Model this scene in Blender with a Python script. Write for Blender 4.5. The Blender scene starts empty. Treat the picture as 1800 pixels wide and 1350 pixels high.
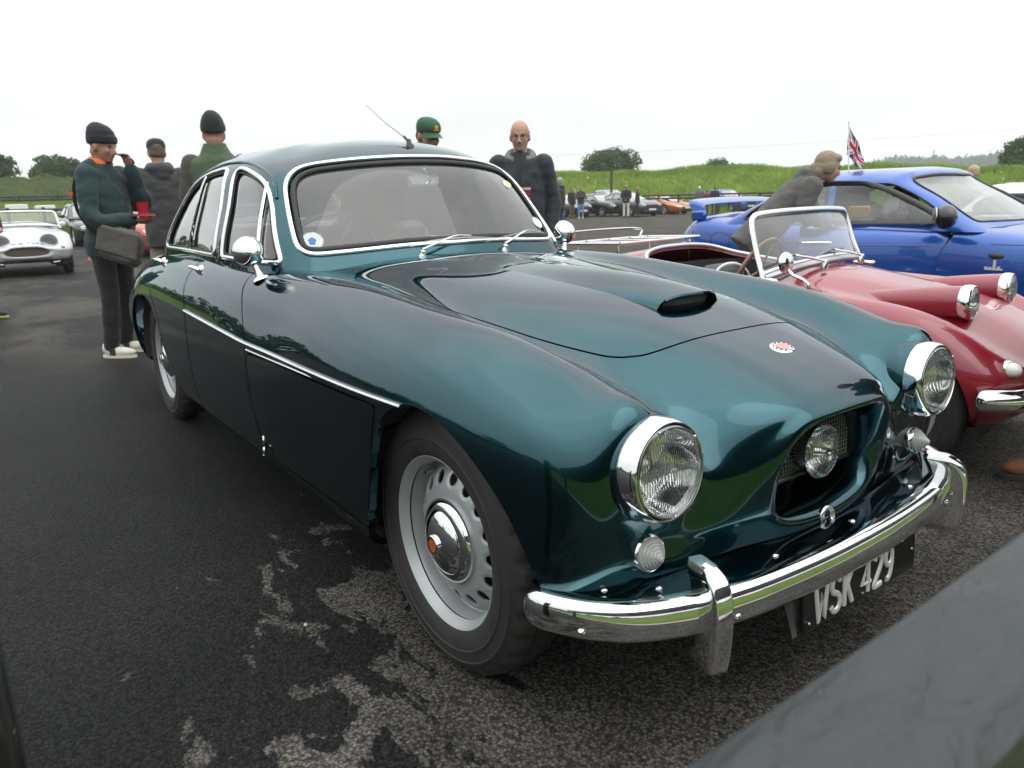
import bpy, bmesh, math, random
import numpy as np
from mathutils import Vector, Matrix
C = bpy.context.scene
COL = C.collection
rnd = random.Random(7)
# ---------------------------------------------------------------- camera, world, sun, exposure
CAM_LOC = np.array([1.4539, -1.578, 1.161])
CAM_YAW, CAM_PITCH, CAM_ROLL = 2.5089, -0.2489, -0.0242
def cam_axes():
    f = np.array([math.cos(CAM_YAW)*math.cos(CAM_PITCH), math.sin(CAM_YAW)*math.cos(CAM_PITCH), math.sin(CAM_PITCH)])
    r = np.cross(f, [0, 0, 1.0]); r /= np.linalg.norm(r)
    u = np.cross(r, f); c, s = math.cos(CAM_ROLL), math.sin(CAM_ROLL)
    return c*r+s*u, -s*r+c*u, f
_r, _u, _f = cam_axes()
cd = bpy.data.cameras.new('camera'); cam = bpy.data.objects.new('camera', cd); COL.objects.link(cam)
cam.matrix_world = Matrix(((_r[0], _u[0], -_f[0], CAM_LOC[0]), (_r[1], _u[1], -_f[1], CAM_LOC[1]),
                           (_r[2], _u[2], -_f[2], CAM_LOC[2]), (0, 0, 0, 1)))
cd.sensor_width = 36; cd.lens = 25.91; cd.clip_start = 0.02; cd.clip_end = 6000
cd.dof.use_dof = True; cd.dof.focus_distance = 2.1; cd.dof.aperture_fstop = 7.5
C.camera = cam
SUN_EL, SUN_AZ = 52, 10          # a bright veiled sun high over the nose of the car
W = bpy.data.worlds.new('World'); C.world = W; W.use_nodes = True
nt = W.node_tree; nt.nodes.clear()
def N(nt, t, **k):
    n = nt.nodes.new(t)
    for a, b in k.items(): setattr(n, a, b)
    return n
wo = N(nt, 'ShaderNodeOutputWorld'); bg = N(nt, 'ShaderNodeBackground')
sky = N(nt, 'ShaderNodeTexSky', sky_type='NISHITA', sun_disc=False, sun_elevation=math.radians(SUN_EL), sun_rotation=math.radians(90-SUN_AZ))
tc = N(nt, 'ShaderNodeTexCoord'); sp = N(nt, 'ShaderNodeSeparateXYZ'); nt.links.new(tc.outputs['Generated'], sp.inputs[0])
z2 = N(nt, 'ShaderNodeMath', operation='POWER'); z2.use_clamp = True; nt.links.new(sp.outputs['Z'], z2.inputs[0]); z2.inputs[1].default_value = 1.7
mr = N(nt, 'ShaderNodeMapRange'); nt.links.new(z2.outputs[0], mr.inputs['Value'])
mr.inputs['From Min'].default_value = 0.0; mr.inputs['From Max'].default_value = 1.0
mr.inputs['To Min'].default_value = 10.1; mr.inputs['To Max'].default_value = 27.0
nz = N(nt, 'ShaderNodeTexNoise'); nz.inputs['Scale'].default_value = 2.2; nz.inputs['Detail'].default_value = 5; nz.inputs['Roughness'].default_value = .5
mp = N(nt, 'ShaderNodeMapping'); mp.inputs['Scale'].default_value = (1, 1, 4); nt.links.new(tc.outputs['Generated'], mp.inputs[0]); nt.links.new(mp.outputs[0], nz.inputs['Vector'])
mr2 = N(nt, 'ShaderNodeMapRange'); nt.links.new(nz.outputs['Fac'], mr2.inputs['Value'])
mr2.inputs['From Min'].default_value = .3; mr2.inputs['From Max'].default_value = .7; mr2.inputs['To Min'].default_value = .87; mr2.inputs['To Max'].default_value = 1.08
mu = N(nt, 'ShaderNodeMath', operation='MULTIPLY'); nt.links.new(mr.outputs[0], mu.inputs[0]); nt.links.new(mr2.outputs[0], mu.inputs[1])
cc = N(nt, 'ShaderNodeCombineColor')
for i, k in enumerate((.975, 1.0, .995)):
    m_ = N(nt, 'ShaderNodeMath', operation='MULTIPLY'); m_.inputs[1].default_value = k
    nt.links.new(mu.outputs[0], m_.inputs[0]); nt.links.new(m_.outputs[0], cc.inputs[i])
mx = N(nt, 'ShaderNodeMix', data_type='RGBA'); mx.inputs['Factor'].default_value = .93    # overcast: cloud over nearly all of the clear sky
nt.links.new(sky.outputs[0], mx.inputs['A']); nt.links.new(cc.outputs[0], mx.inputs['B'])
nt.links.new(mx.outputs['Result'], bg.inputs['Color']); bg.inputs['Strength'].default_value = .1
nt.links.new(bg.outputs[0], wo.inputs[0])
sl = bpy.data.lights.new('sun', 'SUN'); sl.energy = .8; sl.angle = math.radians(60); sl.color = (1, .97, .93)
so = bpy.data.objects.new('sun', sl); COL.objects.link(so)
_d = Vector((math.cos(math.radians(SUN_EL))*math.cos(math.radians(SUN_AZ)), math.cos(math.radians(SUN_EL))*math.sin(math.radians(SUN_AZ)), math.sin(math.radians(SUN_EL))))
so.rotation_euler = _d.to_track_quat('Z', 'Y').to_euler()
C.view_settings.view_transform = 'Standard'; C.view_settings.look = 'None'; C.view_settings.exposure = .12; C.view_settings.gamma = 1
C.view_settings.use_curve_mapping = False
C.render.engine = 'CYCLES'; C.cycles.use_denoising = True
C.cycles.max_bounces = 8; C.cycles.transparent_max_bounces = 24; C.cycles.caustics_reflective = False; C.cycles.caustics_refractive = False
C.cycles.sample_clamp_indirect = 6

# ---------------------------------------------------------------- materials
MATS = {}
def mat(name, col, rough=.5, metal=0, coat=0, coatr=.03, var=.12, scale=8, bump=0, bscale=200, spec=.5, sheen=0, rvar=.1, trans=0, ior=1.5, alpha=1, emis=None):
    if name in MATS: return MATS[name]
    m = bpy.data.materials.new(name); m.use_nodes = True; t = m.node_tree; b = t.nodes['Principled BSDF']
    tcn = N(t, 'ShaderNodeTexCoord'); nz = N(t, 'ShaderNodeTexNoise'); nz.inputs['Scale'].default_value = scale; nz.inputs['Detail'].default_value = 6
    t.links.new(tcn.outputs['Object'], nz.inputs['Vector'])
    mr = N(t, 'ShaderNodeMapRange'); t.links.new(nz.outputs['Fac'], mr.inputs['Value'])
    mr.inputs['From Min'].default_value = .25; mr.inputs['From Max'].default_value = .75
    mr.inputs['To Min'].default_value = 1-var; mr.inputs['To Max'].default_value = 1+var
    mx = N(t, 'ShaderNodeVectorMath', operation='SCALE'); mx.inputs[0].default_value = col[:3]; t.links.new(mr.outputs[0], mx.inputs['Scale'])
    t.links.new(mx.outputs[0], b.inputs['Base Color'])
    mr3 = N(t, 'ShaderNodeMapRange'); t.links.new(nz.outputs['Fac'], mr3.inputs['Value'])
    mr3.inputs['From Min'].default_value = .25; mr3.inputs['From Max'].default_value = .75
    mr3.inputs['To Min'].default_value = max(0, rough*(1-rvar)); mr3.inputs['To Max'].default_value = min(1, rough*(1+rvar)); t.links.new(mr3.outputs[0], b.inputs['Roughness'])
    b.inputs['Metallic'].default_value = metal; b.inputs['Coat Weight'].default_value = coat; b.inputs['Coat Roughness'].default_value = coatr
    b.inputs['Specular IOR Level'].default_value = spec; b.inputs['IOR'].default_value = ior; b.inputs['Transmission Weight'].default_value = trans
    b.inputs['Sheen Weight'].default_value = sheen; b.inputs['Alpha'].default_value = alpha
    if emis: b.inputs['Emission Color'].default_value = (*emis[:3], 1); b.inputs['Emission Strength'].default_value = emis[3]
    if bump:
        n2 = N(t, 'ShaderNodeTexNoise'); n2.inputs['Scale'].default_value = bscale; n2.inputs['Detail'].default_value = 4; t.links.new(tcn.outputs['Object'], n2.inputs['Vector'])
        bp = N(t, 'ShaderNodeBump'); bp.inputs['Strength'].default_value = bump; bp.inputs['Distance'].default_value = .01; t.links.new(n2.outputs['Fac'], bp.inputs['Height']); t.links.new(bp.outputs[0], b.inputs['Normal'])
    MATS[name] = m; return m
def glass_mat(name, tint=(.9, .95, .93), dust=.05, refl=1.0, dustcol=(.5, .5, .47)):
    # single pane: see-through, Fresnel mirror on top, a film of dust
    if name in MATS: return MATS[name]
    m = bpy.data.materials.new(name); m.use_nodes = True; t = m.node_tree; t.nodes.clear()
    out = N(t, 'ShaderNodeOutputMaterial'); tr = N(t, 'ShaderNodeBsdfTransparent'); tr.inputs[0].default_value = (*tint, 1)
    gl = N(t, 'ShaderNodeBsdfGlossy'); gl.inputs['Roughness'].default_value = .01
    fr = N(t, 'ShaderNodeFresnel'); fr.inputs['IOR'].default_value = 1.5
    fm = N(t, 'ShaderNodeMath', operation='MULTIPLY'); fm.inputs[1].default_value = 1.8*refl; fm.use_clamp = True; t.links.new(fr.outputs[0], fm.inputs[0])
    df = N(t, 'ShaderNodeBsdfDiffuse'); df.inputs[0].default_value = (*dustcol, 1)
    tcn = N(t, 'ShaderNodeTexCoord'); nz = N(t, 'ShaderNodeTexNoise'); nz.inputs['Scale'].default_value = 6; nz.inputs['Detail'].default_value = 7; t.links.new(tcn.outputs['Object'], nz.inputs['Vector'])
    mr = N(t, 'ShaderNodeMapRange'); t.links.new(nz.outputs['Fac'], mr.inputs['Value']); mr.inputs['From Min'].default_value = .3; mr.inputs['From Max'].default_value = .7
    mr.inputs['To Min'].default_value = dust*.8; mr.inputs['To Max'].default_value = dust*1.2
    m1 = N(t, 'ShaderNodeMixShader'); m2 = N(t, 'ShaderNodeMixShader')
    t.links.new(mr.outputs[0], m1.inputs[0]); t.links.new(tr.outputs[0], m1.inputs[1]); t.links.new(df.outputs[0], m1.inputs[2])
    t.links.new(fm.outputs[0], m2.inputs[0]); t.links.new(m1.outputs[0], m2.inputs[1]); t.links.new(gl.outputs[0], m2.inputs[2]); t.links.new(m2.outputs[0], out.inputs[0])
    MATS[name] = m; return m
def car_paint(name, col, flake=.55, rough=.32, coat=1.0, metal=.6, edge=None):
    if name in MATS: return MATS[name]
    m = mat(name, col, rough, metal, coat, .015, var=.06, scale=3, rvar=.15)
    t = m.node_tree; b = t.nodes['Principled BSDF']
    if edge: b.inputs['Specular Tint'].default_value = (*edge, 1)     # fine metallic flake in the base coat
    if flake:
        tcn = N(t, 'ShaderNodeTexCoord'); vo = N(t, 'ShaderNodeTexVoronoi'); vo.inputs['Scale'].default_value = 900; t.links.new(tcn.outputs['Object'], vo.inputs['Vector'])
        bp = N(t, 'ShaderNodeBump'); bp.inputs['Strength'].default_value = flake*.12; bp.inputs['Distance'].default_value = .0006
        t.links.new(vo.outputs['Distance'], bp.inputs['Height']); t.links.new(bp.outputs[0], b.inputs['Normal'])
    return m

# ---------------------------------------------------------------- scene graph helpers
def tag(o, label=None, cat=None, group=None, kind=None):
    if label: o['label'] = label
    if cat: o['category'] = cat
    if group: o['group'] = group
    if kind: o['kind'] = kind
    return o
def thing(name, label, cat, loc=(0, 0, 0), rz=0, group=None):
    o = bpy.data.objects.new(name, None); COL.objects.link(o); o.location = loc; o.rotation_euler = (0, 0, rz); o.empty_display_size = .2
    return tag(o, label, cat, group)
def copy_tree(o, parent=None):
    c = o.copy(); COL.objects.link(c)
    if parent is not None: c.parent = parent
    for ch in list(o.children): copy_tree(ch, c)
    return c
def mesh_obj(name, V, F, m, parent=None, normals=None, smooth=True, auto=None):
    me = bpy.data.meshes.new(name); me.from_pydata([tuple(map(float, v)) for v in V], [], [tuple(map(int, f)) for f in F]); me.update()
    if smooth: me.shade_smooth()
    if auto is not None and normals is None:
        me.set_sharp_from_angle(angle=math.radians(auto))
    if normals is not None: me.normals_split_custom_set_from_vertices([tuple(map(float, n)) for n in normals])
    if m is not None: me.materials.append(m)
    o = bpy.data.objects.new(name, me); COL.objects.link(o)
    if parent is not None: o.parent = parent
    return o
class MB:
    """collects simple shapes into one mesh"""
    def __init__(s): s.V = []; s.F = []
    def add(s, V, F, M=None):
        b = len(s.V); V = np.asarray(V, float)
        if M is not None:
            M = np.array(M); V = V@M[:3, :3].T+M[:3, 3]
        s.V.extend(V.tolist()); s.F.extend([tuple(i+b for i in f) for f in F]); return s
    def box(s, c, d, rz=0, bev=0, M=None):
        x, y, z = [k/2 for k in d]
        if bev:
            b = min(bev, x*.9, y*.9, z*.9); V = []; 
            for sx in (-1, 1):
                for sy in (-1, 1):
                    for sz in (-1, 1):
                        V += [(sx*(x-b), sy*(y-b), sz*z), (sx*(x-b), sy*y, sz*(z-b)), (sx*x, sy*(y-b), sz*(z-b))]
            V = np.array(V); F = hull(V)
        else:
            V = np.array([(a*x, b_*y, e*z) for a in (-1, 1) for b_ in (-1, 1) for e in (-1, 1)]); F = [(0, 1, 3, 2), (4, 6, 7, 5), (0, 4, 5, 1), (2, 3, 7, 6), (0, 2, 6, 4), (1, 5, 7, 3)]
        ca, sa = math.cos(rz), math.sin(rz)
        V = np.stack([V[:, 0]*ca-V[:, 1]*sa, V[:, 0]*sa+V[:, 1]*ca, V[:, 2]], 1)+np.array(c)
        return s.add(V, F, M)
    def tube(s, path, r, n=10, cap=True, closed=False, flat=None, up=(0, 0, 1)):
        V, F = tube(path, r, n, cap, closed, flat, up); return s.add(V, F)
    def lathe(s, prof, n=32, M=None, cap=True):
        V, F = lathe(prof, n); return s.add(V, F, M)
    def ell(s, c, r, nu=14, nv=10, M=None):
        V = []; F = []
        for i in range(nv+1):
            th = math.pi*i/nv
            for j in range(nu):
                ph = 2*math.pi*j/nu; V.append((math.sin(th)*math.cos(ph)*r[0], math.sin(th)*math.sin(ph)*r[1], math.cos(th)*r[2]))
        for i in range(nv):
            for j in range(nu): F.append((i*nu+j, (i+1)*nu+j, (i+1)*nu+(j+1) % nu, i*nu+(j+1) % nu))
        V = np.array(V)
        if M is not None: V = V@np.array(M)[:3, :3].T
        return s.add(V+np.array(c), F)
    def build(s, name, m, parent=None, smooth=True, auto=40): return mesh_obj(name, s.V, s.F, m, parent, None, smooth, auto)
def hull(V):
    bm = bmesh.new(); vs = [bm.verts.new(v) for v in V]; bm.verts.index_update()
    r = bmesh.ops.convex_hull(bm, input=vs); bmesh.ops.dissolve_limit(bm, angle_limit=.01, verts=bm.verts, edges=bm.edges)
    bm.verts.ensure_lookup_table()
    F = [tuple(int(np.argmin(((np.asarray(V)-np.array(v.co))**2).sum(1))) for v in f.verts) for f in bm.faces]
    bm.free(); return F
def tube(path, r, n=10, cap=True, closed=False, flat=None, up=(0, 0, 1)):
    P = np.asarray(path, float); m = len(P); R = np.broadcast_to(np.asarray(r, float), (m,))
    T = np.zeros_like(P)
    for i in range(m):
        a = P[(i-1) % m] if closed or i > 0 else P[i]; b = P[(i+1) % m] if closed or i < m-1 else P[i]
        T[i] = (b-a)/(np.linalg.norm(b-a)+1e-12)
    U = np.array(up, float); V = []; F = []; prev = None
    for i in range(m):
        if prev is None:
            a = np.cross(T[i], U)
            if np.linalg.norm(a) < 1e-3: a = np.cross(T[i], [1, .2, 0])
        else: a = prev-T[i]*(prev@T[i])
        a /= np.linalg.norm(a)+1e-12; prev = a; b = np.cross(T[i], a)
        for j in range(n):
            t = 2*math.pi*j/n; fl = 1 if flat is None else flat
            V.append(P[i]+R[i]*(math.cos(t)*a+math.sin(t)*b*fl))
    for i in range(m-1 if not closed else m):
        for j in range(n):
            i2 = (i+1) % m; F.append((i*n+j, i*n+(j+1) % n, i2*n+(j+1) % n, i2*n+j))
    if cap and not closed: F.append(tuple(range(n-1, -1, -1))); F.append(tuple((m-1)*n+j for j in range(n)))
    return np.array(V), F
def lathe(prof, n=32):
    """profile of (r, z) turned about z"""
    V = []; F = []; m = len(prof)
    for r, z in prof:
        for j in range(n):
            t = 2*math.pi*j/n; V.append((r*math.cos(t), r*math.sin(t), z))
    for i in range(m-1):
        for j in range(n): F.append((i*n+j, i*n+(j+1) % n, (i+1)*n+(j+1) % n, (i+1)*n+j))
    return np.array(V), F
def frame(o, z, x=None):
    """matrix whose z axis points along z, origin o"""
    z = np.array(z, float); z /= np.linalg.norm(z)
    x = np.array(x if x is not None else ([0, 0, 1] if abs(z[2]) < .9 else [1, 0, 0]), float)
    x = x-z*(x@z); x /= np.linalg.norm(x); y = np.cross(z, x)
    M = np.eye(4); M[:3, 0] = x; M[:3, 1] = y; M[:3, 2] = z; M[:3, 3] = o; return M
def spl(P, n, closed=False):
    """Catmull-Rom through points"""
    P = np.asarray(P, float); m = len(P); out = []
    segs = m if closed else m-1
    for i in range(segs):
        p0 = P[(i-1) % m] if closed or i > 0 else 2*P[0]-P[1]; p1 = P[i]; p2 = P[(i+1) % m]; p3 = P[(i+2) % m] if closed or i+2 < m else 2*P[-1]-P[-2]
        for k in range(n):
            t = k/n; out.append(.5*((2*p1)+(-p0+p2)*t+(2*p0-5*p1+4*p2-p3)*t*t+(-p0+3*p1-3*p2+p3)*t**3))
    if not closed: out.append(P[-1])
    return np.array(out)
# ---- smooth lofted surfaces
def nspline(t, Y, tq):
    """natural cubic spline through Y(t) (first axis), evaluated at tq"""
    t = np.asarray(t, float); Y = np.asarray(Y, float); n = len(t); h = np.diff(t)
    A = np.zeros((n, n)); A[0, 0] = A[-1, -1] = 1; R = np.zeros((n,)+Y.shape[1:])
    for i in range(1, n-1):
        A[i, i-1] = h[i-1]; A[i, i] = 2*(h[i-1]+h[i]); A[i, i+1] = h[i]
        R[i] = 6*((Y[i+1]-Y[i])/h[i]-(Y[i]-Y[i-1])/h[i-1])
    M = np.linalg.solve(A, R.reshape(n, -1)).reshape(R.shape)
    k = np.clip(np.searchsorted(t, tq)-1, 0, n-2); e = (slice(None),)+(None,)*(Y.ndim-1)
    a = (t[k+1]-tq)[e]; b = (tq-t[k])[e]; hk = h[k][e]
    return M[k]*a**3/(6*hk)+M[k+1]*b**3/(6*hk)+(Y[k]/hk-M[k]*hk/6)*a+(Y[k+1]/hk-M[k+1]*hk/6)*b
def chord(P, axis):
    P = np.moveaxis(P, axis, 0); d = np.linalg.norm(np.diff(P, axis=0), axis=-1).mean(1); return np.concatenate([[0], np.cumsum(d)])
def loft(rings, nu, nv, ends=('mirror', 'mirror')):
    """rings[i][j] -> dense grid; j runs over a half section whose ends lie on the mirror plane y=0"""
    P = np.array(rings, float); M = np.array([1, -1, 1.])
    Q = P
    lo = hi = 0
    if ends[0] == 'mirror': Q = np.concatenate([(P[:, 1:3]*M)[:, ::-1], Q], 1); lo = 2
    if ends[1] == 'mirror': Q = np.concatenate([Q, (P[:, -3:-1]*M)[:, ::-1]], 1); hi = 2
    tv = chord(Q, 1); n = len(tv); tq = np.linspace(tv[lo], tv[n-1-hi], nv)
    G = np.moveaxis(nspline(tv, np.moveaxis(Q, 1, 0), tq), 0, 1)
    tu = chord(P, 0); uq = np.linspace(0, tu[-1], nu)
    return nspline(tu, G, uq)
def gnormals(G, flip=False):
    du = np.gradient(G, axis=0); dv = np.gradient(G, axis=1); n = np.cross(du, dv)
    n /= np.linalg.norm(n, axis=-1, keepdims=True)+1e-12
    return -n if flip else n
class Surf:
    """polygon soup with smooth normals that can be cut by scalar fields"""
    def __init__(s, V, Nn, F, cut=None): s.V = V; s.N = Nn; s.F = F; s.cut = np.zeros(len(V), bool) if cut is None else cut
    @staticmethod
    def grid(G, Nn):
        a, b = G.shape[:2]; i = np.arange(a*b).reshape(a, b)
        F = np.stack([i[:-1, :-1], i[1:, :-1], i[1:, 1:], i[:-1, 1:]], -1).reshape(-1, 4)
        return Surf(G.reshape(-1, 3), Nn.reshape(-1, 3), [tuple(f) for f in F.tolist()])
    def clip(s, g):
        """keep where g >= 0"""
        g = np.asarray(g); g = np.where(np.abs(g) < 1e-7, 1e-7, g); V = [s.V]; Nn = [s.N]; nV = len(s.V); new = {}; F = []; addV = []; addN = []
        pos = g > 0
        for f in s.F:
            k = [pos[i] for i in f]
            if all(k): F.append(f); continue
            if not any(k): continue
            o = []
            for a, b in zip(f, f[1:]+f[:1]):
                if pos[a]: o.append(a)
                if pos[a] != pos[b]:
                    e = (a, b) if a < b else (b, a)
                    if e not in new:
                        t = g[e[0]]/(g[e[0]]-g[e[1]]); new[e] = nV+len(addV)
                        addV.append(s.V[e[0]]*(1-t)+s.V[e[1]]*t); nn = s.N[e[0]]*(1-t)+s.N[e[1]]*t; addN.append(nn/(np.linalg.norm(nn)+1e-12))
                    o.append(new[e])
            if len(o) >= 3: F.append(tuple(o))
        V2 = np.concatenate([s.V, np.array(addV).reshape(-1, 3)]); N2 = np.concatenate([s.N, np.array(addN).reshape(-1, 3)])
        cut = np.concatenate([s.cut, np.ones(len(addV), bool)])
        used = np.zeros(len(V2), bool)
        for f in F: used[list(f)] = True
        idx = np.cumsum(used)-1
        return Surf(V2[used], N2[used], [tuple(int(idx[i]) for i in f) for f in F], cut[used])
    def rim(s, t, all_edges=False):
        """fold cut edges inwards by t so that panels have thickness"""
        cnt = {}
        for f in s.F:
            for a, b in zip(f, f[1:]+f[:1]):
                e = (a, b) if a < b else (b, a)
                if e in cnt: cnt[e] = None
                else: cnt[e] = (a, b)
        E = [v for v in cnt.values() if v is not None and (all_edges or (s.cut[v[0]] and s.cut[v[1]])) and not (abs(s.V[v[0]][1]) < 1e-6 and abs(s.V[v[1]][1]) < 1e-6)]
        V = s.V.tolist(); Nn = s.N.tolist(); F = list(s.F)
        for a, b in E:
            pa, pb = s.V[a], s.V[b]; qa, qb = pa-s.N[a]*t, pb-s.N[b]*t
            n = np.cross(pb-pa, qa-pa); n = n/(np.linalg.norm(n)+1e-12); n = -n
            k = len(V); V += [pa.tolist(), pb.tolist(), qb.tolist(), qa.tolist()]; Nn += [n.tolist()]*4; F.append((k+1, k, k+3, k+2))
        return Surf(np.array(V), np.array(Nn), F, np.zeros(len(V), bool))
    def both(s):
        """add the mirror image on the other side of y=0, welded along the middle"""
        n = len(s.V); M = np.array([1, -1, 1.]); mid = np.abs(s.V[:, 1]) < 1e-7
        idx = np.where(mid, np.arange(n), n+np.cumsum(~mid)-1).tolist(); k = ~mid
        Nn = s.N.copy(); Nn[mid, 1] = 0
        return Surf(np.concatenate([s.V, s.V[k]*M]), np.concatenate([Nn, s.N[k]*M]), list(s.F)+[tuple(idx[i] for i in f[::-1]) for f in s.F], np.concatenate([s.cut, s.cut[k]]))
    def side(s, k):
        if k > 0: return s
        M = np.array([1, -1, 1.]); return Surf(s.V*M, s.N*M, [f[::-1] for f in s.F], s.cut)
    def off(s, d): return Surf(s.V+s.N*d, s.N, s.F, s.cut)
    def build(s, name, m, parent=None): return mesh_obj(name, s.V, s.F, m, parent, s.N)
def sd(P, poly):
    """signed distance to a closed 2-D polygon, positive inside"""
    P = np.asarray(P, float); poly = np.asarray(poly, float); n = len(poly); d = np.full(len(P), 1e18); ins = np.zeros(len(P), bool)
    for i in range(n):
        a = poly[i]; b = poly[(i+1) % n]; ab = b-a; ap = P-a
        t = np.clip(ap@ab/(ab@ab+1e-18), 0, 1); q = ap-t[:, None]*ab; d = np.minimum(d, (q**2).sum(1))
        c = (a[1] > P[:, 1]) != (b[1] > P[:, 1])
        with np.errstate(divide='ignore', invalid='ignore'):
            xs = a[0]+(P[:, 1]-a[1])/(b[1]-a[1])*ab[0]
        ins ^= c & (P[:, 0] < xs)
    return np.where(ins, 1, -1)*np.sqrt(d)

# ---- shape tables of the green saloon (half sections, metres; x forward, z up, origin on the ground under the front axle)
UND = lambda a, z, b=.58: [(b, z-.045), (0, z-.045)]
BODY = [
 (-4.14, [(0,.60),(.15,.60),(.28,.597),(.38,.592),(.45,.585),(.50,.575),(.54,.555),(.57,.53),(.58,.49),(.56,.44),(.50,.39),(.35,.37),(0,.37)]),
 (-4.0, [(0,.74),(.15,.74),(.30,.735),(.42,.725),(.50,.71),(.58,.69),(.64,.65),(.69,.59),(.71,.5),(.70,.42),(.63,.34),(.4,.31),(0,.31)]),
 (-3.7, [(0,.87),(.15,.868),(.3,.86),(.42,.845),(.5,.83),(.58,.81),(.66,.765),(.725,.67),(.755,.54),(.755,.42),(.70,.30),(.5,.26),(0,.26)]),
 (-3.3, [(0,.93),(.15,.93),(.3,.925),(.42,.915),(.5,.905),(.60,.885),(.70,.84),(.785,.74),(.825,.58),(.82,.42),(.76,.27),(.55,.22),(0,.22)]),
 (-2.8, [(0,.945),(.2,.945),(.36,.945),(.48,.94),(.57,.935),(.66,.92),(.745,.875),(.815,.78),(.85,.60),(.845,.42),(.79,.25),(.58,.2),(0,.2)]),
 (-2.2, [(0,.95),(.2,.95),(.36,.95),(.50,.95),(.60,.948),(.68,.937),(.755,.89),(.82,.79),(.855,.61),(.85,.42),(.79,.245),(.58,.2),(0,.2)]),
 (-1.7, [(0,.945),(.2,.945),(.36,.945),(.50,.943),(.60,.940),(.68,.928),(.755,.885),(.82,.785),(.855,.61),(.85,.42),(.79,.245),(.58,.2),(0,.2)]),
 (-1.2, [(0,.945),(.2,.943),(.36,.938),(.48,.930),(.57,.922),(.655,.922),(.74,.878),(.81,.78),(.85,.61),(.845,.42),(.785,.245),(.58,.2),(0,.2)]),
 (-.9, [(0,.960),(.2,.953),(.36,.934),(.47,.906),(.55,.907),(.635,.922),(.728,.876),(.80,.775),(.845,.61),(.84,.42),(.785,.245),(.58,.2),(0,.2)]),
 (-.6, [(0,.940),(.2,.932),(.35,.909),(.45,.883),(.53,.890),(.615,.912),(.718,.869),(.806,.772),(.832,.61),(.824,.42),(.785,.245),(.58,.2),(0,.2)]),
 (-.2, [(0,.912),(.2,.900),(.35,.866),(.45,.830),(.52,.840),(.60,.878),(.70,.850),(.798,.758),(.822,.60),(.815,.42),(.785,.245),(.58,.2),(0,.2)]),
 (.1, [(0,.872),(.2,.860),(.34,.820),(.43,.782),(.50,.800),(.58,.848),(.695,.818),(.779,.738),(.803,.58),(.797,.42),(.765,.27),(.58,.22),(0,.22)]),
 (.28, [(0,.823),(.2,.812),(.33,.775),(.42,.745),(.485,.768),(.565,.808),(.674,.784),(.759,.712),(.779,.565),(.772,.42),(.74,.29),(.56,.25),(0,.25)]),
 (.42, [(0,.780),(.19,.769),(.31,.722),(.392,.674),(.450,.702),(.552,.776),(.655,.750),(.726,.685),(.745,.55),(.745,.44),(.705,.34),(.55,.30),(0,.30)]),
]
FRONT = [
 [(.540,0,.738),(.538,.17,.728),(.528,.28,.690),(.488,.362,.618),(.486,.425,.630),(.502,.547,.743),(.500,.645,.700),(.497,.682,.61),(.491,.688,.52),(.488,.675,.44),(.483,.63,.375),(.48,.5,.335),(.48,0,.325)],
 [(.589,0,.702),(.585,.13,.698),(.575,.215,.672),(.545,.295,.598),(.522,.352,.552),(.515,.415,.527),(.513,.470,.512),(.509,.512,.492),(.511,.512,.455),(.521,.478,.41),(.531,.40,.375),(.541,.25,.355),(.546,0,.35)],
 [(.610,0,.684),(.607,.105,.681),(.600,.180,.664),(.588,.232,.610),(.575,.258,.562),(.566,.270,.527),(.561,.273,.497),(.559,.266,.465),(.559,.247,.438),(.562,.217,.414),(.568,.173,.396),(.574,.108,.384),(.577,0,.379)],
 [(.609,0,.668),(.606,.100,.665),(.600,.163,.650),(.592,.202,.612),(.585,.215,.576),(.578,.219,.542),(.573,.217,.508),(.569,.210,.477),(.568,.197,.452),(.569,.175,.435),(.571,.140,.424),(.575,.085,.416),(.578,0,.413)],
 [(.585,0,.658),(.582,.096,.655),(.577,.155,.641),(.570,.191,.606),(.565,.203,.573),(.559,.207,.541),(.554,.205,.510),(.550,.198,.481),(.549,.186,.459),(.550,.166,.443),(.552,.133,.433),(.556,.080,.426),(.559,0,.423)],
]
FRONT.append([(.36, y*.97, .53+(z-.53)*.97) for x, y, z in FRONT[-1]])
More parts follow.
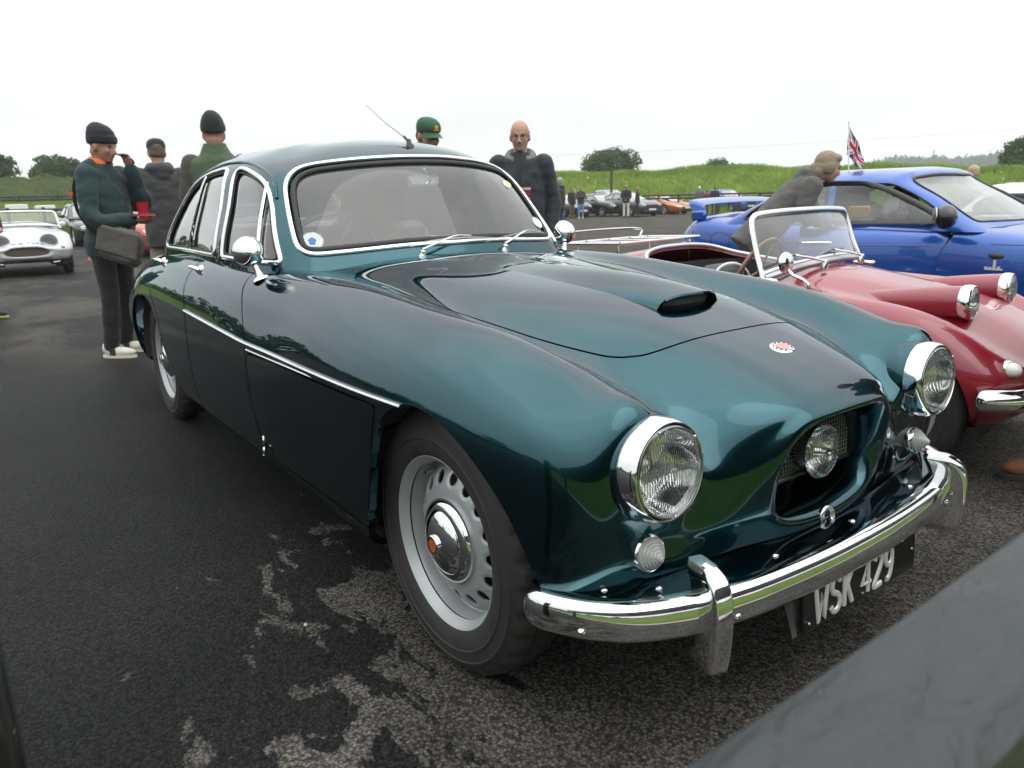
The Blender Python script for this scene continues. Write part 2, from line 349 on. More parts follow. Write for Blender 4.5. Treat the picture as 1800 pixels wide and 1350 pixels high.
CABIN = [  # level rings, roof spine first; each runs from the front centre round the side to the rear centre
 [(-1.72,0,1.425),(-1.75,0,1.4255),(-1.78,0,1.426),(-1.80,0,1.4265),(-1.84,0,1.427),(-1.92,0,1.427),(-2.02,0,1.426),(-2.08,0,1.4245),(-2.12,0,1.423),(-2.15,0,1.422)],
 [(-1.58,0,1.412),(-1.60,.13,1.410),(-1.65,.215,1.404),(-1.72,.265,1.401),(-1.80,.29,1.406),(-1.92,.30,1.408),(-2.12,.29,1.411),(-2.26,.23,1.408),(-2.33,.13,1.406),(-2.36,0,1.405)],
 [(-1.37,0,1.372),(-1.395,.20,1.364),(-1.455,.335,1.350),(-1.55,.425,1.340),(-1.70,.468,1.353),(-1.90,.485,1.362),(-2.22,.478,1.368),(-2.46,.40,1.357),(-2.60,.23,1.350),(-2.66,0,1.35)],
 [(-1.245,0,1.30),(-1.272,.235,1.292),(-1.335,.395,1.278),(-1.435,.52,1.270),(-1.61,.576,1.284),(-1.87,.593,1.296),(-2.27,.587,1.292),(-2.64,.515,1.265),(-2.86,.30,1.255),(-2.94,0,1.255)],
 [(-1.155,0,1.175),(-1.185,.26,1.17),(-1.245,.44,1.163),(-1.345,.58,1.153),(-1.555,.635,1.153),(-1.86,.648,1.155),(-2.38,.640,1.158),(-2.84,.575,1.145),(-3.08,.35,1.14),(-3.17,0,1.14)],
 [(-1.075,0,1.05),(-1.105,.27,1.047),(-1.165,.475,1.042),(-1.265,.625,1.033),(-1.52,.678,1.035),(-1.86,.686,1.035),(-2.44,.676,1.035),(-2.97,.618,1.03),(-3.20,.36,1.03),(-3.3,0,1.03)],
 [(-.995,0,.925),(-1.025,.28,.92),(-1.085,.505,.91),(-1.18,.655,.90),(-1.49,.708,.90),(-1.86,.715,.90),(-2.46,.70,.90),(-3.06,.65,.90),(-3.36,.38,.90),(-3.47,0,.90)],
]

# ---------------------------------------------------------------- ground
def gz(x, y):
    r = np.hypot(np.asarray(x, float)-1.45, np.asarray(y, float)+1.58); return -.0032*np.clip(r-5, 0, 60)
def tarmac_mat():
    m = bpy.data.materials.new('wet_tarmac'); m.use_nodes = True; t = m.node_tree; b = t.nodes['Principled BSDF']
    tcn = N(t, 'ShaderNodeTexCoord'); ob = tcn.outputs['Object']
    def noise(s, d=4, rough=.5, vec=ob, dist=0):
        n = N(t, 'ShaderNodeTexNoise'); n.inputs['Scale'].default_value = s; n.inputs['Detail'].default_value = d; n.inputs['Roughness'].default_value = rough; n.inputs['Distortion'].default_value = dist; t.links.new(vec, n.inputs['Vector']); return n.outputs['Fac']
    def math_(op, a, b_, clamp=False):
        n = N(t, 'ShaderNodeMath', operation=op); n.use_clamp = clamp
        for i, v in enumerate((a, b_)):
            if isinstance(v, (int, float)): n.inputs[i].default_value = v
            else: t.links.new(v, n.inputs[i])
        return n.outputs[0]
    def ramp(v, a, c, to0=0, to1=1):
        n = N(t, 'ShaderNodeMapRange'); t.links.new(v, n.inputs['Value']); n.inputs['From Min'].default_value = a; n.inputs['From Max'].default_value = c; n.inputs['To Min'].default_value = to0; n.inputs['To Max'].default_value = to1; return n.outputs[0]
    sp = N(t, 'ShaderNodeSeparateXYZ'); t.links.new(ob, sp.inputs[0]); X, Y = sp.outputs['X'], sp.outputs['Y']
    # where the surface has dried: under and ahead of the car, in streaks
    rot = N(t, 'ShaderNodeMapping'); rot.inputs['Rotation'].default_value = (0, 0, .75); rot.inputs['Scale'].default_value = (1.0, 2.0, 1); t.links.new(ob, rot.inputs[0])
    mpn = noise(4.6, 6, .60, rot.outputs[0], .6)
    diag = math_('ADD', math_('MULTIPLY', X, .62), math_('MULTIPLY', Y, .95))
    bias = ramp(diag, -1.9, -.2, -.25, .15)
    dry = ramp(math_('ADD', mpn, bias), .475, .492)
    def vor(sc):
        n = N(t, 'ShaderNodeTexVoronoi'); n.inputs['Scale'].default_value = sc; t.links.new(ob, n.inputs['Vector']); return n
    v1, v2 = vor(125), vor(310); sc1 = N(t, 'ShaderNodeSeparateColor'); t.links.new(v1.outputs['Color'], sc1.inputs[0]); sc2 = N(t, 'ShaderNodeSeparateColor'); t.links.new(v2.outputs['Color'], sc2.inputs[0])
    big = noise(.8, 5, .6)
    def col(c): 
        n = N(t, 'ShaderNodeRGB'); n.outputs[0].default_value = (*c, 1); return n.outputs[0]
    def mix(f, a, c, bt='MIX'):
        n = N(t, 'ShaderNodeMix', data_type='RGBA', blend_type=bt)
        (t.links.new(f, n.inputs['Factor']) if not isinstance(f, float) else setattr(n.inputs['Factor'], 'default_value', f)); t.links.new(a, n.inputs['A']); t.links.new(c, n.inputs['B']); return n.outputs['Result']
    sv = math_('MULTIPLY', math_('MULTIPLY', ramp(sc1.outputs[0], 0, 1, .55, 1.45), ramp(sc2.outputs[0], 0, 1, .7, 1.35)), ramp(v1.outputs['Distance'], .25, .75, 1.12, .35))
    wet = mix(ramp(big, .35, .65), col((.0115, .012, .0125)), col((.0195, .0195, .0195)))
    dryc = mix(ramp(noise(1.7, 6, .65), .36, .64), col((.066, .060, .053)), col((.125, .115, .103)))
    base = mix(dry, wet, dryc)
    # brownish silt far out on the open tarmac
    silt = math_('MULTIPLY', ramp(noise(.45, 5, .65, rot.outputs[0]), .45, .58), ramp(X, -4.0, -6.5, 0, .9)); base = mix(silt, base, col((.075, .066, .052)))
    vs = N(t, 'ShaderNodeVectorMath', operation='SCALE'); t.links.new(base, vs.inputs[0]); t.links.new(sv, vs.inputs['Scale']); t.links.new(vs.outputs[0], b.inputs['Base Color'])
    rg = mix(dry, col((.62,)*3), col((.9,)*3)); t.links.new(rg, b.inputs['Roughness'])
    b.inputs['Specular IOR Level'].default_value = .09
    bh = math_('ADD', math_('MULTIPLY', v1.outputs['Distance'], -1.0), math_('MULTIPLY', v2.outputs['Distance'], -.35)); bp = N(t, 'ShaderNodeBump'); t.links.new(math_('ADD', math_('MULTIPLY', dry, .35), .5), bp.inputs['Strength']); bp.inputs['Distance'].default_value = .004
    t.links.new(bh, bp.inputs['Height']); t.links.new(bp.outputs[0], b.inputs['Normal']); return m
def ground():
    rr = np.linspace(0, 76, 32); n = 72; V = []; F = []
    for r in rr:
        for j in range(n):
            a = 2*math.pi*j/n; x, y = 1.45+r*math.cos(a), -1.58+r*math.sin(a); V.append((x, y, float(gz(x, y))))
    for i in range(len(rr)-1):
        for j in range(n): F.append((i*n+j, (i+1)*n+j, (i+1)*n+(j+1) % n, i*n+(j+1) % n))
    o = mesh_obj('tarmac_ground', V, F, tarmac_mat()); tag(o, kind='structure'); return o
ground()
def kerb():
    ys = np.linspace(-62, 62, 42); V = []
    for x, dz in ((1.40, .012), (1.402, .03), (1.458, .03), (1.46, .012)): V += [(x, y, float(gz(x, y))+dz) for y in ys]
    n = len(ys); o = mesh_obj('kerb', V, [(i*n+j, (i+1)*n+j, (i+1)*n+j+1, i*n+j+1) for i in range(3) for j in range(n-1)], mat('pale_concrete', (.42, .41, .38), .85, var=.2, scale=5), smooth=False); tag(o, kind='structure')
kerb()

# ---------------------------------------------------------------- shared car materials
CHROME = mat('chrome', (.78, .79, .8), .045, 1, var=.03, scale=20, rvar=.5)
RUBBER = mat('tyre_rubber', (.022, .021, .020), .72, 0, var=.25, scale=14, bump=.15, bscale=90)
BLACKR = mat('black_rubber', (.012, .012, .012), .55, var=.2)
DARK = mat('dark_underside', (.010, .010, .010), .8, var=.3)
WELL = mat('wheel_well_dirt', (.045, .040, .036), .9, var=.4, scale=10, bump=.3, bscale=60)
SILVER = mat('silver_wheel_paint', (.42, .44, .45), .38, .35, var=.10, scale=12)
GLASS = glass_mat('window_glass', dust=.035, refl=1.3, dustcol=(.58, .6, .58))
SCREEN = glass_mat('windscreen_glass', dust=.075, refl=1.15, dustcol=(.58, .61, .58))
LENSG = mat('lamp_lens_glass', (1, 1, 1), .02, trans=1, ior=1.35, var=0, rvar=0)
REFLECT = mat('lamp_reflector', (.94, .95, .95), .04, 1, var=.03)
AMBER = mat('amber_lens', (.8, .25, .02), .15, var=.05)
REDL = mat('red_lens', (.5, .015, .02), .12, coat=1, var=.1)
WHITEP = mat('white_plastic', (.75, .75, .73), .4, var=.04)
BLACKP = mat('black_plastic', (.015, .015, .016), .35, var=.15)
HEADLIN = mat('headlining', (.42, .39, .35), .9, var=.1)
LEATHER = mat('worn_leather', (.13, .055, .045), .5, var=.25, scale=15, bump=.15, bscale=50)
PLATEY = mat('white_number_plate', (.7, .7, .68), .4, var=.04)

def loops(S):
    """ordered loops of cut boundary vertices of a Surf"""
    cnt = {}
    for f in S.F:
        for a, b in zip(f, f[1:]+f[:1]):
            e = (a, b) if a < b else (b, a); cnt[e] = cnt.get(e, 0)+1
    nb = {}
    for (a, b), c in cnt.items():
        if c == 1 and S.cut[a] and S.cut[b]: nb.setdefault(a, []).append(b); nb.setdefault(b, []).append(a)
    seen = set(); out = []
    for s in list(nb):
        if s in seen or len(nb[s]) == 0: continue
        start = s; L = [s]; seen.add(s); cur = s
        while True:
            nx = [k for k in nb[cur] if k not in seen]
            if not nx: break
            cur = nx[0]; seen.add(cur); L.append(cur)
        nx = [k for k in nb[start] if k not in seen]; cur = start   # open chain: walk the other way too
        while nx:
            cur = nx[0]; seen.add(cur); L.insert(0, cur); nx = [k for k in nb[cur] if k not in seen]
        if len(L) > 3: out.append(L)
    return out
def resample(P, step, closed=True, smooth=2):
    P = np.asarray(P, float)
    Q = np.concatenate([P, P[:1]]) if closed else P
    d = np.concatenate([[0], np.cumsum(np.linalg.norm(np.diff(Q[:, :3], axis=0), axis=1))]); n = max(6, int(d[-1]/step))
    t = np.linspace(0, d[-1], n, endpoint=not closed); R = np.stack([np.interp(t, d, Q[:, k]) for k in range(Q.shape[1])], 1)
    for _ in range(smooth):
        if closed: R = .5*R+.25*(np.roll(R, 1, 0)+np.roll(R, -1, 0))
        else: R[1:-1] = .5*R[1:-1]+.25*(R[:-2]+R[2:])
    return R
def trim_tube(S, r, m, name, parent, out=.0, step=.012, flat=None, n=8, minlen=.3):
    mb = MB()
    for L in loops(S):
        P = np.concatenate([S.V[L], S.N[L]], 1); R = resample(P, step)
        if np.linalg.norm(np.diff(R[:, :3], axis=0), axis=1).sum() < minlen: continue
        mb.tube(R[:, :3]+R[:, 3:]*out, r, n, closed=True, flat=flat, up=R[0, 3:])
    return mb.build(name, m, parent, auto=60)
def tyre(name, parent, M, R=.338, w=.16, rb=.213, seg=192, tread=True):
    h = w/2
    prof = [(rb-.012, h*.5), (rb, h*.76), (rb+.013, h*.91), (rb+(R-rb)*.28, h*.99), (rb+(R-rb)*.40, h), (rb+(R-rb)*.42, h*1.03), (rb+(R-rb)*.45, h*1.03), (rb+(R-rb)*.47, h), (rb+(R-rb)*.64, h*.965), (rb+(R-rb)*.66, h*.99), (rb+(R-rb)*.69, h*.98), (rb+(R-rb)*.71, h*.94), (rb+(R-rb)*.82, h*.86), (R-.012, h*.78), (R-.0045, h*.66),
            (R-.001, h*.5), (R, h*.36), (R-.007, h*.33), (R-.007, h*.27), (R, h*.24), (R, 0)]
    prof = prof+[(r, -z) for r, z in prof[-2::-1]]; V = []; n = seg; F = []
    for r, z in prof:
        for j in range(n):
            t = 2*math.pi*j/n; rr = r
            if tread and r > R-.020 and abs(z) > h*.4 and j % 6 < 2: rr -= .008
            if tread and r > R-.008 and abs(z) < h*.22 and (j+3) % 6 == 0: rr -= .006
            V.append((rr*math.cos(t), rr*math.sin(t), z))
    for i in range(len(prof)-1):
        for j in range(n): F.append((i*n+j, (i+1)*n+j, (i+1)*n+(j+1) % n, i*n+(j+1) % n))
    return MB().add(V, [f[::-1] for f in F], M).build(name, RUBBER, parent, auto=35)
def wheel_frame(c, side): return frame(c, (0, side, 0), (0, 0, 1))

# ---------------------------------------------------------------- the green saloon
GREEN = car_paint('dark_green_metallic', (.004, .055, .070), .06, .20, 1.0, 1.0, (.09, .36, .39))
def green_saloon():
    T = thing('classic_saloon', 'glossy dark green classic saloon with chrome bumper and bonnet scoop, filling the foreground', 'car')
    rings = [[(x,)+p for p in r] for x, r in BODY]+FRONT
    G = loft(rings, 330, 190)
    xs_ = G[:, :, 0].mean(1); ru = np.arange(len(G)); i0 = int(np.argmax(xs_ > .15)); tu_ = chord(np.array(rings, float), 0); uu = np.linspace(0, tu_[-1], len(G)); kF = len(BODY); i1 = int(np.searchsorted(uu, .35*tu_[kF]+.65*tu_[kF+1])); i2 = int(np.searchsorted(uu, tu_[kF+2]))
    wgt = np.clip((ru-i0)/max(1, (i1-i0)*.6), 0, 1)*np.clip((i2-ru)/max(1, i2-i1), 0, 1)
    for _ in range(42):    # fair the nose panel, leaving the grille lip crisp
        E_ = np.concatenate([G[:, 1:2]*[1, -1, 1], G, G[:, -2:-1]*[1, -1, 1]], 1); A_ = .25*(E_[:, :-2]+E_[:, 2:]); B_ = np.zeros_like(G); B_[1:-1] = .25*(G[:-2]+G[2:]); B_[0] = .5*G[0]; B_[-1] = .5*G[-1]
        G = G+(A_+B_-G)*(wgt[:, None, None]*.9*np.clip((.42-np.abs(G[:, :, 1:2]))/.08, 0, 1))
    S0 = Surf.grid(G, gnormals(G))
    def pick(S): return S.V[:, 0], S.V[:, 1], S.V[:, 2]
    arch_f = spl([(-.36, .12), (-.315, .22), (-.265, .31), (-.225, .42), (-.19, .54), (-.13, .64), (-.04, .695), (.06, .697), (.16, .665), (.25, .61), (.33, .53), (.385, .44), (.41, .36), (.43, .25), (.44, .12)], 6)
    arch_r = spl([(-2.16, .12), (-2.24, .26), (-2.33, .40), (-2.43, .54), (-2.56, .65), (-2.75, .70), (-2.95, .70), (-3.12, .65), (-3.24, .52), (-3.29, .36), (-3.31, .12)], 6)
    def arch(S):
        x, y, z = pick(S); P = np.stack([x, z], 1); g = -np.maximum(sd(P, arch_f), sd(P, arch_r)); return np.where(y > .5, g, 1.)
    S0 = S0.clip(arch(S0))
    hc_ = np.array([.5555, .547, .639]); hn_ = np.array([1, -.018, .084]); hn_ /= np.linalg.norm(hn_); dv = S0.V-hc_; ax = dv@hn_; rd_ = np.sqrt(np.maximum(1e-9, (dv**2).sum(1)-ax**2)); S0 = S0.clip(np.where((np.abs(ax) < .12), rd_-.1065, 1.))
    ck = spl([(-1.10, 0), (-1.13, .3), (-1.22, .50), (-1.5, .615), (-2.2, .625), (-2.9, .56), (-3.15, .35), (-3.25, 0), (-3.15, -.35), (-2.9, -.56), (-2.2, -.625), (-1.5, -.615), (-1.22, -.5), (-1.13, -.3)], 5, True)
    x, y, z = pick(S0); S0 = S0.clip(np.where(z > .7, -sd(np.stack([x, y], 1), ck), 1.))
    bon = [(.296, 0), (.293, .11), (.283, .225), (.262, .305), (.225, .352)]+[(.17, .378), (.0, .415), (-.145, .44), (-.426, .488), (-.7, .512), (-.86, .512), (-.925, .49), (-.962, .43), (-.978, .32), (-.972, .16), (-.965, 0)]
    bon = spl(bon[:5], 6)[:-1].tolist()+spl(bon[4:], 5).tolist(); bon = np.array(bon+[(a, -b) for a, b in bon[::-1]])
    def f_bon(S):
        x, y, z = pick(S); return np.where(z > .45, sd(np.stack([x, y], 1), bon), -1.)
    fd = spl([(-1.94, .955), (-2.00, .925), (-2.015, .88), (-1.985, .80), (-1.90, .70), (-1.86, .55), (-1.86, .40), (-1.88, .27)], 5).tolist()+[(-1.06, .262)]+spl([(-1.055, .33), (-1.07, .5), (-1.12, .69), (-1.22, .80), (-1.33, .88), (-1.355, .955)], 5).tolist()
    rd = spl([(-2.66, .955), (-2.75, .91), (-2.78, .86), (-2.73, .78), (-2.62, .722), (-2.46, .63), (-2.35, .50), (-2.26, .37), (-2.18, .275)], 5).tolist()+[(-1.895, .27)]+spl([(-1.875, .40), (-1.875, .55), (-1.915, .70), (-2.0, .80), (-2.03, .88), (-2.015, .93), (-1.955, .955)], 5).tolist()
    ht = [(-1.035, .30), (-1.05, .5), (-1.092, .662), (-.9, .667), (-.5, .668), (-.15, .671), (-.175, .60), (-.215, .47), (-.25, .36), (-.26, .30)]
    def f_side(S, poly):
        x, y, z = pick(S); return np.where(y > .6, sd(np.stack([x, z], 1), poly), -1.)
    def inner(S): return S   # half surface, +y side
    gap = .0028; base = S0
    for f in (lambda S: f_bon(S), lambda S: f_side(S, fd), lambda S: f_side(S, rd), lambda S: f_side(S, ht)): base = base.clip(-f(base)-gap)
    base.both().rim(.02).build('body', GREEN, T)
    bn = S0.clip(f_bon(S0)-gap).both().rim(.018); bo = bn.build('bonnet', GREEN, T)
    for sgn in (-1, 1):
        for nm, poly in (('front_door', fd), ('rear_door', rd), ('spare_wheel_hatch', ht)):
            S = S0.clip(f_side(S0, poly)-gap).rim(.018).side(sgn)
            d = S.build(nm, GREEN, T)
            if nm == 'spare_wheel_hatch':
                mb = MB(); pts = [(-1.085+k*.0233, 0, .675) for k in range(40)]
                yy = np.interp([p[0] for p in pts], [-1.1, -.6, -.2], [.842, .828, .811])
                mb.tube([(p[0], sgn*(b+.001), p[2]-.001) for p, b in zip(pts, yy)], .0035, 6); mb.build('hinge', CHROME, d)
                e = MB(); e.box((0, 0, .02), (.010, .012, .05), bev=.004); e.box((0, .004*sgn, -.012), (.016, .010, .03), bev=.004); e.box((-.004, .004*sgn, -.03), (.008, .01, .02), bev=.003)
                ob = e.build('badge', CHROME, d); ob.location = (-1.022, sgn*.834, .335)
            else:
                hx, hz, hy = (-1.965, .893, .753) if nm == 'front_door' else (-2.70, .888, .748)
                mb = MB(); n = (0, sgn*.82, .57)
                P = spl([(hx+.055, sgn*(hy+.004), hz-.006), (hx+.03, sgn*(hy+.022), hz+.004), (hx-.02, sgn*(hy+.026), hz+.006), (hx-.07, sgn*(hy+.018), hz+.006)], 6)
                mb.tube(P, np.interp(np.linspace(0, 1, len(P)), [0, .25, .7, 1], [.014, .013, .011, .006]), 10, flat=.7)
                mb.add(*lathe([(0, .014), (.012, .013), (.02, .006), (.021, 0)], 20), frame((hx+.045, sgn*(hy-.002), hz-.004), n)); mb.build('door_handle', CHROME, d)
    # chrome side strips
    for sgn in (-1, 1):
        x0 = np.linspace(-1.905, -.03, 60); zz = np.interp(x0, [-1.905, -1.445, -1.117, -.661, -.03], [.722, .707, .694, .692, .694])
        Vb = G.reshape(-1, 3); m = (Vb[:, 2] > .55) & (Vb[:, 2] < .85) & (Vb[:, 1] > .6); Vb = Vb[m]
        P = []
        for a, b in zip(x0, zz):
            d = (Vb[:, 0]-a)**2+(Vb[:, 2]-b)**2; k = np.argsort(d)[:4]; w = 1/(d[k]+1e-6); P.append((a, sgn*((Vb[k, 1]*w).sum()/w.sum()+.003), b))
        P = resample(np.array(P), .03, False, 3)
        MB().tube(P, .0085, 8, flat=.7).build('side_trim', CHROME, T)
    # bonnet scoop: a mound that swells forward to an open mouth
    Vb = bn.V; 
    def zb(x, y):
        d = (Vb[:, 0]-x)**2+(Vb[:, 1]-y)**2; k = np.argpartition(d, 6)[:6]; w = 1/(d[k]+1e-6); return (Vb[k, 2]*w).sum()/w.sum()
    na, nb = 44, 31; Gs = np.zeros((na, nb, 3))
    for i in range(na):
        s = i/(na-1); x = -.80+s*.925; wdt = .19-.065*s; h = .038*(s*s*(3-2*s))**.85
        for j in range(nb):
            q = -1+2*j/(nb-1); pr = (1-s**5)*(math.cos(q*math.pi)*.5+.5)**(1-.4*s**3)+s**5*max(0, 1-abs(q)**2.8)**.5
            xx = x+.02*(1-q*q)*s**4; Gs[i, j] = (xx, q*wdt, zb(xx, q*wdt)+h*pr-.0012)
    Gs[:, 1:-1] = .25*Gs[:, :-2]+.5*Gs[:, 1:-1]+.25*Gs[:, 2:]
    Sc = Surf.grid(Gs, gnormals(Gs)); Sc.build('scoop', GREEN, bo)
    L = Gs[-1]; rim_ = MB(); rim_.tube(L[3:-3]-np.array([.002, 0, .003]), .006, 8); rim_.build('scoop_lip', GREEN, bo)
    mp = MB(); k = L[4:-4]; bk = [(p[0]-.014, p[1]*.97, p[2]-.003) for p in k]; fl = [(p[0]-.022, p[1]*.97, zb(p[0]-.02, p[1])) for p in k]
    n_ = len(k); mp.add(bk+fl, [(i, i+1, n_+i+1, n_+i) for i in range(n_-1)]); mp.build('scoop_mesh', mat('scoop_gauze', (.07, .075, .075), .5, .3, var=.5, scale=120, bump=.6, bscale=400), bo)
    # badge on the nose
    Vf = base.V
    def znose(x, y):
        d = (Vf[:, 0]-x)**2+(np.abs(Vf[:, 1])-abs(y))**2+(Vf[:, 2] < .72)*9; k = np.argpartition(d, 5)[:5]; w = 1/(d[k]+1e-6); return (Vf[k, 2]*w).sum()/w.sum(), (Vf.__class__(Vf.shape) if False else (base.N[k]*w[:, None]).sum(0))
    zz, nn = znose(.408, .0); nn[1] = 0
    Mb = frame((.408, .022, zz+.0008), nn, (1, 0, 0)); Mb[:3, 0] *= .72
    bd = MB().add(*lathe([(0, .004), (.030, .0035), (.036, .002), (.038, 0)], 36), Mb).build('nose_badge', CHROME, T)
    MB().add(*lathe([(.0, .0052), (.022, .0047)], 32), Mb).build('badge_centre', mat('badge_pink', (.55, .27, .22), .3, var=.25, scale=60), bd)
    tx = MB()
    for k in range(12):
        a = 2*math.pi*k/12+.13; tx.box((.0285*math.cos(a), .0285*math.sin(a), .0042), (.006, .003, .0012), a+math.pi/2)
    ob = MB().add(tx.V, tx.F, Mb).build('badge_ring', mat('badge_dark', (.05, .06, .06), .4), bd)
    # ---- cabin
    Gc = loft(CABIN, 150, 300); Cs = Surf.grid(Gc, gnormals(Gc)).both()
    wsh = [(0, 1.332), (.12, 1.330), (.27, 1.321), (.385, 1.309), (.445, 1.299), (.492, 1.281), (.526, 1.253), (.548, 1.219), (.564, 1.168), (.581, 1.094), (.592, 1.02), (.587, .991), (.572, .975), (.54, .967), (.45, .971), (.2, .985), (0, .986)]
    ws = spl(wsh, 5).tolist(); ws = np.array(ws+[(-a, b) for a, b in ws[::-1][1:-1]])
    def f_ws(S): return np.where(S.V[:, 0] > -1.62, sd(S.V[:, 1:], ws), -1.)
    rwp = spl([(0, 1.27), (.2, 1.265), (.33, 1.24), (.40, 1.18), (.43, 1.10), (.40, 1.03), (.25, 1.01), (0, 1.0)], 5).tolist(); rwp = np.array(rwp+[(-a, b) for a, b in rwp[::-1][1:-1]])
    def f_rw(S): return np.where(S.V[:, 0] < -2.5, sd(S.V[:, 1:], rwp), -1.)
    fw = spl([(-1.752, .940), (-1.757, 1.03), (-1.766, 1.122), (-1.782, 1.21), (-1.798, 1.278), (-1.775, 1.305), (-1.71, 1.303), (-1.63, 1.288), (-1.53, 1.263), (-1.45, 1.227), (-1.382, 1.169), (-1.296, 1.067), (-1.240, .999), (-1.19, .938)], 5)
    rw = spl([(-1.842, .940), (-1.846, 1.03), (-1.855, 1.126), (-1.875, 1.22), (-1.90, 1.295), (-1.935, 1.313), (-2.02, 1.312), (-2.2, 1.302), (-2.36, 1.278), (-2.5, 1.235), (-2.62, 1.165), (-2.71, 1.07), (-2.765, .985), (-2.77, .940)], 5)
    def f_sw(S, p): return np.where(np.abs(S.V[:, 1]) > .35, sd(S.V[:, [0, 2]], p), -1.)
    body = Cs
    for f, c in ((f_ws, .012), (f_rw, .012), (lambda S: f_sw(S, fw), .012), (lambda S: f_sw(S, rw), .012)): body = body.clip(c-f(body))
    ro = body.rim(.03).build('roof', GREEN, T)
    Cc_ = loft(CABIN, 64, 120); body_ = Surf.grid(Cc_, gnormals(Cc_)).both()
    for f, c in ((f_ws, .012), (f_rw, .012), (lambda S: f_sw(S, fw), .012), (lambda S: f_sw(S, rw), .012)): body_ = body_.clip(c-f(body_))
    MBL = body_.off(-.028); mesh_obj('headlining', MBL.V, [f[::-1] for f in MBL.F], HEADLIN, T, -MBL.N)
    wsS = Cs.clip(f_ws(Cs)-.016)
    wo_ = wsS.off(-.008).build('windscreen', SCREEN, T)
    trim_tube(Cs.clip(f_ws(Cs)-.006), .010, CHROME, 'windscreen_frame', wo_, .003, flat=.8)
    trim_tube(Cs.clip(f_ws(Cs)-.024), .0105, BLACKR, 'windscreen_seal', wo_, -.001, flat=.7)
    rwS = Cs.clip(f_rw(Cs)-.016); rr = rwS.off(-.008).build('rear_window', GLASS, T); trim_tube(Cs.clip(f_rw(Cs)-.008), .009, CHROME, 'rear_window_frame', rr, .002)
    for sgn in (-1, 1):
        Hs = Surf.grid(Gc, gnormals(Gc)).side(sgn)
        for p, nm in ((fw, 'front_window'), (rw, 'rear_side_window')):
            g = Hs.clip(f_sw(Hs, p)-.014).off(-.012).build(nm, GLASS, T)
            trim_tube(Hs.clip(f_sw(Hs, p)-.008), .0105, CHROME, nm+'_frame', g, .001, flat=.8)
            trim_tube(Hs.clip(f_sw(Hs, p)-.021), .0045, BLACKR, nm+'_seal', g, -.006)
            a, b = ((-1.462, 1.233), (-1.335, .945)) if nm == 'front_window' else ((-2.235, 1.292), (-2.325, .95))
            pts = []
            VV = Hs.V; mk = np.abs(VV[:, 1]) > .35
            for t in np.linspace(0, 1, 14):
                x, z = a[0]+(b[0]-a[0])*t, a[1]+(b[1]-a[1])*t; d = (VV[:, 0]-x)**2+(VV[:, 2]-z)**2+(~mk)*9; k = np.argpartition(d, 4)[:4]; w = 1/(d[k]+1e-7); pts.append((x, (VV[k, 1]*w).sum()/w.sum(), z))
            MB().tube(resample(np.array(pts), .02, False, 2), .0085, 8).build('window_bar', CHROME, g)
        gp = [(-1.375, 1.175), (-1.40, 1.205), (-1.447, 1.245), (-1.53, 1.279), (-1.63, 1.303), (-1.72, 1.3175), (-1.85, 1.328), (-2.02, 1.330), (-2.2, 1.318), (-2.38, 1.293), (-2.53, 1.246), (-2.65, 1.175)]
        pts = []
        for x, z in spl(gp, 5):
            d = (Hs.V[:, 0]-x)**2+(Hs.V[:, 2]-z)**2+(np.abs(Hs.V[:, 1]) < .35)*9; k = np.argpartition(d, 4)[:4]; w = 1/(d[k]+1e-7)
            pts.append(((Hs.V[k]*w[:, None]).sum(0)/w.sum()+Hs.N[k[0]]*.002))
        MB().tube(resample(np.array(pts), .02, False, 3), .006, 8).build('rain_gutter', GREEN, ro)
    # wipers
    Vw = wsS.V
    def xw(y, z):
        d = (Vw[:, 1]-y)**2+(Vw[:, 2]-z)**2; k = np.argpartition(d, 4)[:4]; w = 1/(d[k]+1e-7); return (Vw[k, 0]*w).sum()/w.sum()
    for y0 in (-.183, .200):
        mb = MB(); ys = -.183 if y0 < 0 else .2
        p0 = (-1.0, y0, .957); mb.add(*lathe([(.017, 0), (.016, .012), (.011, .018), (.010, .03), (0, .033)], 16), frame((p0[0], p0[1], p0[2]-.012), (.35, 0, 1)))
        A = spl([(-.998, y0, .978), (xw(y0+.07, 1.0)+.05, y0+.07, .998), (xw(y0+.16, 1.016)+.040, y0+.16, 1.020), (xw(y0+.24, 1.01)+.022, y0+.24, 1.016)], 6)
        mb.tube(A, np.linspace(.0075, .0042, len(A)), 8, flat=.6); w_ = mb.build('wiper', CHROME, T)
        ye = .30 if y0 < 0 else .22
        B = [(xw(y0+t, .998+.02*math.sin(t*9))+.011, y0+t, .996+.012*math.sin(t*8)) for t in np.linspace(.03, ye+.1, 14)]
        MB().tube(B, .005, 6).build('wiper_blade', mat('wiper_grey', (.25, .25, .25), .3, .7), w_)
    # windscreen stickers
    def disc_on(y, z, r, m, nm, par, lift=.004, sx=1.0):
        x = xw(y, z); n = np.array([.66, y*.45, .55]); Mx = frame((x-.008+lift*.66, y, z+lift*.3), n); Mx[:3, 1] *= sx
        return MB().add(*lathe([(0, 0), (r, 0)], 40), Mx).build(nm, m, par), Mx
    st, Mx = disc_on(-.535, 1.019, .040, mat('sticker_white', (.62, .70, .70), .5, var=.1, scale=40), 'round_sticker', wo_)
    blue = mat('sticker_blue', (.05, .12, .42), .5, var=.2, scale=60)
    mb = MB(); mb.add([(.021, -.016, .0012), (.006, -.016, .0012), (.006, .016, .0012), (.021, .016, .0012), (.012, -.024, .0012), (.027, 0, .0012), (.012, .024, .0012)][:0], [])
    def ring(r0, r1, z): return lathe([(r0, z), (r1, z)], 40)
    mb.add(*ring(.0355, .037, .001)); mb.add([(-.016, -.011, .0012), (-.002, -.011, .0012), (-.002, .011, .0012), (-.016, .011, .0012)], [(0, 1, 2, 3)])
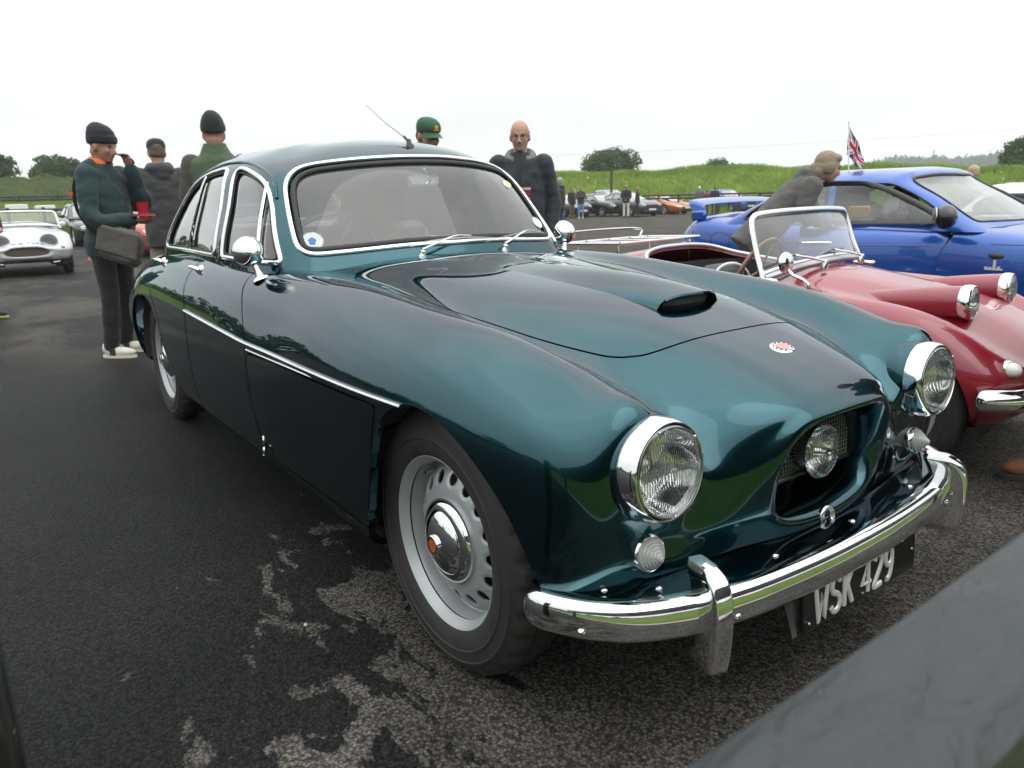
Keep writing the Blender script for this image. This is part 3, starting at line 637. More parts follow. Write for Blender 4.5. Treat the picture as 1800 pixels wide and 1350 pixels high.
    mb.add([(-.001, -.017, .0012), (.010, -.012, .0012), (.018, 0, .0012), (.010, .012, .0012), (-.001, .017, .0012)], [(0, 1, 2, 3, 4)])
    for a in range(5):
        t0 = a*2*math.pi/5; t1 = (a+1)*2*math.pi/5; p = np.array([math.cos(t0), math.sin(t0)])*.031; q = np.array([math.cos(t1), math.sin(t1)])*.031; w = .0012
        mb.add([(*p, .0011), (*q, .0011), (*(q*.95), .0011), (*(p*.95), .0011)], [(0, 1, 2, 3)])
    MB().add(mb.V, mb.F, Mx).build('sticker_print', blue, st)
    disc_on(.53, 1.045, .030, mat('sticker_faded', (.60, .62, .60), .6, var=.15, scale=50), 'faded_sticker', wo_)
    disc_on(.435, 1.215, .020, mat('sticker_yellow', (.62, .60, .40), .6, var=.15, scale=50), 'yellow_sticker', wo_, sx=1.3)
    # aerial
    mb = MB(); mb.add(*lathe([(.02, -.012), (.018, .004), (.012, .012), (.009, .03), (0, .034)], 14), frame((-1.376, 0, 1.372), (-.3, 0, 1))); mb.tube([(-1.38, 0, 1.39), (-1.42, 0, 1.415)], .006, 8)
    ae = mb.build('aerial_base', BLACKP, T); MB().tube([(-1.40, 0, 1.405), (-1.58, 0, 1.485), (-1.756, 0, 1.576)], [.0034, .0028, .0022], 6).build('aerial', mat('grey_metal', (.4, .4, .4), .3, .8), ae)
    # door mirrors
    for sgn in (-1, 1):
        c = np.array([-1.262, sgn*.742, .990]); mb = MB()
        mb.add(*lathe([(0, .054), (.018, .051), (.034, .041), (.047, .024), (.054, .004), (.056, -.012), (.052, -.018), (0, -.018)][::-1], 36), frame(c, (.96, sgn*.05, -.05)))
        mb.add(*lathe([(.034, 0), (.030, .008), (.016, .014), (.011, .035), (.011, .06), (0, .065)], 20), frame((-1.235, sgn*.716, .892), (-.25, sgn*.30, 1)))
        mi = mb.build('door_mirror', CHROME, T)
    # ---- interior
    inn = thing_part('interior', T)
    DASH = mat('dashboard_grey', (.22, .21, .20), .7, var=.15)
    MB().box((-2.2, 0, .28), (2.2, 1.45, .03)).build('floor_pan', mat('carpet', (.05, .045, .04), .95, var=.2), inn)
    mb = MB(); P = spl([(-1.16, -.60, .925), (-1.10, -.3, .95), (-1.09, 0, .955), (-1.10, .3, .95), (-1.16, .60, .925)], 6)
    V = [(p[0], p[1], p[2]) for p in P]+[(p[0]-.20, p[1], p[2]-.005) for p in P]+[(p[0]-.22, p[1], p[2]-.26) for p in P]; n = len(P)
    mb.add(V, [(i, i+1, n+i+1, n+i) for i in range(n-1)]+[(n+i, n+i+1, 2*n+i+1, 2*n+i) for i in range(n-1)]); mb.build('dashboard', DASH, inn)
    sw = MB(); Ms = frame((-1.53, -.335, .935), (-.86, 0, .5)); ringp = [(Ms@np.array([.205*math.cos(a), .205*math.sin(a), 0, 1]))[:3] for a in np.linspace(0, 2*math.pi, 48, endpoint=False)]
    sw.tube(ringp, .012, 8, closed=True); 
    for a in (.5, 2.64, 4.71): sw.tube([Ms[:3, 3]-Ms[:3, 2]*.03, (Ms@np.array([.2*math.cos(a), .2*math.sin(a), 0, 1]))[:3]], .008, 6)
    sw.tube([Ms[:3, 3], Ms[:3, 3]-Ms[:3, 2]*.4], .02, 8); sw.build('steering_wheel', BLACKP, inn)
    for y in (-.335, .335):
        s = MB(); s.box((-1.95, y, .58), (.5, .5, .17), bev=.05); M_ = Matrix.Translation((-2.24, y, .80)) @ Matrix.Rotation(-.22, 4, 'Y'); s.box((0, 0, 0), (.13, .5, .50), bev=.05, M=M_); s.build('front_seat', LEATHER, inn)
    s = MB(); s.box((-2.72, 0, .58), (.5, 1.2, .17), bev=.05); M_ = Matrix.Translation((-2.99, 0, .80)) @ Matrix.Rotation(-.3, 4, 'Y'); s.box((0, 0, 0), (.14, 1.2, .50), bev=.05, M=M_); s.build('rear_seat', LEATHER, inn)
    s = MB(); s.box((-1.33, .03, 1.235), (.03, .15, .05), bev=.012); rm = s.build('rear_view_mirror', mat('mirror_back', (.55, .55, .53), .3, .4), T)
    MB().tube(spl([(-1.325, .0, 1.315), (-1.30, .02, 1.28), (-1.305, .05, 1.24), (-1.315, .03, 1.215)], 5), .005, 6).build('mirror_stalk', CHROME, rm)
    # ---- lamps
    for sgn in (-1, 1):
        n = np.array([1, sgn*-.018, .084]); n /= np.linalg.norm(n); c = np.array([.5555, sgn*.547, .639]); M = frame(c, n)
        hl = MB().add(*lathe([(.090, -.16), (.105, -.12), (.1125, -.075), (.1105, -.052), (.1075, -.043), (.104, -.044)], 64), M).build('headlamp', GREEN, T)
        MB().add(*lathe([(.100, -.060), (.1050, -.050), (.1068, -.041), (.1064, -.030), (.1045, -.015), (.1010, -.002), (.0980, .003), (.0955, .0035), (.0938, .0), (.0938, -.012)], 72), M).build('headlamp_bezel', CHROME, hl)
        MB().add(*lathe([(.0940, -.004), (.0915, .004), (.0885, .005), (.0868, .001), (.0868, -.01)], 64), M).build('headlamp_ring', mat('dull_chrome', (.5, .51, .52), .15, 1, var=.1), hl)
        MB().add(*lathe([(.0868, -.004), (.080, -.022), (.066, -.042), (.046, -.058), (.022, -.066), (0, -.067)], 56), M).build('reflector', REFLECT, hl)
        mb = MB().add(*lathe([(.0, -.028), (.010, -.030), (.014, -.04), (.014, -.066)], 20), M); mb.build('bulb_shield', CHROME, hl)
        # fluted lens: a dome whose inside carries vertical flutes
        nu, nv = 26, 96; V = []; F = []
        for i in range(nu+1):
            r = .0868*i/nu
            for j in range(nv):
                t = 2*math.pi*j/nv; V.append((r*math.cos(t), r*math.sin(t), .003+.014*(1-(r/.0868)**2)))
        for i in range(nu):
            for j in range(nv): F.append((i*nv+j, (i+1)*nv+j, (i+1)*nv+(j+1) % nv, i*nv+(j+1) % nv))
        MB().add(V, F, M).build('headlamp_lens', flute_glass(), hl)
        for a in (.35, 3.2, 5.4): MB().add(*(lambda q: (q.V, q.F))(MB().box((.0905*math.cos(a), .0905*math.sin(a), .006), (.006, .0045, .004), a, .0015)), M).build('rim_clip', CHROME, hl)
        # side lamp
        c = np.array([.512, sgn*.552, .451]); M = frame(c, (1, sgn*.10, .10))
        sl = MB().add(*lathe([(.036, -.05), (.040, -.030), (.043, -.018), (.0405, -.016)], 40), M).build('side_lamp', BLACKR, T)
        MB().add(*lathe([(.0415, -.022), (.0425, -.010), (.0405, .002), (.037, .006), (.034, .004)], 44), M).build('side_lamp_bezel', CHROME, sl)
        prof = [(.036, .003)]
        for k in range(6): prof += [(.034-.005*k, .008+.0052*k), (.0325-.005*k, .0115+.0052*k), (.0305-.005*k, .0118+.0052*k)]
        prof += [(.004, .040), (0, .0405)]
        MB().add(*lathe(prof, 40), M).build('side_lamp_lens', mat('clear_ribbed_lens', (.62, .64, .62), .12, 0, coat=1, var=.08, trans=.35), sl)
    c = np.array([.548, -.005, .556]); M = frame(c, (1, 0, .05))
    fl = MB().add(*lathe([(.0, -.07), (.03, -.066), (.052, -.045), (.064, -.012), (.0655, .0)], 48), M).build('spot_lamp', mat('dull_chrome', (.5, .51, .52), .15, 1), T)
    MB().add(*lathe([(.062, -.004), (.05, -.022), (.03, -.035), (.012, -.04), (0, -.04)], 44), M).build('spot_reflector', REFLECT, fl)
    MB().add(*lathe([(.0645, -.002), (.066, .004), (.063, .010), (.055, .014), (.03, .018), (0, .019)], 48), M).build('spot_lens', flute_glass(), fl)
    MB().add(*lathe([(0, .030), (.007, .028), (.0105, .02), (.011, .0), (.009, -.04)], 20), M).build('bulb_cap', CHROME, fl)
    MB().tube([c+np.array([-.05, 0, -.03]), (.45, 0, .42)], .012, 8).build('spot_bracket', BLACKP, fl)
    # ---- grille gauze and starting-handle ring
    gz = MB(); x = .505
    for k in range(34):
        y = -.19+k*.0115; gz.tube([(x, y, .498), (x-.01, y, .648)], .0013, 4)
    for k in range(15): z = .50+k*.0105; gz.tube([(x-.01*(z-.5)/.15+.001, -.19, z), (x-.01*(z-.5)/.15+.001, .19, z)], .0013, 4)
    go = gz.build('grille_mesh', mat('gauze_metal', (.24, .24, .23), .4, .6), T); go['kind'] = 'stuff'
    MB().box((.507, 0, .492), (.012, .385, .012), bev=.003).build('grille_bar', mat('grille_bar_dark', (.05, .05, .05), .4, .6), T)
    MB().add([(.36, -.22, .38), (.36, .22, .38), (.36, .22, .68), (.36, -.22, .68)], [(0, 1, 2, 3)]).build('radiator', DARK, T)
    Mr = frame((.581, -.012, .402), (1, -.1, .25)); hx_ = [(Mr@np.array([.0215*math.cos(a), .0215*math.sin(a), 0, 1]))[:3] for a in np.linspace(0, 2*math.pi, 6, endpoint=False)]
    hx_ = resample(np.array(hx_), .004, True, 2); MB().tube(hx_, .0075, 10, closed=True).build('handle_ring', CHROME, T)
    MB().add(*lathe([(0, -.002), (.018, 0)], 24), Mr).build('handle_hole', DARK, T)
    # ---- bumper
    half = [(0, .662), (.12, .660), (.25, .652), (.38, .638), (.497, .614), (.58, .583), (.645, .545), (.695, .493), (.728, .44), (.745, .40), (.748, .365)]
    pl = spl(half, 6); path = np.concatenate([(pl*[-1, 1])[::-1][:-1], pl]); path = np.array([(b, a, 0) for a, b in path])
    d = np.gradient(path, axis=0); nrm = np.stack([d[:, 1], -d[:, 0], 0*d[:, 0]], 1); nrm /= np.linalg.norm(nrm, axis=1, keepdims=True)
    sec = [(-.012, .041), (.003, .0435), (.015, .041), (.0235, .034), (.0285, .024), (.0312, .010), (.0320, -.004), (.0312, -.018), (.0285, -.029), (.0225, -.037), (.013, -.042), (.002, -.0435), (-.012, -.041)]
    V = []; m = len(path); ZB = .352
    arc = np.concatenate([[0], np.cumsum(np.linalg.norm(np.diff(path, axis=0), axis=1))]); L_ = arc[-1]
    for i in range(m):
        e = min(arc[i], L_-arc[i]); k = math.sqrt(max(0, 1-(max(0, .045-e)/.045)**2)); k = max(k, .02)
        for o, zz in sec: V.append(path[i]+nrm[i]*o*(.35+.65*k)+np.array([0, 0, ZB+zz*k]))
    ns = len(sec); F = [(i*ns+j, i*ns+j+1, (i+1)*ns+j+1, (i+1)*ns+j) for i in range(m-1) for j in range(ns-1)]
    F += [(i*ns, (i+1)*ns, (i+1)*ns+ns-1, i*ns+ns-1) for i in range(m-1)]
    bu = MB().add(V, F).build('front_bumper', CHROME, T, auto=50)
    def bp(y, o=0, z=0):
        i = int(np.argmin(np.abs(path[:, 1]-y))); p = path[i]+nrm[i]*o; return np.array([p[0], p[1], z]), nrm[i]
    for y in (-.70, -.44, .44, .70, -.30, .30):
        if abs(y) == .30: continue
        p, nn = bp(y, .030, ZB-.018); MB().add(*lathe([(.010, -.004), (.0095, .001), (.007, .0045), (0, .006)], 16), frame(p, nn+np.array([0, 0, -.45]))).build('bumper_bolt', CHROME, bu)
    for sgn in (-1, 1):    # overriders
        p, nn = bp(sgn*.497, 0, 0); V = []; tt = np.linspace(0, 1, 22); F = []
        nseg = 40
        for t in tt:
            z = .232+t*.217; k = math.sqrt(max(0.001, 1-(max(0, t-.86)/.142)**2))*math.sqrt(max(.02, 1-(max(0, .06-t)/.061)**2)); lean = -.012*(2*t-1)**2-.030*max(0, t-.7)**2*9
            for j in range(nseg):
                a = 2*math.pi*j/nseg; ca, sa = math.cos(a), math.sin(a)
                u_ = .0228*np.sign(ca)*abs(ca)**.28*(.70+.30*k); v_ = .046*np.sign(sa)*abs(sa)**.30*(.55+.45*k)
                q = p+nn*(v_+.022+lean)+np.array([-nn[1], nn[0], 0])*u_; V.append((q[0], q[1], z))
        for i in range(len(tt)-1):
            for j in range(nseg): F.append((i*nseg+j, i*nseg+(j+1) % nseg, (i+1)*nseg+(j+1) % nseg, (i+1)*nseg+j))
        F.append(tuple(range(nseg-1, -1, -1))); F.append(tuple((len(tt)-1)*nseg+j for j in range(nseg)))
        MB().add(V, F).build('overrider', CHROME, bu, auto=50)
    # painted filler plate behind the bumper, with its bolts
    V = []; F = []
    for i in range(m):
        w = .085+.02*min(1, abs(path[i][1])/.6)
        V += [tuple(path[i]-nrm[i]*.004+np.array([0, 0, ZB+.040])), tuple(path[i]-nrm[i]*w*.6+np.array([0, 0, ZB+.046])), tuple(path[i]-nrm[i]*w+np.array([0, 0, ZB+.040])), tuple(path[i]-nrm[i]*(w+.004)+np.array([0, 0, ZB+.01]))]
    for i in range(m-1):
        for j in range(3): F.append((i*4+j, (i+1)*4+j, (i+1)*4+j+1, i*4+j+1))
    ap = MB().add(V, [f[::-1] for f in F]).build('bumper_apron', GREEN, T)
    for y in (-.68, -.585, -.28, .02, .34, .585, .68):
        p, nn = bp(y, -.035, ZB+.0435); MB().add(*lathe([(.0085, -.003), (.008, .001), (.006, .0035), (0, .0048)], 14), frame(p, (0, 0, 1))).build('apron_bolt', CHROME, ap)
    for sgn in (-1, 1): MB().box((.47, sgn*.45, .33), (.36, .05, .05), bev=.01).build('bumper_iron', DARK, T)
    MB().box((.28, 0, .34), (.30, .8, .04)).build('undertray', DARK, T)
    # ---- number plate
    pe = thing_part('number_plate', T); Mp = frame((.675, -.005, .279), (1, 0, .06), (0, 1, 0))   # local x along +y, local y up
    if (Mp[:3, 1]@np.array([0, 0, 1])) < 0: Mp[:3, 1] *= -1
    w, h, r = .246, .0545, .014; P = []
    for cx, cy, a0 in ((w-r, h-r, 0), (-w+r, h-r, 90), (-w+r, -h+r, 180), (w-r, -h+r, 270)):
        for k in range(5): a = math.radians(a0+k*22.5); P.append((cx+r*math.cos(a), cy+r*math.sin(a)))
    n = len(P); V = [(a, b, .004) for a, b in P]+[(a, b, -.004) for a, b in P]+[(a*.985, b*.95, .0055) for a, b in P]+[(a*.97, b*.90, .004) for a, b in P]
    F = [(i, (i+1) % n, n+(i+1) % n, n+i)[::-1] for i in range(n)]+[(i, (i+1) % n, 2*n+(i+1) % n, 2*n+i) for i in range(n)]+[(2*n+i, 2*n+(i+1) % n, 3*n+(i+1) % n, 3*n+i) for i in range(n)]+[tuple(3*n+i for i in range(n)), tuple(n+i for i in range(n-1, -1, -1))]
    MB().add(V, F, Mp).build('plate', mat('plate_black', (.005, .005, .005), .45, var=.2, spec=.3), pe)
    LT = {'W': [[(0, 1), (.22, 0), (.42, .72), (.62, 0), (.84, 1)]], 'S': [[(.60, .84), (.50, .96), (.32, 1), (.12, .93), (.03, .77), (.10, .60), (.32, .52), (.55, .42), (.63, .24), (.54, .07), (.32, 0), (.12, .04), (.0, .17)]],
          'K': [[(.04, 0), (.04, 1)], [(.60, 1), (.06, .42)], [(.24, .60), (.64, 0)]], '4': [[(.50, 0), (.50, 1), (.0, .28), (.68, .28)]], '2': [[(.02, .80), (.14, .95), (.34, 1), (.54, .92), (.60, .74), (.50, .54), (.26, .30), (.0, 0), (.62, 0)]],
          '9': [[(.58, .66), (.50, .50), (.30, .44), (.10, .52), (.02, .72), (.10, .92), (.30, 1), (.50, .92), (.58, .70), (.56, .40), (.44, .12), (.26, 0), (.10, .02)]]}
    xs = -.198; H = .082; ltm = mat('plate_letter_silver', (.70, .71, .69), .4, .35, var=.06)
    for ch in 'WSK 429':
        if ch == ' ': xs += .026; continue
        mb = MB()
        for st_ in LT[ch]:
            q = np.array(st_); q = spl(q, 4) if ch in 'S29' and len(q) > 4 else q
            mb.tube([(xs+a*H*.66, (b-.5)*H, .005) for a, b in q], .0074, 8, flat=None, up=(0, 0, 1))
        mb2 = MB().add([(a, b, .005+(c-.005)*.6) for a, b, c in mb.V], mb.F, Mp); mb2.build('letter', ltm, pe)
        xs += max(a for s_ in LT[ch] for a, b in s_)*H*.66+.0170
    for a, b in ((-.22, -.035), (.0, -.04), (.23, .0), (.012, .0)): MB().add(*lathe([(.0045, 0), (.004, .002), (0, .003)], 10), Mp@np.array(Matrix.Translation((a, b, .0045)))).build('plate_screw', CHROME, pe)
    for sgn in (-1, 1): MB().add([(.655, sgn*.262, .345), (.62, sgn*.262, .345), (.667, sgn*.262, .215), (.655, sgn*.245, .345), (.62, sgn*.245, .345), (.667, sgn*.245, .215)], [(0, 1, 2), (3, 5, 4), (0, 3, 4, 1), (1, 4, 5, 2), (2, 5, 3, 0)]).build('plate_bracket', mat('grey_metal', (.4, .4, .4), .3, .8), pe, smooth=False)
    # ---- wheels
    for xw_ in (0, -2.896):
        for sgn in (-1, 1):
            yo = .672 if xw_ == 0 else .690
            M = wheel_frame((xw_, sgn*yo, .337), sgn); wh = thing_part('wheel', T)
            tyre('tyre', wh, M)
            rim_ = MB().add(*lathe([(.20, .045), (.212, .062), (.219, .068), (.2235, .066), (.2225, .058), (.2115, .056), (.2045, .047), (.2005, .033), (.198, .018), (.1965, .0), (.186, -.008), (.184, -.03), (.19, -.06)][::-1], 96), M).build('rim', SILVER, wh)
            th = np.linspace(0, 2*math.pi, 385); rr = np.linspace(.09, .197, 40); zz = np.interp(rr, [.09, .105, .12, .135, .15, .165, .178, .188, .197], [.040, .041, .040, .037, .032, .024, .014, .004, -.006])
            zz = .25*np.roll(zz, 1)+.5*zz+.25*np.roll(zz, -1); zz[0] = .040; zz[-1] = -.006
            Gd = np.stack([rr[:, None]*np.cos(th), rr[:, None]*np.sin(th), np.repeat(zz[:, None], len(th), 1)], -1)
            for a in np.arange(16)*2*math.pi/16:   # pressed dishes round the holes
                dd = np.hypot(Gd[..., 0]-.158*math.cos(a), Gd[..., 1]-.158*math.sin(a)); Gd[..., 2] -= .004*np.clip(1-(dd-.013)/.010, 0, 1)
            Sd = Surf.grid(Gd, gnormals(Gd)); g = np.full(len(Sd.V), 1.)
            for a in np.arange(16)*2*math.pi/16:
                u = Sd.V[:, 0]*math.cos(a)+Sd.V[:, 1]*math.sin(a)-.158; v = -Sd.V[:, 0]*math.sin(a)+Sd.V[:, 1]*math.cos(a); g = np.minimum(g, np.hypot(u/1.0, v/.92)-.0165)
            Sd = Sd.clip(g).rim(.006); R3 = M[:3, :3]; mesh_obj('wheel_disc', Sd.V@R3.T+M[:3, 3], Sd.F, SILVER, wh, Sd.N@R3.T)
            MB().add(*lathe([(.0, -.03), (.19, -.03)], 32), M).build('brake_drum', mat('brake_grey', (.06, .055, .05), .8, var=.3), wh)
            MB().add(*lathe([(.106, .036), (.1085, .044), (.106, .053), (.098, .060), (.087, .064), (.082, .0645), (.079, .068), (.066, .076), (.046, .083), (.026, .087), (0, .088)], 64), M).build('hub_cap', CHROME, wh)
            hc = MB().add(*lathe([(.026, .082), (.0265, .093), (.024, .095), (.0215, .0945)], 32), M).build('medallion_ring', CHROME, wh)
            MB().add(*lathe([(.022, .0935), (.0165, .0940)], 32), M).build('medallion_black', BLACKP, wh); MB().add(*lathe([(.0165, .0942), (.0, .0948)], 28), M).build('medallion_centre', mat('medallion_orange', (.42, .10, .02), .35, var=.35, scale=90), wh)
            mb = MB(); v0 = M@np.array([.150, -.115, .02, 1]); mb.tube([(M@np.array([.155, .105, .01, 1]))[:3], (M@np.array([.148, .102, .045, 1]))[:3]], .0045, 8); mb.build('valve', mat('dull_chrome', (.5, .51, .52), .15, 1), wh)
            # wheel well
            rw_ = .385 if xw_ == 0 else .40
            c = (xw_+(.03 if xw_ == 0 else .12), 0, .33); V = []; F = []; k = 28
            for i in range(k+1):
                a = math.pi*(-.03+1.06*i/k)
                for yy in (.70 if xw_ == 0 else .79, .42): V.append((c[0]+rw_*(1.0 if xw_ == 0 else 1.2)*math.cos(a), sgn*yy, c[2]+rw_*math.sin(a)*.98))
            for i in range(k): F.append((2*i, 2*i+1, 2*i+3, 2*i+2))
            F.append(tuple(2*i+1 for i in range(k+1)))
            MB().add(V, F).build('wheel_well', WELL, T)
    MB().box((-1.5, 0, .24), (1.6, 1.1, .06)).build('chassis', DARK, T)
    return T
def thing_part(name, parent):
    o = bpy.data.objects.new(name, None); COL.objects.link(o); o.parent = parent; o.empty_display_size = .1; return o
def flute_glass():
    if 'flute' in MATS: return MATS['flute']
    m = glass_mat('fluted_lens_glass', (.96, .98, .97), .05, 1.0, (.8, .82, .82)); t = m.node_tree; MATS['flute'] = m
    tcn = N(t, 'ShaderNodeTexCoord'); wv = N(t, 'ShaderNodeTexWave', wave_type='BANDS', bands_direction='Y'); wv.inputs['Scale'].default_value = 55; wv.inputs['Distortion'].default_value = .3
    t.links.new(tcn.outputs['Object'], wv.inputs['Vector']); bp = N(t, 'ShaderNodeBump'); bp.inputs['Strength'].default_value = .8; bp.inputs['Distance'].default_value = .004; t.links.new(wv.outputs['Fac'], bp.inputs['Height'])
    for n in t.nodes:
        if n.type in ('BSDF_GLOSSY', 'BSDF_DIFFUSE', 'FRESNEL'): t.links.new(bp.outputs[0], n.inputs['Normal'])
    # flutes break up what lies behind: part of the light is bent instead of passing straight
    rf = N(t, 'ShaderNodeBsdfRefraction'); rf.inputs['IOR'].default_value = 1.2; rf.inputs['Roughness'].default_value = .03; t.links.new(bp.outputs[0], rf.inputs['Normal'])
    tr = [n for n in t.nodes if n.type == 'BSDF_TRANSPARENT'][0]; ms = N(t, 'ShaderNodeMixShader'); ms.inputs[0].default_value = .6
    lk = [l for l in t.links if l.from_node == tr][0]; to = lk.to_socket; t.links.remove(lk)
    ms.inputs[0].default_value = .3; t.links.new(tr.outputs[0], ms.inputs[1]); t.links.new(rf.outputs[0], ms.inputs[2]); t.links.new(ms.outputs[0], to)
    return m
green_saloon()

# ---------------------------------------------------------------- small open roadsters
SPR = [
 (-2.55, [(0,.50),(.2,.50),(.3,.495),(.38,.49),(.45,.475),(.50,.45),(.52,.41),(.51,.35),(.45,.30),(.30,.28),(0,.28)]),
 (-2.35, [(0,.68),(.2,.675),(.34,.665),(.42,.655),(.50,.63),(.56,.58),(.59,.47),(.58,.36),(.54,.27),(.35,.22),(0,.22)]),
 (-1.95, [(0,.825),(.2,.82),(.34,.80),(.43,.775),(.51,.74),(.58,.67),(.63,.52),(.62,.36),(.57,.22),(.35,.18),(0,.18)]),
 (-1.5, [(0,.85),(.2,.845),(.36,.825),(.44,.795),(.52,.76),(.58,.69),(.63,.52),(.62,.36),(.57,.20),(.35,.16),(0,.16)]),
 (-1.0, [(0,.775),(.2,.775),(.36,.768),(.45,.757),(.52,.737),(.585,.68),(.63,.52),(.62,.36),(.57,.20),(.35,.16),(0,.16)]),
 (-.65, [(0,.795),(.2,.785),(.34,.757),(.43,.735),(.52,.730),(.59,.685),(.635,.52),(.625,.36),(.57,.20),(.35,.16),(0,.16)]),
 (-.3, [(0,.752),(.2,.742),(.33,.705),(.42,.695),(.52,.714),(.60,.672),(.64,.52),(.63,.36),(.57,.22),(.35,.18),(0,.18)]),
 (0, [(0,.700),(.2,.690),(.32,.650),(.41,.645),(.52,.688),(.605,.645),(.645,.50),(.635,.36),(.58,.24),(.35,.20),(0,.20)]),
 (.2, [(0,.650),(.2,.638),(.31,.595),(.40,.588),(.505,.625),(.585,.58),(.625,.46),(.615,.36),(.57,.25),(.35,.22),(0,.22)]),
 (.36, [(0,.585),(.2,.570),(.30,.530),(.38,.515),(.475,.530),(.545,.49),(.578,.42),(.568,.35),(.525,.27),(.30,.24),(0,.24)]),
]
SPF = [[(.455,0,.535),(.455,.19,.522),(.45,.265,.49),(.445,.33,.472),(.44,.405,.470),(.435,.46,.44),(.43,.482,.40),(.43,.47,.35),(.435,.435,.30),(.44,.27,.27),(.45,0,.27)],
 [(.485,0,.492),(.483,.17,.482),(.48,.23,.457),(.475,.265,.442),(.47,.285,.427),(.468,.293,.412),(.468,.293,.397),(.47,.283,.372),(.472,.255,.347),(.475,.165,.328),(.478,0,.323)]]
SPF.append([(.44, y*.95, .405+(z-.405)*.93) for x, y, z in SPF[-1]])
def roadster(name, label, paint, loc, rz, group=None, red=True, scale=None):
    T = thing(name, label, 'car', loc, rz, group)
    if scale: T.scale = scale
    G = loft([[(x,)+p for p in r] for x, r in SPR]+SPF, 190, 110); S = Surf.grid(G, gnormals(G))
    def xz(S): return S.V[:, [0, 2]]
    af = spl([(-.33, .10), (-.335, .25), (-.30, .42), (-.21, .55), (-.08, .62), (.07, .615), (.19, .53), (.27, .42), (.31, .30), (.32, .10)], 5)
    ar = spl([(-2.27, .10), (-2.27, .26), (-2.2, .40), (-2.08, .49), (-1.95, .51), (-1.8, .48), (-1.69, .38), (-1.64, .25), (-1.64, .10)], 5)
    S = S.clip(np.where(S.V[:, 1] > .4, -np.maximum(sd(xz(S), af), sd(xz(S), ar)), 1.))
    ck = spl([(-.70, 0), (-.715, .25), (-.76, .42), (-.90, .505), (-1.2, .52), (-1.45, .48), (-1.62, .36), (-1.68, .18), (-1.69, 0), (-1.68, -.18), (-1.62, -.36), (-1.45, -.48), (-1.2, -.52), (-.90, -.505), (-.76, -.42), (-.715, -.25)], 4, True)
    f_ck = lambda S: np.where(S.V[:, 2] > .6, sd(S.V[:, :2], ck), -1.)
    S = S.clip(-f_ck(S)); Sb = S.both()
    bo = Sb.rim(.02).build('body', paint, T)
    WHT = mat('cockpit_trim', (.55, .56, .57), .25, .7, var=.06)
    Sc = Surf.grid(G, gnormals(G)).both(); trim_tube(Sc.clip(-f_ck(Sc)-.004), .016, WHT, 'cockpit_trim', T, .004, flat=.8, minlen=1)
    # tub, seats, wheel
    V = []; n = len(ck)
    for z, k in ((.76, 1.0), (.25, .92), (.24, .0)): V += [((p[0]+1.18)*k-1.18, p[1]*k, z) for p in ck]
    MB().add(V, [(i, (i+1) % n, n+(i+1) % n, n+i) for i in range(n)]+[(n+i, n+(i+1) % n, 2*n+(i+1) % n, 2*n+i) for i in range(n)]).build('tub', mat('dark_trim', (.012, .012, .012), .8), T)
    for y in (-.26, .26):
        s = MB(); s.box((-1.22, y, .36), (.45, .42, .16), bev=.05); s.box((0, 0, 0), (.12, .42, .42), bev=.05, M=Matrix.Translation((-1.47, y, .54)) @ Matrix.Rotation(-.25, 4, 'Y')); se = s.build('seat', mat('grey_ribbed_vinyl', (.07, .07, .07) if red else (.55, .33, .12), .6, bump=.4, bscale=30), T)
        p = [( -1.40-.13*math.sin(a)*.3+(-.02), y+.21*math.cos(a), .58+.165*max(0, math.sin(a))**.6) for a in np.linspace(.05, math.pi-.05, 16)]; MB().tube(p, .008, 6).build('piping', WHITEP, se)
    Ms = frame((-.93, -.26, .76), (-.9, 0, .45)); sw = MB(); sw.tube([(Ms@np.array([.185*math.cos(a), .185*math.sin(a), 0, 1]))[:3] for a in np.linspace(0, 2*math.pi, 40, endpoint=False)], .012, 8, closed=True)
    for a in (.2, 2.3, 4.4): sw.tube([Ms[:3, 3], (Ms@np.array([.18*math.cos(a), .18*math.sin(a), 0, 1]))[:3]], .006, 6)
    sw.build('steering_wheel', mat('wood_rim', (.22, .10, .04), .35, coat=.6, var=.3, scale=30), T)
    # windscreen
    half = [(-.812, 0, 1.062), (-.815, .25, 1.060), (-.823, .44, 1.052), (-.825, .492, 1.040), (-.818, .518, 1.005), (-.775, .533, .89), (-.715, .548, .765)]
    fr = spl([(x, -y, z) for x, y, z in half[::-1]][:-1]+half, 5)
    WF = MB().tube(fr, .016, 10, flat=.75).build('windscreen_frame', mat('polished_alloy', (.72, .73, .74), .16, 1, var=.05), T)
    for sgn in (-1, 1): MB().box((-.70, sgn*.552, .762), (.13, .05, .022), rz=0, bev=.01).build('windscreen_foot', mat('polished_alloy', (.72, .73, .74), .16, 1), T)
    base = spl([(-.715, -.540, .770), (-.665, -.40, .800), (-.64, -.2, .815), (-.632, 0, .820), (-.64, .2, .815), (-.665, .40, .800), (-.715, .540, .770)], 6)
    MB().tube(base, .021, 10, flat=.7).build('scuttle_trim', mat('grey_alloy', (.42, .43, .44), .35, .8), T)
    MB().tube([p+np.array([-.012, 0, .02]) for p in base], .008, 6).build('windscreen_rail', CHROME, T)
    nb = len(base); top = [(-.812-.013*(abs(p[1])/.5)**2, p[1]*.95, 1.055-.01*(abs(p[1])/.5)**4) for p in base]; Vg = []; 
    for t in np.linspace(0, 1, 8): Vg += [(b[0]*(1-t)+a[0]*t-.008, b[1]*(1-t)+a[1]*t, b[2]*(1-t)+a[2]*t) for b, a in zip(base, top)]
    MB().add(Vg, [(j*nb+i, j*nb+i+1, (j+1)*nb+i+1, (j+1)*nb+i) for j in range(7) for i in range(nb-1)]).build('windscreen', glass_mat('roadster_glass', (.86, .90, .88), .12, 1.0), WF)
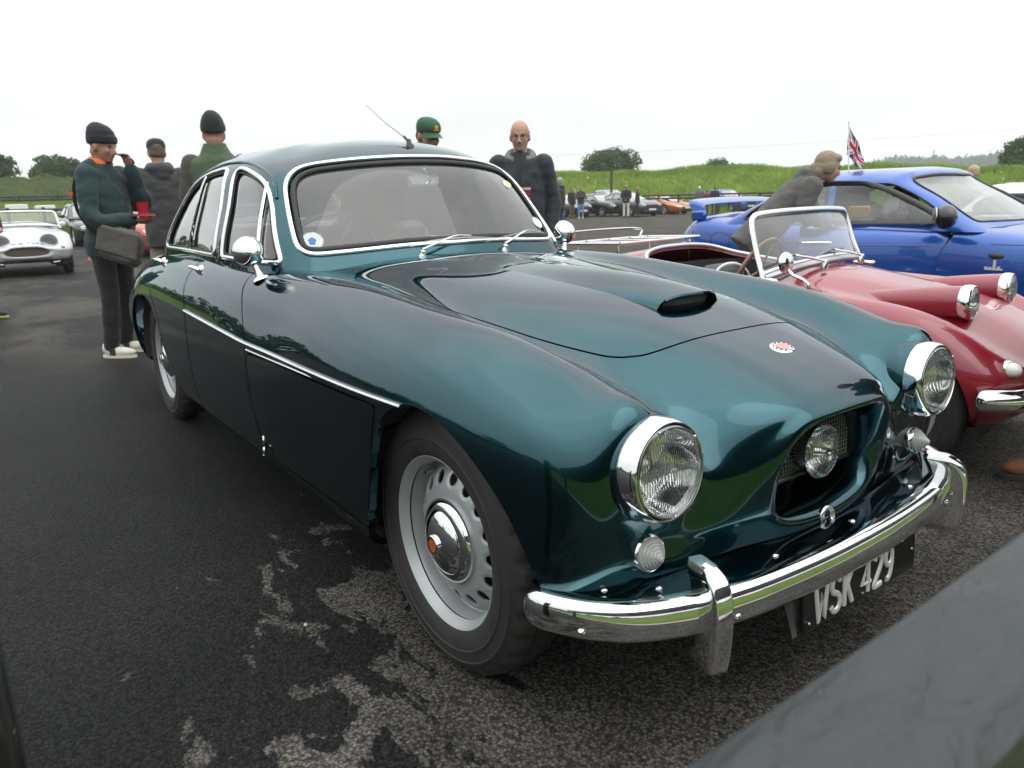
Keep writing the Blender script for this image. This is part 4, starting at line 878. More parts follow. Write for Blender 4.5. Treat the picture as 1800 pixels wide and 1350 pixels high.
    # head lamps on their pods
    for sgn in (-1, 1):
        if red:
            c = np.array([.165, sgn*.285, .695]); M = frame(c, (1, 0, .06))
            prof = [(.069*math.sqrt(max(0, 1-(t/.62)**1.7)), -t) for t in np.linspace(.62, .02, 22)]
            pd = MB().add(*lathe(prof, 40), M).build('lamp_pod', paint, bo)
            MB().add(*lathe([(.069, -.03), (.0735, -.018), (.0735, .0), (.0715, .012), (.068, .019), (.0650, .021), (.0635, .016)], 48), M).build('headlamp_bezel', CHROME, pd)
        else:
            c = np.array([.345, sgn*.305, .570]); M = frame(c, (1, 0, .08)); pd = MB().add(*lathe([(.125, -.22), (.118, -.08), (.112, -.03), (.102, 0.0)], 36), M).build('lamp_pod', paint, bo)
            MB().add(*lathe([(.121, -.03), (.122, .006), (.114, .014), (.104, .012)], 40), M).build('headlamp_bezel', mat('grey_alloy', (.42, .43, .44), .35, .8), pd)
        q_ = .72 if red else 1.18; MB().add(*lathe([(.0895*q_, .014), (.08*q_, -.01), (.06*q_, -.03), (.03, -.045), (0, -.05)], 36), M).build('reflector', REFLECT if red else mat('dim_reflector', (.20, .21, .22), .2, 1), pd)
        MB().add(*lathe([(.0875*q_, .016), (.08*q_, .023), (.06*q_, .030), (.03*q_, .034), (0, .036)], 40), M).build('headlamp_lens', flute_glass(), pd)
        # side lamp
        c = (.405, sgn*.47, .475); M = frame(c, (.93, sgn*.35, .05)); sl = MB().add(*lathe([(.034, -.03), (.036, .0), (.033, .006)], 28), M).build('side_lamp', CHROME, T); MB().add(*lathe([(.031, .004), (.029, .022), (.021, .042), (.010, .052), (0, .054)], 28), M).build('side_lamp_lens', mat('frosted_lens', (.72, .72, .68), .3, coat=.5), sl)
    # grille
    P = [(p[0], s*p[1], p[2]) for s in (1, -1) for p in (SPF[1] if s == 1 else SPF[1][::-1][1:-1])]
    MB().tube(spl(P, 3, True), .022 if red else .016, 10, closed=True, flat=.7).build('grille_surround', CHROME if red else mat('grey_alloy', (.42, .43, .44), .35, .8), T)
    for k in range(9): z = .335+k*.0185; w = .27*math.sqrt(max(.03, 1-((z-.408)/.095)**2)); MB().box((.452, 0, z), (.012, 2*w, .006)).build('grille_slat', mat('grille_alloy', (.5, .5, .5), .3, .9) if red else mat('grille_brown', (.20, .17, .14), .6, .4), T)
    MB().add([(.43, -.29, .31), (.43, .29, .31), (.43, .29, .50), (.43, -.29, .50)], [(0, 1, 2, 3)]).build('radiator', DARK if red else mat('grille_brown', (.20, .17, .14), .6, .4), T)
    bz = [p for p in Sb.V if abs(p[1]) < .02 and .38 < p[0] < .43 and p[2] > .5]; zb_ = np.mean([p[2] for p in bz]) if bz else .56
    MB().add(*lathe([(0, .006), (.022, .005), (.030, 0)], 24), frame((.40, 0, zb_), (.55, 0, .8))).build('nose_badge', CHROME, T)
    # wheels
    for x in (0, -1.95):
        for sgn in (-1, 1):
            M = wheel_frame((x, sgn*.525, .285), sgn); wh = thing_part('wheel', T)
            tyre('tyre', wh, M, .287, .14, .175, 72, False); MB().add(*lathe([(0, .02), (.06, .05), (.09, .052), (.12, .035), (.15, .03), (.168, .05), (.182, .058), (.184, .048)], 48), M).build('rim', SILVER, wh)
            MB().add(*lathe([(.075, .05), (.06, .066), (.03, .073), (0, .075)], 32), M).build('hub_cap', CHROME, wh)
            V = []; F = []
            for i in range(21):
                a = math.pi*(-.1+1.2*i/20)
                for yy in (.575, .3): V.append((x+.34*math.cos(a), sgn*yy, .28+.335*math.sin(a)))
            F = [(2*i, 2*i+1, 2*i+3, 2*i+2) for i in range(20)]+[tuple(2*i+1 for i in range(21))]
            MB().add(V, F).build('wheel_well', DARK, T)
    if red:
        for sgn in (-1, 1):
            pth = spl([(.335, sgn*.615, .375), (.40, sgn*.60, .378), (.47, sgn*.55, .38), (.515, sgn*.46, .38), (.53, sgn*.38, .38)], 6)
            b = MB(); b.tube(pth, np.interp(np.linspace(0, 1, len(pth)), [0, .04, .1, 1], [.026, .040, .044, .044]), 14, flat=1.0); b.build('quarter_bumper', CHROME, T)
            q = MB(); P = spl([(.535, sgn*.36, .30), (.555, sgn*.36, .36), (.56, sgn*.36, .44), (.535, sgn*.36, .50)], 5); q.tube(P, np.interp(np.linspace(0, 1, len(P)), [0, .12, .85, 1], [.02, .038, .036, .018]), 14); q.build('overrider', CHROME, T)
            k = MB(); k.add(*lathe([(.009, 0), (.008, .005), (0, .008)], 12), frame((.478+.022, sgn*.565, .385), (.7, sgn*.7, 0))); k.build('bumper_bolt', CHROME, T)
        for y0, y1 in ((-.22, .14), (.2, .47)):
            mb = MB(); mb.add(*lathe([(.016, 0), (.014, .03), (.009, .045), (0, .048)], 14), frame((-.565, y0, .79), (.2, 0, 1)))
            mb.tube([(-.565, y0, .83), (-.60, y0-.08, .85), (-.645, y0-.16, .865)], .006, 8); w_ = mb.build('wiper', CHROME, T)
            MB().tube([(-.668, y0-.28, .845), (-.655, y0-.18, .868), (-.648, y0-.05, .865)], .006, 6).build('wiper_blade', mat('wiper_grey', (.25, .25, .25), .3, .7), w_)
        mb = MB(); mb.tube([(-.47, -.545, .705), (-.47, -.55, .755), (-.50, -.55, .775), (-.56, -.54, .79), (-.60, -.535, .82)], .008, 8); mi = mb.build('mirror_stalk', CHROME, T)
        MB().add(*lathe([(0, .022), (.025, .018), (.042, .008), (.048, -.008), (.044, -.012), (0, -.012)][::-1], 30), frame((-.602, -.535, .845), (.9, -.2, .05))).build('mirror_head', CHROME, mi)
        rk = thing_part('luggage_rack', T)   # tubes above the tail
        for z, x0, x1, w in ((.892, -2.30, -1.80, .40),):
            P = spl([(x1, -w, z), (x0+.08, -w, z-.01), (x0, -w+.07, z-.012), (x0, w-.07, z-.012), (x0+.08, w, z-.01), (x1, w, z)], 5); MB().tube(P, .007, 8).build('rail', CHROME, rk)
        for y in (-.22, 0, .22): MB().tube([(-2.30, y, .880), (-1.80, y, .892)], .0055, 8).build('rack_bar', CHROME, rk)
        MB().tube([(-1.80, -.40, .892), (-1.80, .40, .892)], .007, 8).build('rack_crossbar', CHROME, rk)
        P = spl([(-2.31, -.38, .88), (-2.33, -.36, .935), (-2.33, .36, .935), (-2.31, .38, .88)], 5); MB().tube(P, .008, 8).build('rack_hoop', CHROME, rk)
        for x in (-2.2, -1.85):
            for y in (-.38, .38): MB().tube([(x, y*.95, .888), (x, y*.95, .72)], .007, 6).build('rack_leg', CHROME, rk)
    else:
        for y0 in (-.30, .30):   # flush scoop strips and the dark lettering on the nose
            MB().box((.0, y0*1.15-.0, .725), (.09, .10, .012), bev=.004).build('bonnet_latch', BLACKP, T) if y0 < 0 else None
        s = MB(); x = -.185
        LT = {'Y': [[(0, 1), (.3, .5), (.6, 1)], [(.3, .5), (.3, 0)]], 'M': [[(0, 0), (.05, 1), (.35, .3), (.65, 1), (.7, 0)]], 'O': [[(.3, 1), (.02, .7), (.02, .3), (.3, 0), (.58, .3), (.58, .7), (.3, 1)]], 'E': [[(.55, 1), (.05, 1), (.05, 0), (.55, 0)], [(.05, .5), (.45, .5)]], 'X': [[(0, 0), (.6, 1)], [(0, 1), (.6, 0)]], 'S': [[(.55, .85), (.3, 1), (.05, .8), (.3, .5), (.55, .25), (.3, 0), (.05, .15)]]}
        for ch in 'YMO EXXS':
            if ch == ' ': x += .04; continue
            s = MB()
            for st in LT[ch]: s.tube([(.452-.14*(b*.06), x+a*.07, .505+b*.055) for a, b in st], .0055, 6)
            x += .055; s.build('letter', mat('lettering_grey', (.10, .10, .11), .5), T)
        for y in (-.4, .4): MB().tube([(.42, y, .24), (.47, y, .23), (.44, y*.8, .22)], .014, 8).build('towing_eye', CHROME, T)
        MB().add(*lathe([(0, .03), (.035, .024), (.05, .0), (.045, -.02), (0, -.02)][::-1], 24), frame((-.66, .585, .82), (1, .1, 0))).build('door_mirror', mat('silver_paint_mirror', (.6, .61, .62), .3, .3), T)
    return T
RED = car_paint('cherry_red_paint', (.24, .0025, .017), .0, .38, 1.0, .0)
SILV = car_paint('silver_grey_paint', (.50, .51, .52), .6, .36, .8, .55)
roadster('open_roadster', 'cherry red open roadster with raised pod headlamps and chrome luggage rack, beside the green car', RED, (-.034, 1.99, -.0), .12, 'small open roadsters', True, (.88, 1, 1))
roadster('open_roadster', 'silver open roadster with grinning oval grille, facing us at far left', SILV, (-14.95, -.58, float(gz(-15, 0))), -.03, 'small open roadsters', False, (1.1, 1.2, 1.08))

# ---------------------------------------------------------------- closed cars
BLUEP = car_paint('bright_blue_paint', (.003, .070, .35), .5, .33, 1.0, .35)
DGLASS = glass_mat('tinted_glass', (.72, .78, .75), .08, 1.2, (.58, .62, .6))
DGLASSF = glass_mat('far_car_glass', (.35, .40, .40), .15, 2.2)
PIANO = mat('gloss_black_trim', (.010, .010, .011), .25, coat=.5, var=.1)
GREYT = mat('charcoal_window_trim', (.028, .028, .030), .45, var=.1)
ALLOY = mat('alloy_wheel_silver', (.50, .51, .52), .28, .8, var=.08)
def modern_car(name, label, paint, loc, rz, wb=2.5, fo=.8, ro=.95, hw=.82, H=1.30, belt=.86, hood=.80, nose=.62, deck=.86, ws=-.50, hd=-1.15, rr=-2.05, rb=-2.75, roofw=.56, fine=False, group=None, open_door=False, glass=None, wheel_r=.30, trim=None, roofpaint=None, grille=True, spoiler=False, plate=True, cat='car', rear_lamps=True):
    T = thing(name, label, cat, loc, rz, group); glass = glass or DGLASSF; trim = trim or GREYT
    xr = -wb-ro
    def top(x): return float(np.interp(x, [xr, xr+.12, rb-.05, rb+.2, ws-.35, ws, ws+.3, fo*.55, fo-.12, fo], [deck-.14, deck-.01, deck, belt+.03, belt+.01, hood+.02, hood-.005, (hood+nose)/2+.03, nose+.03, nose-.05]))
    def wid(x): return hw*float(np.interp(x, [xr, xr+.1, xr+.4, -wb, -wb*.5, 0, fo*.5, fo-.15, fo], [.80, .88, .955, 1, 1, .985, .95, .84, .74]))
    xs = [xr, xr+.06, xr+.2, -wb-.35, -wb, rb+.35 if rb+.35 > -wb+.2 else -wb+.3, -wb*.62, -wb*.45, ws-.2, ws+.12, 0, fo*.45, fo-.22, fo-.08, fo]
    xs = sorted(set(round(x, 3) for x in xs)); R = []
    for x in xs:
        w, t = wid(x), top(x); e = 1 if xr+.1 < x < fo-.12 else (.75 if x in (xs[1], xs[-2]) else .5); bot = .19+.10*(1-e); lo = .30+.06*(1-e)
        R.append([(x,)+p for p in [(0, t+.03*e), (.35*w, t+.027*e), (.66*w, t+.008*e), (.82*w, t-.008), (.925*w, t-.045), (.975*w, t-.105), (w, t-.21 if t-.21 > .5 else .5*(t+.42)), (.995*w, .44), (.975*w, lo), (.90*w, bot), (.5*w, bot-.02), (0, bot-.02)]])
    x0, x1 = xs[0], xs[-1]
    cap = lambda ring, x, k, dz: [(x, p[1]*k, dz+(p[2]-dz)*k) for p in ring]
    R = [cap(R[0], x0-.015, .8, .5), ]+R+[cap(R[-1], x1+.02, .82, .45), cap(R[-1], x1+.025, .3, .45)]; R = [cap(R[0], x0-.018, .3, .5)]+R
    nu, nv = (220, 120) if fine else (80, 44)
    G = loft(R, nu, nv); S = Surf.grid(G, gnormals(G)); xz = lambda S: S.V[:, [0, 2]]
    def arch(c, r): return np.array([(c+r*math.cos(a), wheel_r+r*math.sin(a)) for a in np.linspace(0, math.pi, 24)]+[(c-r, -.1), (c+r, -.1)])
    wr = wheel_r+.045; S = S.clip(np.where(S.V[:, 1] > .45, -np.maximum(sd(xz(S), arch(0, wr)), sd(xz(S), arch(-wb, wr))), 1.))
    ck = np.array([(ws-.25, -.86*hw), (ws-.25, .86*hw), (rb+.2, .82*hw), (rb+.2, -.82*hw)]); f_ck = sd(S.V[:, :2], ck); S = S.clip(np.where(S.V[:, 2] > belt-.14, -f_ck, 1.))
    # cabin
    bw = .905*hw; hz = H-.085; e_ = .04
    def ringc(z, xf, xf2, xm, xb2, xb, w, w2): return [(xf, 0, z), (xf-.03, w*.45, z), (xf-.10, w*.80, z-.004), (xf2, w*.97, z-.008), ((xf2+xm)/2, w, z), (xm, w, z), ((xm+xb2)/2, w2, z), (xb2, w2*.94, z), (xb+.09, w2*.72, z), (xb, 0, z)]
    xm = (hd+rr)/2; L = []
    L.append([(hd-.22-.04*k+(-0)*(k)-(rr+.2-hd+.22)*0+((rr+.25)-(hd-.25))*k/9*1.0, 0, H) for k in range(10)])
    L.append(ringc(H-.016, hd-.12, hd-.22, xm, rr+.12, rr+.08, roofw*.60, roofw*.58))
    L.append(ringc(H-.05, hd-.03, hd-.14, xm, rr+.02, rr-.03, roofw*.90, roofw*.87))
    for t in (0, .33, .66, 1.06):
        z = hz+(belt-.005-hz)*t; xf = hd+(ws-hd)*t; xb = rr-.08+(rb-rr+.08)*t; w = roofw+(bw-roofw)*min(1, t)**.85
        L.append(ringc(z, xf, xf-.13, (xf+xb)/2, xb+.10, xb, w, w*.985))
    Gc = loft(L, 70 if fine else 36, 150 if fine else 72); Cs = Surf.grid(Gc, gnormals(Gc)).both()
    zt = hz-.035; zb_ = belt+.03
    xfw = lambda z: np.interp(z, [belt, hz], [ws-.13, hd-.13]); xbw = lambda z: np.interp(z, [belt, hz], [rb+.10, rr+.02])
    mid = (ws+rb)/2-.05; pil = .035
    fw = spl([(xfw(zb_)-.10, zb_), (xfw((zb_+zt)/2)-.085, (zb_+zt)/2), (xfw(zt)-.10, zt-.02), (xfw(zt)-.30, zt)], 4).tolist()+[(mid+pil-.05, zt), (mid+pil, zb_)]
    rw = [(mid-pil, zb_), (mid-pil-.05, zt)]+spl([(xbw(zt)+.30, zt), (xbw(zt)+.10, zt-.03), (xbw((zb_+zt)/2)+.06, (zb_+zt)/2-.01), (xbw(zb_)+.18, zb_)], 4).tolist()
    wsp = np.array([(-bw*.86, belt+.03), (bw*.86, belt+.03), (roofw*.93, hz-.005), (roofw*.5, hz+.02), (-roofw*.5, hz+.02), (-roofw*.93, hz-.005)]); rwp = wsp*np.array([.88, 1])
    fsw = lambda S, p: np.where(np.abs(S.V[:, 1]) > roofw*.72, sd(xz(S), np.array(p)), -1.)
    f_ws = lambda S: np.where(S.V[:, 0] > xm, sd(S.V[:, 1:], wsp), -1.); f_rw = lambda S: np.where(S.V[:, 0] < xm, sd(S.V[:, 1:], rwp), -1.)
    shell = Cs
    for f in (f_ws, f_rw, lambda S: fsw(S, fw), lambda S: fsw(S, rw)): shell = shell.clip(-f(shell))
    ro_ = shell.rim(.03).build('roof', roofpaint or paint, T)
    for nm, f in (('windscreen', f_ws), ('rear_window', f_rw)):
        g = Cs.clip(f(Cs)).off(-.006).build(nm, glass, T)
        if fine: trim_tube(Cs.clip(f(Cs)-.004), .012, trim, nm+'_seal', g, .0, .03, flat=.5, n=6)
    # doors
    base = S; doors = []; mx = mid-.02
    fdp = [(ws-.34+.12, belt+.05), (ws-.34, belt-.22), (ws-.34, .30), (ws-.36, .24), (mx+.015, .24), (mx+.015, belt+.05)]; rdp = [(mx-.015, belt+.05), (mx-.015, .24), (-wb+wr+.10, .24), (-wb+wr+.07, .45), (-wb+wr-.12, .66), (rb+.34, belt+.05)]
    fdd = lambda S, p: np.where(S.V[:, 1] > .5, sd(xz(S), np.array(p)), -1.)
    if fine:
        for p in (fdp, rdp): base = base.clip(-fdd(base, p)-.003)
    base.both().rim(.02).build('body', paint, T)
    hinge = np.array([ws-.36, -hw*.985, 0])
    for sgn in (-1, 1):
        for nm, p, wp in (('front_door', fdp, fw), ('rear_door', rdp, rw)):
            par = T; swing = open_door and sgn == -1 and nm == 'front_door'
            if fine:
                D = S.clip(fdd(S, p)-.003).rim(.03).side(sgn); d = D.build(nm, paint, T); par = d
                hx = (mx+.13) if nm == 'front_door' else (rb+.50); yy = sgn*(np.interp(belt-.10, [.44, belt-.15], [hw, hw*.985])-.004)
                hz_ = belt-.115; q = MB(); q.tube(spl([(hx-.11, yy, hz_), (hx-.07, yy+sgn*.022, hz_+.004), (hx+.07, yy+sgn*.022, hz_+.006), (hx+.11, yy, hz_+.002)], 5), [.016]*16, 8, flat=.8); q.build('door_handle', CHROME, d)
                Pm = [(x, belt-.135) for x in np.linspace(min(a for a, b in p)+.03, max(a for a, b in p)-.03, 24)]; Vn = D.V
                pts = []
                for a, b in Pm:
                    dd = (Vn[:, 0]-a)**2+(Vn[:, 2]-b)**2; k = np.argpartition(dd, 4)[:4]; w = 1/(dd[k]+1e-7); pts.append((a, (Vn[k, 1]*w).sum()/w.sum()+sgn*.0005, b))
                MB().tube(resample(np.array(pts), .04, False, 3), .005, 6, flat=.5).build('rubbing_strip', PIANO, d)
            Hs = Surf.grid(Gc, gnormals(Gc)).side(sgn); W_ = Hs.clip(fsw(Hs, wp)).off(-.006)
            if len(W_.F) == 0: continue
            g = W_.build(nm.replace('door', 'side_window'), glass, par)
            trim_tube(Hs.clip(fsw(Hs, wp)-.002), .022 if (fine and nm == 'front_door') else .014, trim, 'window_surround', g if par is T else d, .004, .03, flat=.45, n=6)
            if swing:
                d.location = tuple(hinge); a = math.radians(open_door)
                for ch in [d]+list(d.children_recursive):
                    if ch.type == 'MESH' and not ch.get('_sh'):
                        ch.data.transform(Matrix.Translation(tuple(-hinge))); ch['_sh'] = 1
                d.rotation_euler = (0, 0, a)
                for ch in d.children_recursive:
                    if '_sh' in ch: del ch['_sh']
                if '_sh' in d: del d['_sh']
                MB().add([(x-hinge[0], y*1.0-hinge[1]+.05, z) for x, y, z in [(fdp[1][0]-.03, -hw*.95, .28), (mx+.05, -hw*.95, .28), (mx+.05, -hw*.95, belt-.03), (fdp[1][0]-.03, -hw*.95, belt-.03)]], [(0, 1, 2, 3)]).build('door_card', BLACKP, d)
                mm = MB(); mm.ell((hw*0+.02, -.16, belt+.075), (.075, .105, .085), 20, 14); mm.tube([(.0, -.02, belt+.03), (.01, -.12, belt+.05)], .03, 8); om = mm.build('door_mirror', PIANO, d)
                MB().add(*lathe([(0, 0), (.062, 0), (.066, -.006)], 24), frame((-.052, -.165, belt+.077), (-1, -.1, 0))).build('mirror_glass', mat('mirror_glass', (.55, .58, .58), .03, 1), om)
    if not open_door or fine:
        for sgn in ((1,) if open_door else (-1, 1)):
            mm = MB(); mm.ell((ws-.42, sgn*(hw+.08), belt+.06), (.06, .09, .065), 14, 10); mm.build('door_mirror', PIANO if fine else paint, T)
    # interior
    MB().box(((ws+rb)/2, 0, .36), (rb-ws if rb > ws else ws-rb, hw*1.7, .04)).build('floor_pan', DARK, T)
    MB().box((ws-.28, 0, belt-.09), (.30, hw*1.6, .14), bev=.04).build('dashboard', BLACKP, T)
    for y in (-.36*hw/.82, .36*hw/.82):
        for x in (mid+.35, mid-.38):
            s = MB(); s.box((x, y, .52), (.46, .44, .16), bev=.05); s.box((0, 0, 0), (.12, .44, .54), bev=.05, M=Matrix.Translation((x-.24, y, .80)) @ Matrix.Rotation(-.2, 4, 'Y')); (s.box((x-.31, y, 1.10-.05*(1.30-H)/.1), (.09, .26, .16), bev=.035) if x > mid else None); s.build('seat', mat('dark_seat', (.02, .02, .021), .8), T)
    sw = MB(); Ms = frame((ws-.55, -.36*hw/.82, belt+.0), (-.9, 0, .45)); sw.tube([(Ms@np.array([.18*math.cos(a), .18*math.sin(a), 0, 1]))[:3] for a in np.linspace(0, 2*math.pi, 28, endpoint=False)], .014, 6, closed=True); sw.tube([Ms[:3, 3]-Ms[:3, 0]*.18, Ms[:3, 3]+Ms[:3, 0]*.18], .02, 6); sw.build('steering_wheel', BLACKP, T)
    # wheels
    for x in (0, -wb):
        for sgn in (-1, 1):
            M = wheel_frame((x, sgn*(hw-.12), wheel_r), sgn); wh = thing_part('wheel', T); tyre('tyre', wh, M, wheel_r, .19, wheel_r*.68, 48, False)
            rb_ = wheel_r*.69; r_ = MB().add(*lathe([(.0, .06), (.05, .062), (.06, .05)], 24), M); r_.add(*lathe([(rb_*.86, .03), (rb_*.93, .075), (rb_, .082), (rb_, .06)], 32), M)
            for k in range(5):
                a = 2*math.pi*k/5+.3; pth = [(M@np.array([q*math.cos(a), q*math.sin(a), zz, 1]))[:3] for q, zz in ((.03, .055), (rb_*.5, .066), (rb_*.92, .068))]; r_.tube(pth, [.034, .028, .030], 6, flat=.5, up=M[:3, 2])
            r_.build('alloy_wheel', ALLOY, wh); MB().add(*lathe([(0, .0), (rb_*.98, .0)], 24), M).build('brake_disc', DARK, wh)
            V = []
            for i in range(15):
                a = math.pi*(-.08+1.16*i/14)
                for yy in (hw-.05, .35): V.append((x+(wr+.015)*math.cos(a), sgn*yy, wheel_r+(wr+.01)*math.sin(a)))
            MB().add(V, [(2*i, 2*i+1, 2*i+3, 2*i+2) for i in range(14)]+[tuple(2*i+1 for i in range(15))]).build('wheel_well', DARK, T)
    # lamps, grille, plates
    Gf = G.reshape(-1, 3)
    def onbody(y, z, front=True):
        m = (Gf[:, 0] > fo*.3) if front else (Gf[:, 0] < xr+.7); Q = Gf[m]; d = (Q[:, 1]-abs(y))**2+(Q[:, 2]-z)**2; k = np.argpartition(d, 3)[:3]; return Q[k, 0].mean()
    for sgn in (-1, 1):
        V = []; n = 12
        for sy, sz in [(math.cos(a), math.sin(a)) for a in np.linspace(0, 2*math.pi, n, endpoint=False)]:
            y = .66*hw+.15*sy*hw; z = nose-.02+.052*sz+.02*sy; V.append((onbody(y, z)+.012, sgn*y, z))
        c = np.mean(V, 0)+np.array([.015, 0, 0]); V.append(tuple(c)); hl = MB().add(V, [(i, (i+1) % n, n)[::sgn] for i in range(n)]).build('headlamp', mat('headlamp_clear', (.55, .57, .58), .12, .4, coat=1), T)
        if rear_lamps:
            V = []
            for sy, sz in [(math.cos(a), math.sin(a)) for a in np.linspace(0, 2*math.pi, n, endpoint=False)]:
                y = .80*hw+.11*sy*hw; z = deck-.17+.10*sz; V.append((onbody(y, z, False)-.012, sgn*y, z))
            c = np.mean(V, 0)-np.array([.012, 0, 0]); V.append(tuple(c)); MB().add(V, [(i, n, (i+1) % n)[::sgn] for i in range(n)]).build('tail_lamp', REDL, T)
    if grille:
        V = [(fo+.032, -.42*hw, nose-.05), (fo+.032, .42*hw, nose-.05), (fo+.040, .36*hw, nose-.17), (fo+.040, -.36*hw, nose-.17), (fo-.05, -.42*hw, nose-.05), (fo-.05, .42*hw, nose-.05), (fo-.05, .36*hw, nose-.17), (fo-.05, -.36*hw, nose-.17)]
        MB().add(V, [(0, 1, 2, 3), (0, 4, 5, 1), (3, 2, 6, 7), (0, 3, 7, 4), (1, 5, 6, 2)]).build('grille', PIANO, T, smooth=False)
        MB().box((fo+.02, 0, .30), (.05, 1.2*hw, .09), bev=.02).build('air_intake', BLACKP, T)
    if plate:
        pl_ = MB().box((fo+.046, 0, .40), (.012, .50, .105), bev=.004).build('number_plate', PLATEY, T)
    return T, S, Gc
# the blue saloon with its driver's door open
def fitted(T, G): pass
bt, bS, bG = modern_car('saloon_car', 'bright blue saloon with boot spoiler and front door open, behind the red roadster', BLUEP, (-.12, 4.86, float(gz(-.2, 4.9))), -.02, wb=2.54, fo=.80, ro=.92, hw=.82, H=1.325, belt=.885, hood=.84, nose=.66, deck=.93, ws=-.56, hd=-1.17, rr=-2.22, rb=-3.02, roofw=.57, fine=True, open_door=32, glass=DGLASS, wheel_r=.31)
def blue_details(T):
    S = bS.side(-1)
    def on(x, z):
        d = (S.V[:, 0]-x)**2+(S.V[:, 2]-z)**2+(np.abs(S.V[:, 1]) < .4)*9; k = np.argpartition(d, 4)[:4]; w = 1/(d[k]+1e-7); return (S.V[k]*w[:, None]).sum(0)/w.sum(), (S.N[k]*w[:, None]).sum(0)/w.sum()
    # boot spoiler on two feet
    sp = MB(); P = spl([(-3.22, -.68, .985), (-3.27, -.66, 1.045), (-3.30, -.55, 1.072), (-3.31, 0, 1.085), (-3.30, .55, 1.072), (-3.27, .66, 1.045), (-3.22, .68, .985)], 6)
    V = []; F = []; n = 8
    for i, p in enumerate(P):
        for j in range(n):
            a = 2*math.pi*j/n; V.append((p[0]+.10*math.cos(a), p[1], p[2]+.020*math.sin(a)+.02*-math.cos(a)))
    F = [(i*n+j, i*n+(j+1) % n, (i+1)*n+(j+1) % n, (i+1)*n+j) for i in range(len(P)-1) for j in range(n)]+[tuple(range(n))[::-1], tuple((len(P)-1)*n+j for j in range(n))]
    sp.add(V, F)
    for y in (-.68, .68): sp.box((-3.22, y, .945), (.18, .05, .10), bev=.02)
    sp.build('boot_spoiler', BLUEP, T)
    # fuel flap outline, side repeater, wheel-arch lip, sill line, badge
    q = [on(-2.86+.115*math.copysign(abs(math.cos(a))**.6, math.cos(a)), .715+.085*math.copysign(abs(math.sin(a))**.6, math.sin(a)))[0] for a in np.linspace(0, 2*math.pi, 40, endpoint=False)]
    MB().tube(q, .003, 5, closed=True).build('fuel_flap_gap', PIANO, T)
    p, n_ = on(-.52, .70); M = frame(p+n_*.001, n_, (1, 0, 0)); v, f = lathe([(.0, .012), (.035, .010), (.048, .004), (.05, 0)], 24); v[:, 1] *= .42; sr = MB().add(v, f, M).build('side_repeater', GREYT, T)
    l = MB()
    for dx, h in ((-.05, .02), (-.02, .02), (0.0, .07), (.03, .025)): p, n_ = on(-.52+dx, .615+h/2-.01); l.box(tuple(p+n_*.003), (.018, .006, h))
    l.box(tuple(on(-.52, .607)[0]+np.array([0, -.003, 0])), (.11, .006, .012)); b_ = l.build('wing_badge', mat('badge_silver', (.6, .6, .6), .45, .3), T); b_['kind'] = 'stuff'
    q = [on(x, .775)[0] for x in np.linspace(-.57, .4, 26)]; MB().tube(resample(np.array(q), .04, False, 3), .005, 6, flat=.5).build('rubbing_strip', PIANO, T)
    q = [on(x, .785)[0] for x in np.linspace(-3.36, -2.55, 26)]; MB().tube(resample(np.array(q), .04, False, 3), .005, 6, flat=.5).build('waist_crease', PIANO, T)
    q = [on(x, z)[0] for x, z in zip(np.linspace(-3.38, -2.92, 16), np.linspace(.60, .555, 16))]; MB().tube(resample(np.array(q), .04, False, 2), .004, 5).build('bumper_gap', PIANO, T)
    MB().box((-1.0, .30, .925), (.24, .42, .004), rz=.2).build('paper_notice', mat('white_paper', (.78, .78, .76), .8), T)
    MB().box((-.53, .2, .875), (.03, .6, .012), rz=.1, bev=.004).build('wiper', BLACKP, T)
blue_details(bt)
